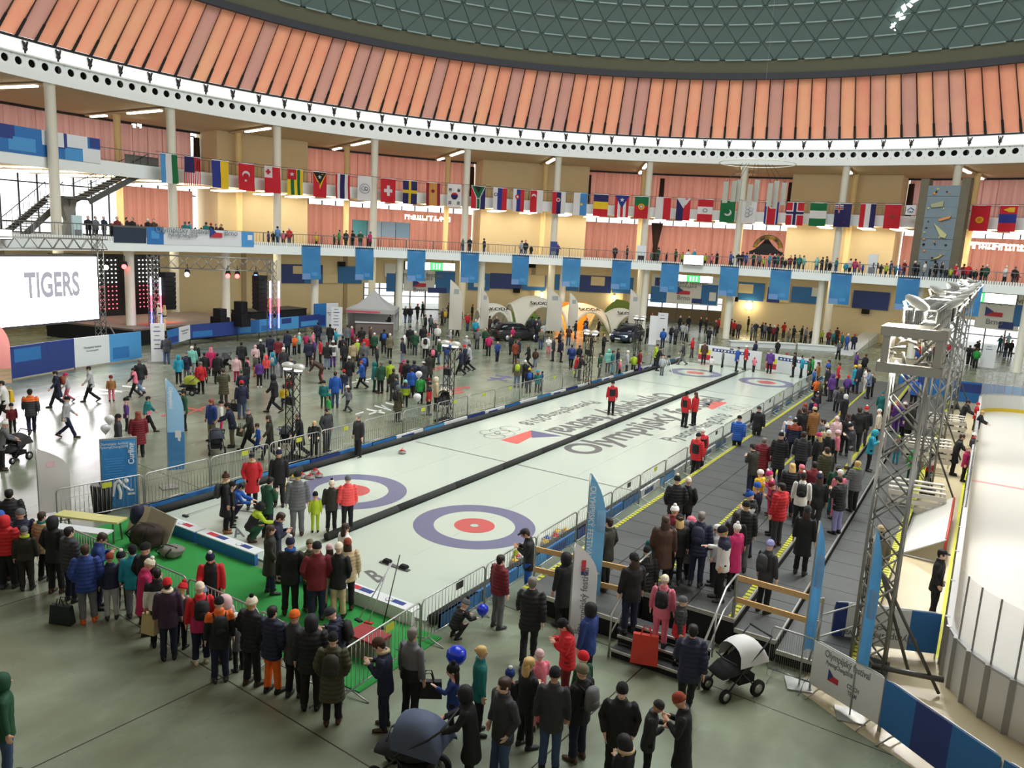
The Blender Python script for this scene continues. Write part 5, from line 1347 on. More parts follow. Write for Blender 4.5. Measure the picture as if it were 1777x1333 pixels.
def add_person(line, zone):
    q = line.split(','); u, v, hcm = float(q[0]), float(q[1]), float(q[2]); J, T, hat, pose, face = q[3:8]; ex = dict(e.split(':') for e in q[8].split('|')) if len(q) > 8 else {}
    h = hcm/100; full = h
    if pose == 'cro': full = {98: 1.25, 122: 1.7, 92: 1.65, 150: 1.75}.get(int(hcm), 1.5) if hcm < 150 else 1.75
    if pose == 'sit': full = 1.3 if hcm < 120 else 1.7
    if pose == 'ben': full = 1.45 if hcm < 130 else 1.75
    kid = 1 if full < 1.45 else 0
    top = {'cro': .66, 'sit': .74, 'ben': .84}.get(pose, 1.0)
    bh = 1.2 if kid else 1.765
    hatx = .035 if hat[0] in 'kpd' else .01
    if hat[0] == 'p': hatx += .05
    sc = full/bh
    if 'curling ice' in zone: base = IZ
    elif zone.startswith('on the green mat'): base = .024
    else: base = 0.0
    headz = (h if pose not in ('cro', 'sit', 'ben') else full*top)+hatx*sc
    g = G(u, v, base+headz)
    if 'stands' in zone and 'aisle' not in zone:
        for it in range(3): base = surf_z(g.x, g.y); g = G(u, v, base+headz)
        base = surf_z(g.x, g.y)
        if 8.9 < g.x < 11.0 and -4.4 < g.y < -2.4: base = max(0, min(.525, .175*int((g.y+4.3)/.32+1)))
    away = math.atan2(g.y-CAM.y, g.x-CAM.x); ang = {'a': 0, 't': math.pi, 'l': math.pi/2, 'r': -math.pi/2, 'al': math.pi/4, 'ar': -math.pi/4, 'tl': 3*math.pi/4, 'tr': -3*math.pi/4}[face]
    rz = away-math.pi/2+ang+random.uniform(-.22, .22)
    S = skel(kid, pose); M = Matrix.Rotation(rz, 3, 'Z'); off = M @ Vector((S['hd'].x, S['hd'].y, 0))*sc
    jk, st = (J.split('.')+[''])[:2]; ln = 'l' if 'l' in st else 'm' if 'm' in st else 's'; puff = 1 if 'p' in st else (1 if hash_(line) % 4 == 0 and pose not in ('ben',) else 0)
    if pose in ('cro', 'sit', 'ben'): ln = 's'
    o = link('person', body_mesh(kid, pose), None, (g.x-off.x, g.y-off.y, base), rz, color=SKINS[hash_(line) % 4]); wv = 1+((hash_(line)//7) % 9-3)*.016
    if h > 1.0 and puff and not kid: wv += .03
    o.scale = (sc*wv, sc*wv, sc)
    def vary(c, a=.12): f_ = 1+((hash_(line+str(c)) % 100)/50-1)*a; return tuple(min(1, x*f_) for x in c)
    link('jacket', jacket_mesh(kid, pose, ln, puff), o, color=vary(PC[jk])); link('trousers', trouser_mesh(kid, pose), o, color=vary(PC[T])); link('shoes', shoe_mesh(kid, pose), o, color=PC[ex.get('sh', random.choice(['bk', 'bk', 'dk', 'br', 'dk', 'hb']))])
    hat_part(o, S, hat, o)
    if 'hb' in ex:
        hb = link('beanie', hat_mesh('beanie'), o, color=PC[ex['hb']]); Mh = S['HM'].to_4x4(); Mh.translation = S['hd']; hb.matrix_local = Mh @ Matrix.Scale(S['hs']*1.03, 4)
    CM = S['RX'].to_4x4(); CM.translation = S['up'](1.27 if not kid else .81); ks = .72 if kid else 1.0
    if 'bp' in ex:
        b_ = link('backpack', hat_mesh('pack'), o, color=PC[ex['bp']]); b_.matrix_local = CM @ Matrix.Scale(ks, 4); s_ = link('straps', hat_mesh('straps'), b_, color=PC['bk'])
    if 'sc' in ex:
        s_ = link('scarf', hat_mesh('scarf'), o, color=PC[ex['sc']]); NM = S['RX'].to_4x4(); NM.translation = S['nk']+Vector((0, 0, .02)); s_.matrix_local = NM @ Matrix.Scale(1.0 if not kid else .8, 4)
    if 'fu' in ex:
        s_ = link('fur_trim', hat_mesh('fur'), o, color=PC[ex['fu']]); Mh = S['HM'].to_4x4(); Mh.translation = S['hd']; s_.matrix_local = Mh @ Matrix.Scale(S['hs'], 4)
    for k_, wh in (('yk', 'yoke'), ('hm', 'hem'), ('sl', 'sleeves'), ('fr', 'front'), ('bk', 'back'), ('sd', 'sides'), ('be', 'belt')):
        if k_ in ex: link('jacket_panel', panel_mesh(kid, pose, ln, puff, wh), o, color=PC[ex[k_]])
    who, wd, hw, tw = describe(J, T, hat, {'pose': pose}, hcm)
    people.append(dict(o=o, u=u, v=v, who=who, wd=wd, hw=hw, tw=tw, ex=ex, mark=nearmark(u, v), zone=zone, pose=pose)); return o
def hash_(s):
    r = 7
    for ch in s: r = (r*131+ord(ch)) % 1000003
    return r
def apparent(line):
    q = line.split(','); h = float(q[2])/100; return h*FPX/(G(float(q[0]), float(q[1]), h)-CAM).length
rank = sorted((l for l in CROWD.strip().split('\n') if not l.startswith('#')), key=apparent, reverse=True); chosen = set(rank[:312]); leftover = rank[312:]
for line in CROWD.strip().split('\n'):
    if line.startswith('#'): zone = line[1:]; continue
    if line in chosen: add_person(line, zone)
# nobody stands inside a neighbour or a barrier: ease them apart a little
SEGS = [((5.62, -9), (5.55, 36)), ((-6, -2.8), (-6, 38)), ((-3.5, -8.72), (5.7, -8.9)), ((-6.4, -7.5), (-5.95, -2.8)), ((-5.3, -5.8), (5.2, -5.8))]
pos = [p_['o'].location for p_ in people]
for it in range(14):
    for i in range(len(pos)):
        for j in range(i):
            d = pos[i]-pos[j]
            if abs(d.x) < .44 and abs(d.y) < .44 and abs(d.z) < .3:
                L_ = math.hypot(d.x, d.y)
                if L_ < .44:
                    if L_ < .01: d = Vector((.01, .01, 0)); L_ = .014
                    k_ = (.45-L_)*.5/L_; pos[i].x += d.x*k_; pos[i].y += d.y*k_; pos[j].x -= d.x*k_; pos[j].y -= d.y*k_
        for (a, b) in SEGS:
            ax, ay, bx, by = *a, *b; L2 = (bx-ax)**2+(by-ay)**2; t_ = ((pos[i].x-ax)*(bx-ax)+(pos[i].y-ay)*(by-ay))/L2
            if 0 <= t_ <= 1:
                nx, ny = (pos[i].x-ax-t_*(bx-ax)), (pos[i].y-ay-t_*(by-ay)); L_ = math.hypot(nx, ny)
                if 1e-4 < L_ < .32: pos[i].x += nx/L_*(.33-L_); pos[i].y += ny/L_*(.33-L_)
# labels: look first, then place; what is still alike gets an order from left to right
def lab0(p_):
    extra = ''
    if 'bp' in p_['ex']: extra = ' with %s backpack' % WORD[p_['ex']['bp']]
    elif 'sc' in p_['ex']: extra = ' with %s scarf' % WORD[p_['ex']['sc']]
    elif 'yk' in p_['ex']: extra = ' with %s shoulders' % WORD[p_['ex']['yk']]
    act = {'cro': 'crouching ', 'sit': 'sitting ', 'ben': 'bending ', 'wlk': 'walking '}.get(p_['pose'], '')
    for ex_, hw in ((extra, ', '+p_['hw']), ('', ', '+p_['hw']), ('', '')):
        r = '%s%s in %s%s%s, %s' % (act, p_['who'], p_['wd'], ex_, hw, p_['mark'])
        if len(r.split()) <= 13: break
    return r
from collections import defaultdict
by = defaultdict(list)
for p_ in people: by[lab0(p_)].append(p_)
for k_, ps in by.items():
    if len(ps) > 1:
        sub = defaultdict(list)
        for p_ in ps: sub[p_['tw']].append(p_)
        for tw, s2 in sub.items():
            s2.sort(key=lambda a: a['u'])
            for i, p_ in enumerate(s2):
                base_ = k_ if len(sub) == 1 else k_.replace(', '+p_['mark'], ', %s, %s' % (tw, p_['mark']))
                if len(s2) > 1: base_ += ', ' + (['left one', 'right one'] if len(s2) == 2 else [ORD[j]+' from left' for j in range(len(s2))])[i]
                p_['lab'] = base_
    else: ps[0]['lab'] = k_
for p_ in people: tag(p_['o'], p_['lab'], 'person', 'people ' + p_['zone'])
# ------------------------------------------------------------------ the far crowd: too many and too small to pick apart
m_vc = bpy.data.materials.new('far_crowd_cloth'); m_vc.use_nodes = True; _a = m_vc.node_tree.nodes.new('ShaderNodeVertexColor'); _a.layer_name = 'Col'; m_vc.node_tree.links.new(_a.outputs[0], m_vc.node_tree.nodes['Principled BSDF'].inputs['Base Color']); m_vc.node_tree.nodes['Principled BSDF'].inputs['Roughness'].default_value = .8
far = MB(); fcol = []
def far_person(pos, h, cj, ct, ch, rz):
    k = h/1.75; M = Matrix.Rotation(rz, 3, 'Z'); pos = Vector(pos); n0 = len(far.f); T = lambda x, y, z: pos+M @ Vector((x*k, y*k, z*k)); a = random.uniform(-.1, .15)
    def paint(c):
        fcol.extend([c]*(len(far.f)-len(fcol)))
    for s in (-1, 1): far.tube([T(s*.1, s*a, .03), T(s*.1, s*a*.4, .48), T(s*.09, 0, .9)], .08, 7, radii=[.07*k, .075*k, .1*k])
    paint(PC[ct])
    loft(far, [T(0, 0, .8), T(0, 0, 1.05), T(0, 0, 1.3), T(0, 0, 1.43), T(0, 0, 1.5)], [.2*k, .19*k, .21*k, .17*k, .08*k], [.15*k, .13*k, .14*k, .11*k, .08*k], M @ Vector((1, 0, 0)), 10)
    fb = random.choice([0, 0, .2, .28])
    for s in (-1, 1): far.tube([T(s*.19, 0, 1.42), T(s*.25, fb*.3-.02, 1.15), T(s*(.22-fb*.4), .08+fb, .92+fb*1.0)], .055, 6, radii=[.07*k, .06*k, .05*k])
    paint(PC[cj])
    far.ball(T(0, .01, 1.61), .105*k, 8, 6, (.85, 1, 1.15)); paint(SKINS[0])
    far.ball(T(0, -.025, 1.645), .112*k, 8, 6, (.9, 1, 1.0)); paint(PC[ch])
DK = ['bk', 'bk', 'bk', 'nv', 'dk', 'nv', 'bk', 'ob', 'br']; BR = ['bl', 'rd', 'tq', 'te', 'mg', 'gn', 'lm', 'pk', 'lb', 'og', 'gy', 'db']
def far_at(u, v, h, c=None, t=None, hz=0.0, face=None, R=None):
    if R: az, z = RC(u, v, R); pos = P(az, R, hz)
    else:
        pos = G(u, v, hz+h); z_ = surf_z(pos.x, pos.y)
        if -5.05 < pos.x < 5.05 and YN < pos.y < YF: z_ = IZ
        if z_: pos = G(u, v, z_+h)
        pos.z = z_
    c = c or random.choice(DK+BR); rz = random.uniform(0, 6.3) if face is None else face
    far_person(pos, h, c, t or random.choice(['bk', 'nv', 'dk', 'je', 'bk']), random.choice(['hk', 'hb', 'bk', 'wh', 'hk', 'br', 'gy', 'rd']), rz)
random.seed(21)
for s in '155 bk,168 gy,182 nv,196 bk,205 dr,212 lb,222 bk,231 bk,240 rd,247 rd,258 bk,268 br,322 te,330 tq,340 wh,350 te,358 te,367 bk,376 br,384 br,466 pu,474 bk,482 lb,492 pk,502 rd,549 ye,580 dg,588 gn,600 dk,612 bk,625 dg,638 dr,642 mg,803 gy,815 bk,840 dk,905 lg,912 bk,922 bk,968 pu,964 dk,1068 dk,1089 dk,1132 te,1143 dg,1158 bk,1174 dg,1186 lm,1195 wh,1206 tq,1226 lm,1237 pk,1246 bk,1270 bl,1274 wh,1283 bk,1290 nv,1297 bl,1310 dg,1320 gy,1328 lm,1338 tq,1346 nv,1352 te,1360 br,1366 bk,1374 dr,1382 nv,1390 te,1398 mi,1421 mi,1430 bk,1438 dg,1444 bk,1455 te,1472 tq,1479 wh,1488 mg,1496 pk,1502 bl,1524 dk,1534 bk,1543 lm,1551 db,1560 te,1566 bl,1574 dr,1592 nv,1598 bk,1610 wh,1620 bk,1630 bk,1640 bk,1648 bk,1656 lm,1664 rd,1668 pk,1678 dr,1686 rd,1692 nv,1700 bk,1710 bk,1718 dg,1752 wh,1768 bk,1775 dr'.split(','):
    u, c = s.split(); u = float(u); far_at(u, 430, random.choice([1.75, 1.7, 1.65, 1.3]) if c not in ('pk', 'ye', 'lm') else 1.4, c, None, 7.0, None, R1+random.choice([.3, .5, .9, 1.4]))
for (u, v, c) in ((704, 531, 'bk'), (712, 531, 'bk'), (725, 527, 'bk'), (734, 523, 'bk'), (739, 546, 'bk'), (748, 546, 'gy'), (756, 556, 'dk'), (768, 535, 'br'), (773, 538, 'ye'), (779, 525, 'br'), (785, 548, 'gy'), (795, 550, 'nv'), (801, 536, 'nv'), (812, 543, 'rd'), (820, 528, 'bk'), (826, 554, 'tq'), (686, 532, 'gy'), (676, 545, 'bk'), (840, 546, 'bk'), (850, 548, 'br'), (862, 549, 'bk'), (908, 546, 'bk'), (918, 552, 'bk'), (924, 549, 'dk'), (931, 552, 'nv'), (936, 550, 'gy'), (951, 548, 'tq'), (957, 548, 'db'), (944, 560, 'lg'), (932, 560, 'bk'), (940, 570, 'kh'), (972, 574, 'bk'), (988, 565, 'br'), (1000, 556, 'bk'), (1012, 549, 'og'), (1018, 552, 'bk'), (1016, 560, 'db'), (1040, 553, 'bk'), (1088, 552, 'bk'), (1099, 552, 'bk'), (1132, 543, 'bk'), (1136, 552, 'pk'), (1144, 540, 'bk'), (1152, 570, 'bl'), (1166, 564, 'bk'), (1174, 566, 'dk'), (1181, 548, 'bk'), (1186, 560, 'lg'), (1196, 548, 'bk'), (1193, 562, 'lg'), (1217, 550, 'bk'), (1227, 551, 'bk'), (1232, 568, 'bk'), (1243, 555, 'br'), (1248, 551, 'rd'), (1270, 553, 'dr'), (1275, 556, 'rd'), (1283, 558, 'br'), (1300, 549, 'bk'), (1306, 562, 'gy'), (1313, 558, 'dk'), (1324, 559, 'bk'), (1329, 560, 'gy'), (1337, 562, 'bk'), (1344, 564, 'dr'), (1350, 563, 'bk'), (1362, 559, 'rd'), (1370, 570, 'kh'), (1379, 565, 'bk'), (1393, 565, 'bk'), (1400, 568, 'gy'), (1410, 570, 'bk'), (1428, 573, 'lm'), (1440, 572, 'dr'), (1448, 574, 'te'), (1454, 568, 'br'), (1456, 574, 'og'), (1463, 577, 'te'), (1472, 579, 'bl'), (1484, 579, 'nv'), (1458, 590, 'gy'), (1593, 603, 'bl'), (1600, 596, 'rd'), (1615, 600, 'gy'), (1626, 596, 'dr'), (1634, 606, 'tq'), (1642, 600, 'bk'), (1650, 592, 'rd'), (1684, 599, 'bk'), (1692, 601, 'bk'), (1697, 592, 'bk'), (1697, 604, 'gn'), (1700, 590, 'bk'), (1738, 582, 'te'), (1744, 580, 'mg'), (1752, 578, 'tq'), (1748, 590, 'nv'), (1757, 590, 'bk')):
    far_at(u, v, 1.35 if c in ('ye', 'pk', 'og', 'lm') else 1.74, c)
for line in leftover:
    q = line.split(','); far_at(float(q[0]), float(q[1]), float(q[2])/100, q[3][:2], q[4])
fm = far.mesh('far_crowd', m_vc, True); ca = fm.color_attributes.new('Col', 'BYTE_COLOR', 'CORNER'); li = 0
for p_ in fm.polygons:
    for k_ in p_.loop_indices: ca.data[k_].color_srgb = (*[max(0, min(1, x)) ** (1/2.2) for x in fcol[p_.index]], 1)
link('far_crowd', fm, label='small distant people along the gallery rail and around the far entrances', cat='crowd', kind='stuff')
# ================================================================== stage, screen, tents, cars at the far side
def PL(u, v, a, b):                    # sight line cut with the upright plane through two ground points
    d = ray(u, v); n = Vector((b[1]-a[1], a[0]-b[0], 0)); t = (Vector((a[0], a[1], 0))-CAM).dot(n)/d.dot(n); return CAM+d*t
m_scr = mat('screen_glow', (1, .95, .99), .4, emit=5.0)
SA, SB = (-29.4, .5), (-31.4, 9.2)
tl, tr_, br_ = PL(-60, 446, SA, SB), PL(168, 446, SA, SB), PL(172, 553, SA, SB)
zt, zb = tr_.z, br_.z; sx = Vector((tr_.x-tl.x, tr_.y-tl.y, 0)); mid = (Vector((tl.x, tl.y, 0))+Vector((tr_.x, tr_.y, 0)))/2
t = thing('video_screen', (mid.x, mid.y, 0), 'big glowing white video wall reading TIGERS', 'screen'); t.rotation_euler = (0, 0, math.atan2(sx.y, sx.x)); Ls = sx.length
MB().box((0, .35, (zt+zb)/2), (Ls+.3, .5, zt-zb+.25)).obj('cabinet', m_dark, t); MB().box((0, .06, (zt+zb)/2), (Ls, .06, zt-zb)).obj('display', m_scr, t)
xt = (PL(93, 500, SA, SB)-Vector((mid.x, mid.y, 0))).dot(sx.normalized())
o = link('lettering', textmesh('TIGERS', 1.0, mat('screen_ink', srgb(70, 72, 76), .6), .003, .034), t, loc=(xt, .02, ZAT(93, 497, mid.x, mid.y)-.02)); o.rotation_euler = (math.pi/2, 0, 0); o.scale = (1.12, 1.9, 1)
for i in range(9):
    a = (i-4)*.11; MB().box((xt+3.4*math.sin(a)*.62, .025, 5.35+.25*math.cos(a*3)), (.09, .01, .06)).obj('dot_mark', mat('screen_mark', srgb(188, 186, 190), .6), t)
for i in range(5): MB().box((xt-1.0+.5*i, .025, 3.15+.06*abs(i-2)), (.16, .01, .05)).obj('dot_mark', MATS['screen_mark'], t)
rgt = Vector((Ls/2+.45, .4, 0))
b = MB(); truss(b, rgt, rgt+Vector((0, 0, 7.6)), .42, .42, .03, .014); b.obj('support_tower', m_alu2, t, True)
b = MB(); truss(b, (-Ls/2, .4, 7.0), (Ls/2+.9, .4, 7.0), .6, .45, .035, .016); b.obj('top_truss', m_alu2, t, True)
b = MB(); b.bar(rgt+Vector((0, 0, 3)), rgt+Vector((.6, -1.6, 0)), .06); b.obj('brace', m_alu2, t)
sp = bpy.data.lights.new('screen_light', 'AREA'); sp.energy = 260; sp.shape = 'RECTANGLE'; sp.size = Ls; sp.size_y = zt-zb; sp.color = (1, .92, .98)
so = bpy.data.objects.new('screen_light', sp); COL.objects.link(so); so.parent = t; so.location = (0, -.05, (zt+zb)/2); so.rotation_euler = (math.pi/2, 0, 0)
# blue printed hoardings
BLU = [m_bblue, m_bnavy, m_bsky]
def hoarding(pts, z0, z1, lab, whites=(), seg=1.6, grp='blue festival hoardings'):
    t = thing('festival_hoarding', (*pts[0], 0), lab, 'hoarding', grp); o_ = Vector((*pts[0], 0)); k = 0; random.seed(len(pts)*7+int(pts[0][0]))
    for i in range(len(pts)-1):
        a, b = Vector((*pts[i], 0)), Vector((*pts[i+1], 0)); d = b-a; n = max(1, int(d.length/seg)); 
        for j in range(n):
            p0, p1 = a+d*(j/n)-o_, a+d*((j+1)/n)-o_; c = m_bwhite if k in whites else BLU[(k*5+k//3) % 3]
            MB().bar(p0+Vector((0, 0, (z0+z1)/2)), p1+Vector((0, 0, (z0+z1)/2)), .06, z1-z0).obj('panel', c, t)
            if k not in whites:
                zz = z0+(z1-z0)*random.choice([.3, .7]); q0, q1 = p0+(p1-p0)*.1, p0+(p1-p0)*random.choice([.6, .9]); MB().bar(q0+Vector((0, 0, zz)), q1+Vector((0, 0, zz)), .072, (z1-z0)*.42).obj('print_patch', BLU[(k+1) % 3], t)
            else:
                dd = (p1-p0).normalized(); nn = Vector((dd.y, -dd.x, 0)); 
                if nn.dot(CAM-(a+o_*0)) < 0: nn = -nn
                for body, sz, dz in (('Olympijský festival', .16, .22), ('PyeongChang2018', .11, .02)):
                    q = link('lettering', textmesh(body, sz, m_bgrey, .002, .002), t); xd = Vector((-nn.y, nn.x, 0)); frame(q, (p0+p1)/2+nn*.045+Vector((0, 0, (z0+z1)/2+dz)), xd, (0, 0, 1))
            if j % 2 == 0: MB().bar(p0, p0+Vector((0, 0, z1)), .05).obj('post', m_dark, t)
            k += 1
    return t
e = lambda u, v: tuple(G(u, v)[:2])
hoarding([(-27.6, -1.5), (-28.0, 1.83), (-29.3, 5.84), (-30.16, 10.5)], .08, 1.75, 'tall blue hoarding below the video screen, with two white festival panels', (4, 6))
hoarding([(-31.2, 13.0), (-33.2, 16.2), (-33.4, 22.5), (-33.9, 27.0), (-34.3, 29.8)], .5, 1.5, 'low curved blue hoarding in front of the stage', (1,)); 
hoarding([(-35.2, 30.0), (-34.9, 32.6)], .2, 2.3, 'upright blue and white panel right of the stage', (1,), 1.2)
hoarding([(13.3, 37.2), (16.2, 37.6), (20, 37.6)], .1, 1.4, 'blue hoarding behind the rink corner under the truss', ())
hoarding([(10.2, 38.6), (13.0, 38.4)], .1, 1.3, 'blue panel at the far end of the stands', ())
# stage
m_sfl = mat('stage_floor', srgb(128, 112, 100), .45, var=.1, scale=1); ST = [(-35.2, 13.2), (-36.2, 24.5), (-43.5, 24.0), (-43.0, 11.5)]
t = thing('stage', (-39, 18, 0), 'raised show stage with black skirt left under the gallery', 'stage')
MB().poly([(x+39, y-18, 1.05) for x, y in ST], .12).obj('stage_deck', m_sfl, t)
for i in range(4):
    a, b = ST[i], ST[(i+1) % 4]; MB().bar((a[0]+39, a[1]-18, .52), (b[0]+39, b[1]-18, .52), .06, 1.05).obj('skirt', m_skirt, t)
MB().poly([(2.6, -3.0, 1.172), (2.4, .5, 1.172), (.6, -.2, 1.172), (1.0, -3, 1.172)], .003).obj('red_mark', flat(196, 96, 84), t)
# LED back wall
WA, WB = (-43.2, 12.0), (-44.4, 21.5)
t = thing('led_wall', (*WA, 0), 'black LED back wall with rows of white and red lights on the stage', 'stage backdrop'); wd = Vector((WB[0]-WA[0], WB[1]-WA[1], 0)); wl = wd.length; wd.normalize()
MB().bar((0, 0, 3.3), wd*wl+Vector((0, 0, 3.3)), .2, 5.2).obj('backdrop', m_black, t); nn = Vector((wd.y, -wd.x, 0))
for nm_, rows, m in (('white_lights', range(6, 12), mat('led_white', (1, 1, 1), .5, emit=6)), ('red_lights', range(0, 6), mat('led_red', (1, .08, .12), .5, emit=4))):
    b = MB()
    for r in rows:
        for c in range(26):
            if 15 <= c <= 19: continue
            q = wd*(.3+.36*c)+nn*.14+Vector((0, 0, 1.7+.34*r)); b.ball(q, .045, 6, 4)
    b.obj(nm_, m, t, kind='stuff')
# stage truss, LED columns, hanging speakers, lamps
QA, QB = G(268, 570, 1.0), G(472, 572, 1.0); QA.z = QB.z = 0
t = thing('stage_truss', QA, 'grey goalpost truss across the stage front', 'truss'); d = QB-QA
b = MB(); truss(b, (0, 0, 0), (0, 0, 6.2), .5, .5, .03, .014); b.obj('truss_leg', m_alu2, t, True); b = MB(); truss(b, d, d+Vector((0, 0, 6.2)), .5, .5, .03, .014); b.obj('truss_leg', m_alu2, t, True); b = MB(); truss(b, (0, 0, 5.8), d+Vector((0, 0, 5.8)), .9, .8, .035, .016); b.obj('cross_truss', m_alu2, t, True)
for s in (Vector(), d):
    for k_ in (-.3, .3):
        for z0, z1, m in ((1.2, 2.2, mat('led_blue', (.1, .12, 1), .5, emit=4)), (2.25, 3.4, MATS['led_red']), (3.45, 4.6, mat('led_violet', (.75, .72, 1), .5, emit=4))):
            b = MB()
            for i in range(12): b.ball(s+(d.normalized()*k_)+Vector((.3, 0, z0+(z1-z0)*i/11)), .075, 6, 4)
            b.obj('led_strip', m, t)
for k_, c in enumerate(((.28, 'w', 5.0), (.62, 'r', 5.0), (.70, 'r', 5.0), (.86, 'b', 5.0), (-.22, 'r', 5.4), (-.36, 'w', 5.3))):
    m = {'w': mat('par_white', (1, 1, .95), .4, emit=12), 'r': mat('par_red', (1, .05, .05), .4, emit=8), 'b': mat('par_blue', (.1, .25, 1), .4, emit=9)}[c[1]]
    q = QA+d*c[0]+Vector((0, 0, c[2])); s = thing('stage_lamp', q, {0: 'white stage lamp left of the red pair', 1: 'left red stage lamp on the stage truss', 2: 'right red stage lamp on the stage truss', 3: 'blue stage lamp near the hanging speakers', 4: 'red stage lamp left of the truss leg', 5: 'white stage lamp by the screen tower'}[k_], 'stage lamp', 'stage lamps')
    b = MB(); b.lathe([(.1, .3), (.16, .25), (.2, 0), (.2, -.05)], 12); b.obj('lamp_can', m_black, s, True); MB().ball((.1, -.1, -.06), .17, 10, 6).obj('lens', m, s, True); MB().bar((0, 0, .3), (0, 0, .7), .04).obj('hook', m_dark, s)
for uu, lab in ((447, 'black line-array speakers hanging at the right of the stage'), (289, 'black line-array speakers hanging at the left of the stage')):
    q = QA+d*((uu-268)/(472-268)); s = thing('line_array', q+Vector((.2, 0, 0)), lab, 'speaker'); 
    for i in range(8): MB().box((0, 0, 4.9-.32*i), (.75, .8, .3), M=Matrix.Rotation(.04*i, 3, 'Y')).obj('speaker_box', m_black, s)
# performers on the stage
zone = 'on the stage'
for (u, v, f_) in ((285, 530, 'hug'), (275, 526, 'std')):
    g = G(u, v, 1.17+1.75); o = link('person', body_mesh(0, f_), None, (g.x, g.y, 1.17), 2.2, color=SKINS[2]); S = skel(0, f_)
    link('jacket', jacket_mesh(0, f_, 's', 0), o, color=PC['be' if f_ == 'hug' else 'cr']); link('jacket_panel', panel_mesh(0, f_, 's', 0, 'belt'), o, color=PC['bk']); link('trousers', trouser_mesh(0, f_), o, color=srgb(236, 200, 160)); link('shoes', shoe_mesh(0, f_), o, color=PC['cr']); hat_part(o, S, 'Lbd' if f_ == 'hug' else 'kwh', o)
    tag(o, 'performer in pale costume on stage, %s' % ('right one with black waist' if f_ == 'hug' else 'left one with white hat'), 'person', 'performers on the stage')
spot((-36, 20, 5.6), (-40, 17, 1.2), 900, .2, 60, (1, .85, .75))
for (u, v, h, lab) in ((418, 566, 1.9, 'black equipment stack at the right side of the stage'), (382, 565, 1.3, 'small black amplifier on the stage')):
    g = G(u, v, 1.17); s = thing('equipment_case', (g.x, g.y, 1.17), lab, 'equipment'); MB().box((0, 0, h*.25), (1.2, .8, h*.5)).obj('lower_case', m_black, s); MB().box((0, 0, h*.75), (.8, .6, h*.45)).obj('upper_case', m_skirt, s)
t = thing('sound_desk', G(490, 572, 0), 'long black covered mixing platform right of the stage', 'platform'); t.location.x -= 1.5; MB().box((0, 0, .8), (2.2, 6.5, 1.6), rz=.05).obj('cover', m_skirt, t); MB().box((0, 0, 1.63), (2.3, 6.6, .06), rz=.05).obj('top', m_dark, t)
# ------------------------------------------------------------------ peaked tent
def peaked_tent(c, s, he, hp, m, lab, stripe=None, wall=True, z=0.0, rz=0.0, legs=True, panel=None):
    t = thing('canopy_tent', (c[0], c[1], z), lab, 'tent', rz=rz); h = s/2; n = 8
    for q in range(4):
        b = MB(); vs = []; M = Matrix.Rotation(math.pi/2*q, 3, 'Z')
        for i in range(n+1):
            k_ = i/n; r = h*(1-k_); zz = he+(hp-he)*(k_**1.6)
            vs += [M @ Vector((-r, -r, zz)), M @ Vector((r, -r, zz))]
        b.add(vs, [(2*i, 2*i+1, 2*i+3, 2*i+2) for i in range(n)]); b.obj('roof_panel', m, t, True)
        v = MB().box(M @ Vector((0, -h, he-.16)), (s, .03, .34), rz=math.pi/2*q); v.obj('valance', m, t)
        if stripe and q in (0, 3): MB().box(M @ Vector((-.15*s, -h-.01, he-.2)), (s*.7, .03, .16), rz=math.pi/2*q).obj('valance_stripe', stripe, t)
        if legs: MB().bar(M @ Vector((-h+.04, -h+.04, 0)), M @ Vector((-h+.04, -h+.04, he)), .06).obj('leg', m_galv, t)
    if wall: MB().box((0, h-.05, he/2), (s, .04, he)).obj('side_wall', m, t); MB().box((-h+.05, 0, he/2), (.04, s, he)).obj('side_wall', m, t)
    return t
tt = peaked_tent((-31.4, 33.4), 4.1, 2.15, 3.75, mat('tent_grey', srgb(196, 196, 194), .7, transl=.25), 'grey peaked canopy tent with red stripe before the daylight door', flat(206, 84, 100), rz=.6)
s = thing('counter', (-30.2, 32.2, 0), 'brown-grey sales counter under the grey tent', 'counter', rz=.75); MB().box((0, 0, .5), (3.2, .6, 1.0)).obj('counter_body', flat(110, 96, 92), s); MB().box((0, 0, 1.03), (3.3, .75, .06)).obj('counter_top', m_bwhite, s); 
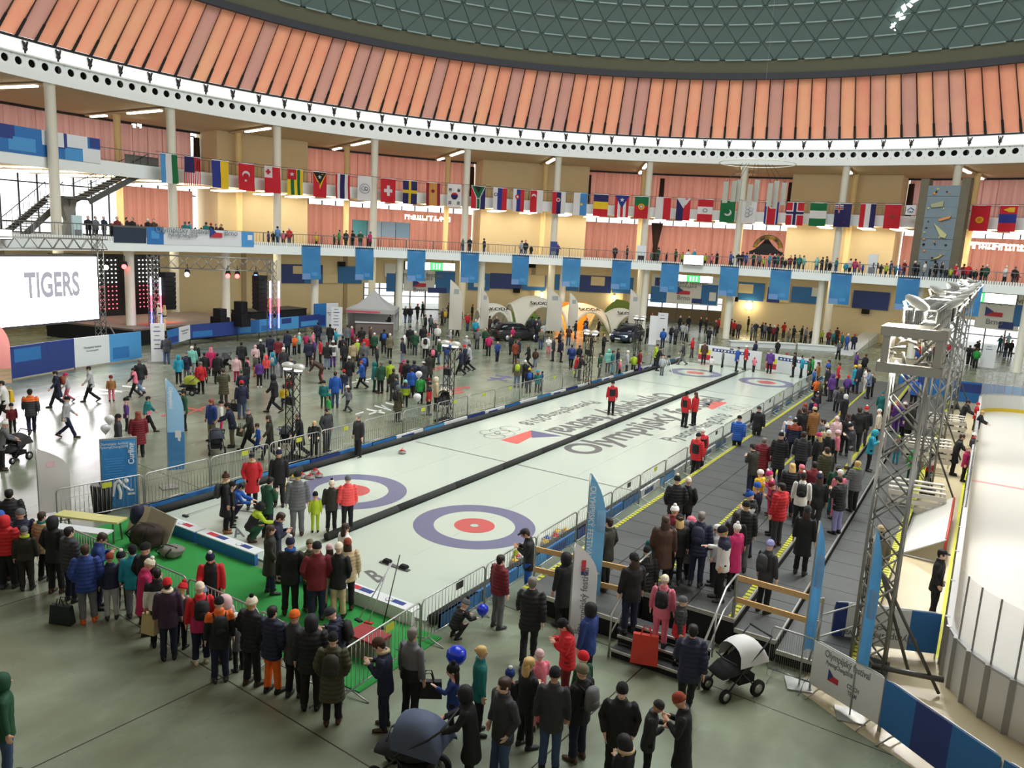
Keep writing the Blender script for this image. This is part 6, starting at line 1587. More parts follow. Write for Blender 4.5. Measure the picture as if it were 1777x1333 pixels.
# ------------------------------------------------------------------ arched tents
m_tent = mat('arch_white', srgb(232, 228, 212), .6, transl=.3); m_tgr = mat('arch_green', srgb(126, 148, 66), .7)
def arch_tent(u0, u1, vb, vt, lab, glow=None, word=True):
    a, b = G(u0, vb), G(u1, vb); c = (a+b)/2; wv = (b-a); W_ = wv.length/2*.94; x = wv.normalized(); y = Vector((-x.y, x.x, 0))
    if y.dot(CAM-c) > 0: y = -y
    H_ = ZAT((u0+u1)/2, vt, c.x+y.x*W_*.5, c.y+y.y*W_*.5); D_ = W_*.9; t = thing('arch_tent', c+y*D_, lab, 'tent', 'arched white tents'); t.rotation_euler = (0, 0, math.atan2(x.y, x.x)); n = 14
    Z = lambda p_, q: H_*(1-.24*(p_*p_+q*q)-.52*p_*p_*q*q)
    bb = MB(); vs = [(W_*(2*i/n-1), D_*(2*j/n-1), Z(2*i/n-1, 2*j/n-1)) for j in range(n+1) for i in range(n+1)]
    bb.add(vs, [(j*(n+1)+i, j*(n+1)+i+1, (j+1)*(n+1)+i+1, (j+1)*(n+1)+i) for j in range(n) for i in range(n)]); bb.obj('canopy', m_tent, t, True)
    for s in (-1, 1):
        MB().tube([(W_*(2*i/n-1), s*D_, Z(2*i/n-1, 1)) for i in range(n+1)], .12, 8).obj('arch_tube', m_tent, t, True)
        MB().tube([(s*W_, D_*(2*i/n-1), Z(1, 2*i/n-1)) for i in range(n+1)], .12, 8).obj('arch_tube', m_tent, t, True)
    if word: o = link('lettering', textmesh('ŠKODA', .5, m_black, .004, .008), t); frame(o, Vector((0, -D_*.86, Z(0, -.86)+.03)), (1, 0, 0), (0, .55, .45)); o.scale = (1.4, 1, 1)
    return t, W_, D_, H_
A = []
A.append(arch_tent(836, 892, 580, 527, 'leftmost white arched tent, partly hidden by the estate car')); A.append(arch_tent(897, 980, 580, 515, 'white arched tent left of the orange-lit one')); A.append(arch_tent(984, 1060, 580, 528, 'white arched tent with an orange-lit interior')); A.append(arch_tent(1061, 1116, 580, 536, 'rightmost small white arched tent behind the right car'))
t, W_, D_, H_ = A[2]; MB().box((0, D_*.8, 1.4), (W_*1.5, .1, 2.8)).obj('orange_backdrop', mat('orange_wall', srgb(236, 150, 50), .6), t)
pl = bpy.data.lights.new('tent_lamp', 'POINT'); pl.energy = 260; pl.color = (1, .6, .22); pl.shadow_soft_size = .3; po_ = bpy.data.objects.new('tent_lamp', pl); COL.objects.link(po_); po_.parent = t; po_.location = (-.5, 0, 2.2)
for (u0, u1, lab) in ((885, 905, 'green display wall behind the left arched tents'), (1052, 1072, 'green display wall between the right arched tents')):
    a, b = G(u0-6, 570), G(u1+6, 570); s = thing('display_wall', (a+b)/2+Vector((-1, 4, 0)), lab, 'display'); s.rotation_euler = (0, 0, math.atan2((b-a).y, (b-a).x)); L_ = (b-a).length
    bb = MB(); bb.poly([(-L_*.9, 0, 0), (L_*.9, 0, 0), (L_*.9, 0, 1.6), (L_*.4, 0, 2.7), (-.2*L_, 0, 2.9), (-L_*.7, 0, 2.0), (-L_*.9, 0, 1.3)], .15, (0, 1, 0)); bb.obj('panel', m_tgr, s); MB().box((0, -.02, .5), (L_*1.6, .05, .7)).obj('lower_band', flat(60, 130, 60), s)
# ------------------------------------------------------------------ two parked cars
def car(u, v, rz, mpaint, lab):
    g = G(u, v); t = thing('estate_car', (g.x, g.y, 0), lab, 'car', 'parked dark cars', rz)      # nose along +X
    def section(x, w_, zb, zt, rt): return [(x, s*ww, z) for (s, ww, z) in ((-1, w_*.92, zb), (-1, w_, zb+.12), (-1, w_, zt-.2), (-1, w_*rt, zt), (1, w_*rt, zt), (1, w_, zt-.2), (1, w_, zb+.12), (1, w_*.92, zb))]
    def skin(b, secs):
        n = 8; vs = [q for s_ in secs for q in s_]; b.add(vs, [(i*n+j, i*n+(j+1) % n, (i+1)*n+(j+1) % n, (i+1)*n+j) for i in range(len(secs)-1) for j in range(n)]+[tuple(range(n-1, -1, -1)), tuple((len(secs)-1)*n+j for j in range(n))])
    b = MB(); skin(b, [section(2.3, .7, .3, .62, .85), section(2.2, .82, .22, .78, .9), section(1.6, .89, .2, .9, .9), section(.9, .9, .2, .98, .92), section(-.6, .9, .2, 1.0, .94), section(-1.8, .89, .22, 1.02, .94), section(-2.25, .84, .28, .98, .92), section(-2.34, .78, .4, .8, .9)])
    b.obj('body_shell', mpaint, t, True)
    b = MB(); skin(b, [section(1.0, .8, .9, 1.0, .9), section(.25, .78, .92, 1.46, .76), section(-.8, .78, .92, 1.52, .76), section(-1.7, .77, .95, 1.48, .76), section(-2.15, .78, .95, 1.05, .9)]); b.obj('glasshouse', mat('car_glass', srgb(28, 32, 36), .08), t, True)
    b = MB(); b.poly([(.2, -.6, 1.465), (.2, .6, 1.465), (-1.68, .6, 1.49), (-.8, .6, 1.525), (-1.68, -.6, 1.49)][:2]+[(-1.68, .6, 1.5), (-1.68, -.6, 1.5)], .03); b.obj('roof', mpaint, t)
    for s in (-1, 1):
        MB().tube([(.1, s*.58, 1.53), (-1.6, s*.58, 1.56)], .02, 6).obj('roof_rail', m_alu2, t)
        for xp in (-.35, -1.25): MB().bar((xp, s*.8, .95), (xp+.05, s*.62, 1.48), .07).obj('pillar', mpaint, t)
        MB().bar((.95, s*.79, .95), (.2, s*.6, 1.46), .06).obj('pillar', mpaint, t)
        MB().box((.75, s*.98, 1.02), (.16, .16, .13)).obj('mirror', mpaint, t); MB().box((2.12, s*.66, .68), (.22, .34, .15)).obj('headlight', mat('headlight', (.95, .97, 1), .2, emit=.9), t); MB().box((-2.28, s*.66, .78), (.1, .26, .22)).obj('tail_light', flat(150, 20, 24, .3), t)
        for xw in (1.42, -1.38):
            w_ = MB(); w_.tube([(xw, s*.72, .33), (xw, s*.93, .33)], .33, 20); w_.obj('tyre', m_black, t, True); w_ = MB(); w_.tube([(xw, s*.9, .33), (xw, s*.945, .33)], .22, 16); w_.obj('wheel_rim', mat('rim', srgb(190, 192, 194), .3, .7), t, True)
    MB().box((2.3, 0, .58), (.06, .8, .2)).obj('grille', m_black, t); MB().box((2.34, 0, .42), (.03, .5, .12)).obj('number_plate', m_bwhite, t)
    return t
az_ = lambda u, v: math.atan2(G(u, v).y-CAM.y, G(u, v).x-CAM.x)
car(1088, 592, az_(1088, 592)+math.pi-.95+1.57-1.0, mat('paint_navy', srgb(56, 66, 84), .25, .4), 'dark blue-grey estate car with lit headlights below the right arched tent')
car(895, 590, az_(895, 590)-1.57+.55, mat('paint_dark', srgb(58, 58, 58), .25, .4), 'dark grey estate car parked before the left arched tents')
# ------------------------------------------------------------------ low white wall by the far columns, far end boards
for (u0, v0, u1, v1, h, lab) in ((1268, 601, 1380, 606, .45, 'low white wall behind the far end of the ice, left part'), (1384, 606, 1452, 611, .45, 'low white wall behind the far end of the ice, right part')):
    a, b = G(u0, v0), G(u1, v1); s = thing('low_wall', (a+b)/2, lab, 'low wall', 'low white walls'); s.rotation_euler = (0, 0, math.atan2((b-a).y, (b-a).x)); L_ = (b-a).length; MB().box((0, .35, h/2), (L_, .7, h)).obj('wall_body', m_bwhite, s); MB().box((0, .35, h+.03), (L_+.1, .85, .06)).obj('coping', m_white, s)
a, b = G(1478, 618), G(1560, 575); s = thing('ramp', (a+b)/2, 'white sloping ramp left of the truss head', 'ramp'); s.rotation_euler = (0, 0, math.atan2((b-a).y, (b-a).x)); bb = MB(); L_ = (b-a).length/2; bb.poly([(-L_, 0, 0), (L_, 0, 0), (L_, 0, 2.2)], 1.5, (0, 1, 0)); bb.obj('ramp_body', mat('ramp_white', srgb(214, 218, 220), .5), s)
for k_ in range(4): MB().bar((-L_+L_*2*k_/4+.8, -.03, .1), (-L_+L_*2*k_/4+.8, -.03, 2.2*(k_/4)+.35), .06).obj('rib', m_galv, s)
# ------------------------------------------------------------------ printed strips and boxes on the ground-floor wall
def wallpatch(u0, v0, u1, v1, m, par, R=RW-.12, th=.05, name='panel'):
    a0, z0 = RC(u0, v1, R); a1, z1 = RC(u1, v0, R); return MB().arc(R-th, R, a0, a1, z0, z1, max(1, int(abs(a1-a0)))).obj(name, m, par)
STR = [('left strip of blue wall prints behind the stage right end', [(487, 460, 560, 491, m_bnavy), (508, 462, 536, 475, m_conc), (560, 477, 586, 491, m_conc), (586, 463, 628, 491, m_bblue), (528, 476, 560, 491, m_bblue)]),
 ('festival wall sign with Brno lettering over the daylight door', [(667, 458, 692, 480, m_bwhite), (670, 475, 700, 506, m_bblue), (700, 470, 755, 505, m_cream if 'm_cream' in globals() else m_bwhite), (755, 472, 790, 508, m_bblue), (742, 500, 775, 508, m_bnavy)]),
 ('blue wall strip between the daylight door and the arched tents', [(812, 475, 850, 503, m_bblue), (822, 486, 842, 498, m_bwhite), (850, 476, 905, 500, m_bnavy), (905, 478, 948, 503, m_bblue), (915, 478, 946, 497, m_conc)]),
 ('blue wall strip above the arched tents', [(962, 478, 1005, 503, m_bblue), (1005, 480, 1062, 506, m_bnavy), (1025, 481, 1050, 495, m_conc), (1062, 482, 1100, 508, m_bblue)]),
 ('festival wall sign with flag over the middle entrance', [(1128, 482, 1250, 524, m_bwhite), (1128, 498, 1158, 524, m_bblue), (1136, 482, 1146, 496, m_bnavy), (1215, 495, 1247, 528, m_bblue), (1200, 519, 1218, 526, m_bnavy), (1230, 508, 1243, 522, m_bwhite)]),
 ('blue wall strip right of the middle entrance', [(1279, 492, 1328, 520, m_bblue), (1281, 494, 1308, 508, m_conc), (1328, 498, 1372, 523, m_conc), (1330, 500, 1355, 524, m_bnavy), (1372, 500, 1422, 524, m_bblue), (1408, 500, 1422, 514, m_bwhite)]),
 ('blue wall strip behind the truss head', [(1440, 508, 1478, 530, m_conc), (1478, 508, 1545, 534, m_bnavy), (1545, 512, 1562, 528, m_conc)]),
 ('festival wall sign with flag over the right entrance', [(1690, 512, 1777, 568, m_bwhite), (1756, 530, 1777, 566, m_bblue), (1732, 560, 1760, 570, m_bnavy)])]
for lab, rects in STR:
    a, z = RC((rects[0][0]+rects[0][2])/2, rects[0][3], RW); s = thing('wall_print', P(a, RW-.15, 0), lab, 'wall print', 'printed wall strips'); s.location = (0, 0, 0)
    for k_, (u0, v0, u1, v1, m) in enumerate(rects): wallpatch(u0, v0, u1, v1, m, s, R=RW-.12-.012*k_)
def walltext(body, u, v, size, m, R, par=None, bold=.004, label=None):
    a, z = RC(u, v, R); p_ = P(a, R, z); t_ = Vector((math.cos(math.radians(a)), -math.sin(math.radians(a)), 0)); o = link('lettering', textmesh(body, size, m, .004, bold), par); frame(o, p_, t_, (0, 0, 1)); return o
def flagmark(u, v, R, par, w=1.5, h=.9):
    a, z = RC(u, v, R); p_ = P(a, R, z); t_ = Vector((math.cos(math.radians(a)), -math.sin(math.radians(a)), 0)); n_ = Vector((-math.sin(math.radians(a)), -math.cos(math.radians(a)), 0)); Z_ = Vector((0, 0, 1))
    for pts, m in (([(-w/2, -h/2), (0, 0), (-w/2, h/2)], m_bnavy), ([(-w/2, -h/2), (w/2, -h/2), (w/2, -.05), (-.05, -.03)], m_bred)): MB().poly([p_+t_*x+Z_*y for x, y in pts], .02, n_).obj('flag_mark', m, par)
sg = [o for o in bpy.data.objects if o.name.startswith('wall_print') and o.parent is None]
for i, (uu, vv, dz) in enumerate(((728, 477, 0), (1186, 490, 0), (1725, 519, 0))):
    par = [o for o in sg if o['label'] == STR[(1, 4, 7)[i]][0]][0]
    walltext('Olympijský festival', uu, vv, .75, m_bgrey, RW-.3, par); walltext('PyeongChang2018', uu, vv+7, .4, m_bgrey, RW-.3, par); walltext('Brno', uu, vv+(27 if i != 2 else 40), .75, m_bgrey, RW-.3, par); flagmark(uu, vv+(14 if i != 2 else 22), RW-.3, par)
for i, (u0, v0, u1, v1) in enumerate(((892, 500, 902, 509), (1270, 514, 1280, 525), (1494, 535, 1509, 547), (590, 455, 598, 462), (916, 454, 932, 468))):
    a, z = RC((u0+u1)/2, (v0+v1)/2, RW-.5); s = thing('wall_speaker', P(a, RW-.3, z), 'small black speaker box on the ground-floor wall, %s from the left' % ORD[i], 'speaker', 'wall speakers', -math.radians(a)); MB().box((0, 0, 0), (.75, .4, .5)).obj('speaker_box', m_black, s); MB().box((0, .25, 0), (.1, .2, .1)).obj('bracket', m_dark, s)
# wall lamps
m_wl = mat('wall_lamp', (1, .85, .55), .5, emit=9)
for i, (u, v) in enumerate(((940, 513), (1066, 518), (1296, 530), (1304, 531))):
    a, z = RC(u, v, RW-.15); s = thing('wall_lamp', P(a, RW-.2, z), 'glowing wall lamp, %s from the left on the ground floor' % ORD[i], 'wall lamp', 'wall lamps', -math.radians(a)); MB().box((0, 0, 0), (.16, .12, .75)).obj('lamp_glass', m_wl, s); MB().box((0, .08, 0), (.22, .06, .85)).obj('back_plate', m_dark, s)
    l = bpy.data.lights.new('wall_lamp', 'POINT'); l.energy = 45; l.color = (1, .8, .45); l.shadow_soft_size = .15; lo_ = bpy.data.objects.new('wall_lamp_light', l); COL.objects.link(lo_); lo_.parent = s; lo_.location = (0, -.3, 0)
# ------------------------------------------------------------------ hanging light boxes with exit signs
m_box = mat('sign_white', (1, .98, .9), .4, emit=1.6); m_exit = mat('sign_green', (.05, .9, .12), .4, emit=1.6)
for (u0, v0, u1, v1, ex, lab) in ((703, 453, 790, 468, (748, 770), 'long lit sign box with green exit panel above the daylight door'), (1147, 474, 1238, 487, (1193, 1214), 'long lit sign box with green exit panel over the middle entrance'), (1689, 506, 1766, 524, (1690, 1702), 'long lit sign box with green exit panel over the right entrance'), (1185, 441, 1222, 459, None, 'square glowing white light box on the gallery edge'), (0, 397, 20, 416, None, 'small orange-white lit box above the video screen')):
    R = R1-1.2 if v0 < 445 else R1+1.5
    s = thing('light_box', (0, 0, 0), lab, 'sign', 'lit sign boxes'); a0, z0 = RC(u0, v1, R); a1, z1 = RC(u1, (v0+v1)/2+(v0-v1)/2+(u1-u0)*.045, R); z1 = RC(u0, v0, R)[1]
    MB().arc(R, R+.35, a0, a1, z0, z1, 3).obj('box_body', m_dark, s); n = 4 if u1-u0 > 50 else 1
    for k_ in range(n):
        b0, b1 = a0+(a1-a0)*(k_+.02)/n, a0+(a1-a0)*(k_+.98)/n; green = ex and ex[0] <= u0+(u1-u0)*(k_+.5)/n <= ex[1]+6
        MB().arc(R-.03, R, b0, b1, z0+.05, z1-.05, 1).obj('lit_panel', m_exit if green else m_box, s)
        if green:
            for q in (.25, .5, .75): MB().arc(R-.045, R-.03, b0+(b1-b0)*(q-.05), b0+(b1-b0)*(q+.05), z0+.15, z1-.15, 1).obj('symbol', m_box, s)
    for q in (a0+.3, a1-.3): MB().bar(P(q, R+.15, z1), P(q, R+.15, 6.5 if z1 < 6.5 else z1+.05), .03).obj('hanger', m_dark, s)
# ================================================================== flags on the upper gallery line
m_fl = {}
def FM(c): 
    if c not in m_fl: m_fl[c] = mat('flag_'+c, srgb(*FC[c]), .75, transl=.35)
    return m_fl[c]
FC = dict(w=(226, 226, 226), r=(200, 34, 48), b=(44, 56, 140), n=(40, 36, 92), g=(20, 110, 62), y=(236, 200, 40), k=(30, 30, 34), l=(70, 140, 206), o=(236, 140, 40), d=(150, 30, 44), a=(130, 130, 134), c=(86, 156, 214), t=(206, 150, 80), e=(58, 150, 80))
def R_(x0, y0, x1, y1, c): return ('r', x0, y0, x1, y1, c)
def V3(a, b, c): return [R_(0, 0, .333, 1, a), R_(.333, 0, .667, 1, b), R_(.667, 0, 1, 1, c)]
def H3(a, b, c): return [R_(0, 0, 1, .333, a), R_(0, .333, 1, .667, b), R_(0, .667, 1, 1, c)]
def C_(x, y, r, c): return ('c', x, y, r, c)
def S_(x, y, r, c): return ('s', x, y, r, c)
def T_(pts, c): return ('p', pts, c)
FLAGS = [ # left edge, top, right edge in the photograph, look, pattern
 (278, 265, 307, 'light blue, white and green stripes', V3('c', 'w', 'g')), (320, 271, 349, 'red and white stripes with a blue starred corner', [R_(i/9, 0, (i+.55)/9, 1, 'r') for i in range(9)]+[R_(0, 0, .55, .55, 'n')]), (367, 277, 397, 'blue and yellow halves', [R_(0, 0, .5, 1, 'b'), R_(.5, 0, 1, 1, 'y')]), (413, 284, 441, 'red with white crescent and star', [R_(0, 0, 1, 1, 'r'), C_(.5, .4, .24, 'w'), C_(.5, .46, .19, 'r'), S_(.5, .62, .11, 'w')]),
 (459, 290, 486, 'red with a white corner cross', [R_(0, 0, 1, 1, 'r'), R_(0, 0, .5, .42, 'w'), R_(.18, .1, .32, .3, 'r'), R_(.1, .16, .4, .24, 'r')]), (499, 293, 526, 'green and yellow stripes with red starred corner', [R_(0, 0, 1, 1, 'y'), R_(.2, 0, .4, 1, 'g'), R_(.6, 0, .8, 1, 'g'), R_(0, 0, .55, .4, 'r'), S_(.27, .2, .15, 'w')]), (543, 297, 567, 'red with black and yellow triangles and a star', [R_(0, 0, 1, 1, 'r'), T_([(0, 0), (1, 0), (.5, .68)], 'y'), T_([(0, 0), (1, 0), (.5, .5)], 'k'), S_(.5, .2, .16, 'w')]), (582, 301, 607, 'red, white and broad navy stripes', [R_(0, 0, 1, 1, 'w'), R_(0, 0, .14, 1, 'r'), R_(.34, 0, .66, 1, 'n'), R_(.86, 0, 1, 1, 'r')]),
 (621, 304, 645, 'white with a grey blossom outline and rings', [R_(0, 0, 1, 1, 'w'), C_(.5, .5, .36, 'a'), C_(.5, .5, .32, 'w'), C_(.42, .5, .15, 'a'), C_(.42, .5, .12, 'w'), C_(.6, .5, .13, 'k'), C_(.6, .5, .09, 'w')]), (661, 309, 687, 'red with a white cross', [R_(0, 0, 1, 1, 'r'), R_(.4, .28, .6, .72, 'w'), R_(.22, .43, .78, .57, 'w')]), (699, 313, 724, 'blue with a yellow cross', [R_(0, 0, 1, 1, 'n'), R_(.42, 0, .6, 1, 'y'), R_(0, .4, 1, .54, 'y')]), (740, 317, 764, 'red and yellow stripes with a crest', [R_(0, 0, 1, 1, 't'), R_(0, 0, .22, 1, 'd'), R_(.78, 0, 1, 1, 'd'), C_(.5, .36, .13, 'd')]),
 (777, 320, 801, 'white with red and blue disc and black bars', [R_(0, 0, 1, 1, 'w'), C_(.5, .5, .25, 'r'), T_([(.27, .45), (.73, .45), (.72, .56), (.6, .66), (.4, .66), (.28, .56)], 'n')]+[R_(x, y+i*.05, x+.2, y+.03+i*.05, 'k') for x, y in ((.1, .18), (.7, .18), (.1, .74), (.7, .74)) for i in range(3)]), (818, 323, 843, 'red and blue with green fork and black triangle', [R_(0, 0, .5, 1, 'r'), R_(.5, 0, 1, 1, 'n'), R_(.34, .4, .66, 1, 'w'), R_(.4, .4, .6, 1, 'g'), T_([(0, 0), (1, 0), (.62, .55), (.38, .55)], 'w'), T_([(.05, 0), (.95, 0), (.58, .52), (.42, .52)], 'g'), T_([(.22, 0), (.78, 0), (.5, .3)], 'k')]), (856, 327, 880, 'white, blue and red stripes with a small shield', V3('w', 'b', 'r')+[C_(.2, .3, .14, 'b'), C_(.2, .3, .09, 'w')]), (891, 330, 910, 'white, blue and red stripes with a red shield', V3('w', 'b', 'r')+[C_(.4, .34, .2, 'r'), C_(.4, .34, .1, 'w')]),
 (921, 332, 943, 'red and white halves with a crescent', [R_(0, 0, .5, 1, 'r'), R_(.5, 0, 1, 1, 'w'), C_(.26, .26, .17, 'w'), C_(.26, .32, .14, 'r')]), (959, 334, 982, 'red, navy and white stripes with a crest', V3('r', 'n', 'w')+[C_(.45, .36, .16, 'w'), C_(.45, .36, .1, 'r')]), (996, 336, 1019, 'white and light blue halves', [R_(0, 0, .5, 1, 'w'), R_(.5, 0, 1, 1, 'l'), C_(.62, .5, .1, 'y')]), (1031, 337, 1056, 'navy, yellow and red bands', H3('n', 'y', 'r')), (1068, 340, 1092, 'red and white stripes with a blue starred triangle', [R_(i/5, 0, (i+1)/5, 1, 'rw'[i % 2]) for i in range(5)]+[T_([(0, 0), (1, 0), (.5, .58)], 'b'), S_(.5, .2, .18, 'w')]), (1102, 341, 1126, 'green over red with a yellow disc', [R_(0, 0, 1, .42, 'g'), R_(0, .42, 1, 1, 'r'), C_(.5, .46, .24, 'y'), C_(.5, .46, .15, 'r'), C_(.5, .46, .1, 'w')]),
 (1139, 343, 1165, 'white and red halves', [R_(0, 0, .5, 1, 'w'), R_(.5, 0, 1, 1, 'r')]), (1175, 344, 1199, 'blue and red with a white triangle', [R_(0, 0, .5, 1, 'n'), R_(.5, 0, 1, 1, 'r'), T_([(0, 0), (1, 0), (.5, .45)], 'w')]), (1212, 346, 1238, 'red, white and red bands with a crest', H3('r', 'w', 'r')+[C_(.5, .5, .16, 'a'), C_(.5, .5, .1, 'w')]), (1250, 358, 1276, 'green with a white crescent and a white top', [R_(0, 0, 1, 1, 'g'), C_(.52, .55, .26, 'w'), C_(.44, .5, .22, 'g'), S_(.4, .62, .09, 'w')]), (1289, 349, 1314, 'white with five grey rings', [R_(0, 0, 1, 1, 'w')]+[q for x, y in ((.38, .3), (.62, .38), (.38, .46), (.62, .54), (.38, .62)) for q in (C_(x, y, .15, 'a'), C_(x, y, .125, 'w'))]), (1328, 352, 1352, 'red with blue edges and a starred disc', [R_(0, 0, 1, 1, 'w'), R_(0, 0, .14, 1, 'b'), R_(.86, 0, 1, 1, 'b'), R_(.2, 0, .8, 1, 'r'), C_(.5, .2, .2, 'w'), S_(.5, .2, .15, 'r')]),
 (1366, 352, 1396, 'red with a white and navy cross', [R_(0, 0, 1, 1, 'r'), R_(.34, 0, .64, 1, 'w'), R_(0, .36, 1, .56, 'w'), R_(.41, 0, .57, 1, 'n'), R_(0, .41, 1, .51, 'n')]), (1407, 352, 1436, 'green, white and green bands', H3('g', 'w', 'g')), (1450, 352, 1479, 'navy with a red and white corner cross and stars', [R_(0, 0, 1, 1, 'n'), R_(0, .06, .5, .12, 'w'), R_(.2, 0, .3, .4, 'w'), R_(0, .16, .52, .26, 'w'), R_(.22, 0, .28, .4, 'r'), R_(0, .185, .52, .235, 'r'), S_(.6, .8, .06, 'r')]), (1494, 354, 1521, 'red, white and navy stripes', V3('r', 'w', 'n')), (1537, 355, 1565, 'red with a dark star outline', [R_(0, 0, 1, 1, 'r'), S_(.5, .5, .2, 'g'), S_(.5, .5, .13, 'r')]), (1687, 357, 1720, 'red with a golden sun', [R_(0, 0, 1, 1, 'r'), C_(.48, .56, .22, 'y'), C_(.48, .56, .13, 'o')]), (1736, 357, 1767, 'red, blue and red bands with a yellow sign', H3('r', 'b', 'r')+[R_(.5, .08, .85, .26, 'y'), T_([(.5, .1), (.5, .24), (.2, .17)], 'y')])]
RF = 46.5
def cloth_obj(par, az0, wdeg, ztop, h, patches, R, seed, wave=.09):
    def W(x, y): 
        a = az0+wdeg*x+.12*wdeg*y*.15; r = R+wave*math.sin(x*5+seed)*(.3+y)+.03*math.sin(y*6+seed*2); return P(a, r, ztop-h*y)
    def off(x, y, k): p_ = W(x, y); d = (Vector((CAM.x, CAM.y, p_.z))-p_).normalized(); return p_+d*(.012*k)
    for k, q in enumerate(patches):
        b = MB()
        if q[0] == 'r':
            x0, y0, x1, y1 = q[1:5]; nx, ny = max(1, round((x1-x0)*8)), max(1, round((y1-y0)*8)); vs = [off(x0+(x1-x0)*i/nx, y0+(y1-y0)*j/ny, k) for j in range(ny+1) for i in range(nx+1)]
            b.add(vs, [(j*(nx+1)+i, j*(nx+1)+i+1, (j+1)*(nx+1)+i+1, (j+1)*(nx+1)+i) for j in range(ny) for i in range(nx)]); c = q[5]
        else:
            if q[0] == 'p': pts = q[1]; c = q[2]
            else:
                n = 18 if q[0] == 'c' else 10; asp = .58; x, y, r, c = q[1:5]
                pts = [(x+r*(1 if q[0] == 'c' or i % 2 == 0 else .42)*math.sin(2*math.pi*i/n), y-r*asp*(1 if q[0] == 'c' or i % 2 == 0 else .42)*math.cos(2*math.pi*i/n)) for i in range(n)]
            cx, cy = sum(a for a, _ in pts)/len(pts), sum(a for _, a in pts)/len(pts); ring_ = []
            for i in range(len(pts)):
                a0_, a1_ = pts[i], pts[(i+1) % len(pts)]; ring_ += [a0_, ((a0_[0]+a1_[0])/2, (a0_[1]+a1_[1])/2)]
            b.add([off(cx, cy, k)]+[off((cx+x)/2, (cy+y)/2, k) for x, y in ring_]+[off(x, y, k) for x, y in ring_], [(0, 1+i, 1+(i+1) % len(ring_)) for i in range(len(ring_))]+[(1+i, 1+len(ring_)+i, 1+len(ring_)+(i+1) % len(ring_), 1+(i+1) % len(ring_)) for i in range(len(ring_))])
        b.obj('field' if k == 0 else 'flag_device', FM(c) if isinstance(c, str) else c, par, True)
for i, (u0, v0, u1, look, pat) in enumerate(FLAGS):
    a0, z0 = RC(u0, v0, RF); a1, z1 = RC(u1, v0+2, RF); t = thing('hanging_flag', (0, 0, 0), 'hanging flag, %s' % look, 'flag', 'row of flags on the upper gallery line')
    cloth_obj(t, a0, a1-a0, 14.05, 2.32, pat, RF, i*1.7); MB().arc(RF-.02, RF+.02, a0, a1, 14.03, 14.09, 2).obj('top_rod', m_bwhite, t)
for i, (u0, u1) in enumerate(((1573, 1590), (1671, 1687))):
    a0, z0 = RC(u0, 356, RF); a1, _ = RC(u1, 356, RF); t = thing('hanging_sign', (0, 0, 0), 'small white square sign with dark house mark, %s of the climbing wall' % ('left', 'right')[i], 'sign', 'small white signs on the flag line'); MB().arc(RF, RF+.03, a0, a1, 13.1, 14.0, 1).obj('panel', m_bwhite, t)
    am = (a0+a1)/2; T2 = Vector((math.cos(math.radians(am)), -math.sin(math.radians(am)), 0)); c = P(am, RF-.02, 13.5); n_ = P(am, RF-1, 13.5)-P(am, RF, 13.5)
    MB().poly([c+T2*x+Vector((0, 0, y)) for x, y in ((-.35, .0), (0, .32), (.35, .05), (.3, -.02), (0, .22), (-.28, -.02))], .01, n_).obj('roof_mark', m_bnavy, t)
    o = link('lettering', textmesh('CBZ', .26, m_black, .003, .004), t); frame(o, P(am, RF-.03, 13.36), T2, (0, 0, 1))
rope = MB(); rope.tube([P(RC(270, 262, RF)[0]+i*1.0, RF, 14.12) for i in range(0, 110)], .02, 5); rope.obj('flag_line', m_dark, None, True, label='long cord carrying the row of flags round the hall', cat='cord')
# ================================================================== blue banners on the first gallery edge (their pictures are left out)
m_ban = mat('banner_blue', srgb(58, 130, 188), .6, col2=srgb(70, 146, 202), scale=.5, transl=.25); m_ban2 = mat('banner_pale', srgb(110, 150, 200), .6)
for i, (u0, u1, vb) in enumerate(((524, 556, 484), (617, 648, 486), (707, 738, 487), (800, 831, 491), (889, 918, 492), (977, 1008, 497), (1063, 1096, 501), (1149, 1180, 506), (1252, 1284, 515), (1340, 1376, 518), (1446, 1482, 522), (1563, 1602, 534), (1672, 1713, 540))):
    R = R1-.85; a0, _ = RC(u0, 450, R); a1, _ = RC(u1, 450, R); t = thing('blue_banner', (0, 0, 0), 'plain blue vertical banner on the first gallery edge, %s from the left' % ORD[i], 'banner', 'blue banners on the gallery edge')
    cloth_obj(t, a0, a1-a0, 7.2, 2.85, [R_(0, 0, 1, 1, m_ban), R_(.3, .035, .7, .06, m_ban2), R_(0, .82, .45, 1, m_ban2), R_(.5, .78, .8, .9, m_bsky)], R, i, .03)
    MB().arc(R-.03, R+.03, a0, a1, 7.18, 7.26, 2).obj('top_rod', m_dark, t)
# festival banner and dark panel on the gallery rail, blue banner on the upper gallery
R = R1-.75
t = thing('rail_banner', (0, 0, 0), 'long white festival banner with flag and Brno on the left gallery rail', 'banner'); a0, _ = RC(254, 400, R); a1, _ = RC(440, 410, R); 
MB().arc(R-.03, R, a0, a1, 6.95, 8.15, 10).obj('panel', m_bwhite, t); MB().arc(R-.045, R-.03, a0, a0+(a1-a0)*.15, 6.95, 8.15, 2).obj('print_patch', m_bblue, t); MB().arc(R-.05, R-.03, a0+(a1-a0)*.04, a0+(a1-a0)*.11, 7.35, 7.9, 2).obj('print_patch', m_bsky, t); MB().arc(R-.045, R-.03, a0+(a1-a0)*.88, a1, 6.95, 8.15, 2).obj('print_patch', m_bsky, t); MB().arc(R-.05, R-.03, a0+(a1-a0)*.94, a0+(a1-a0)*.985, 7.5, 7.9, 1).obj('print_patch', m_bwhite, t)
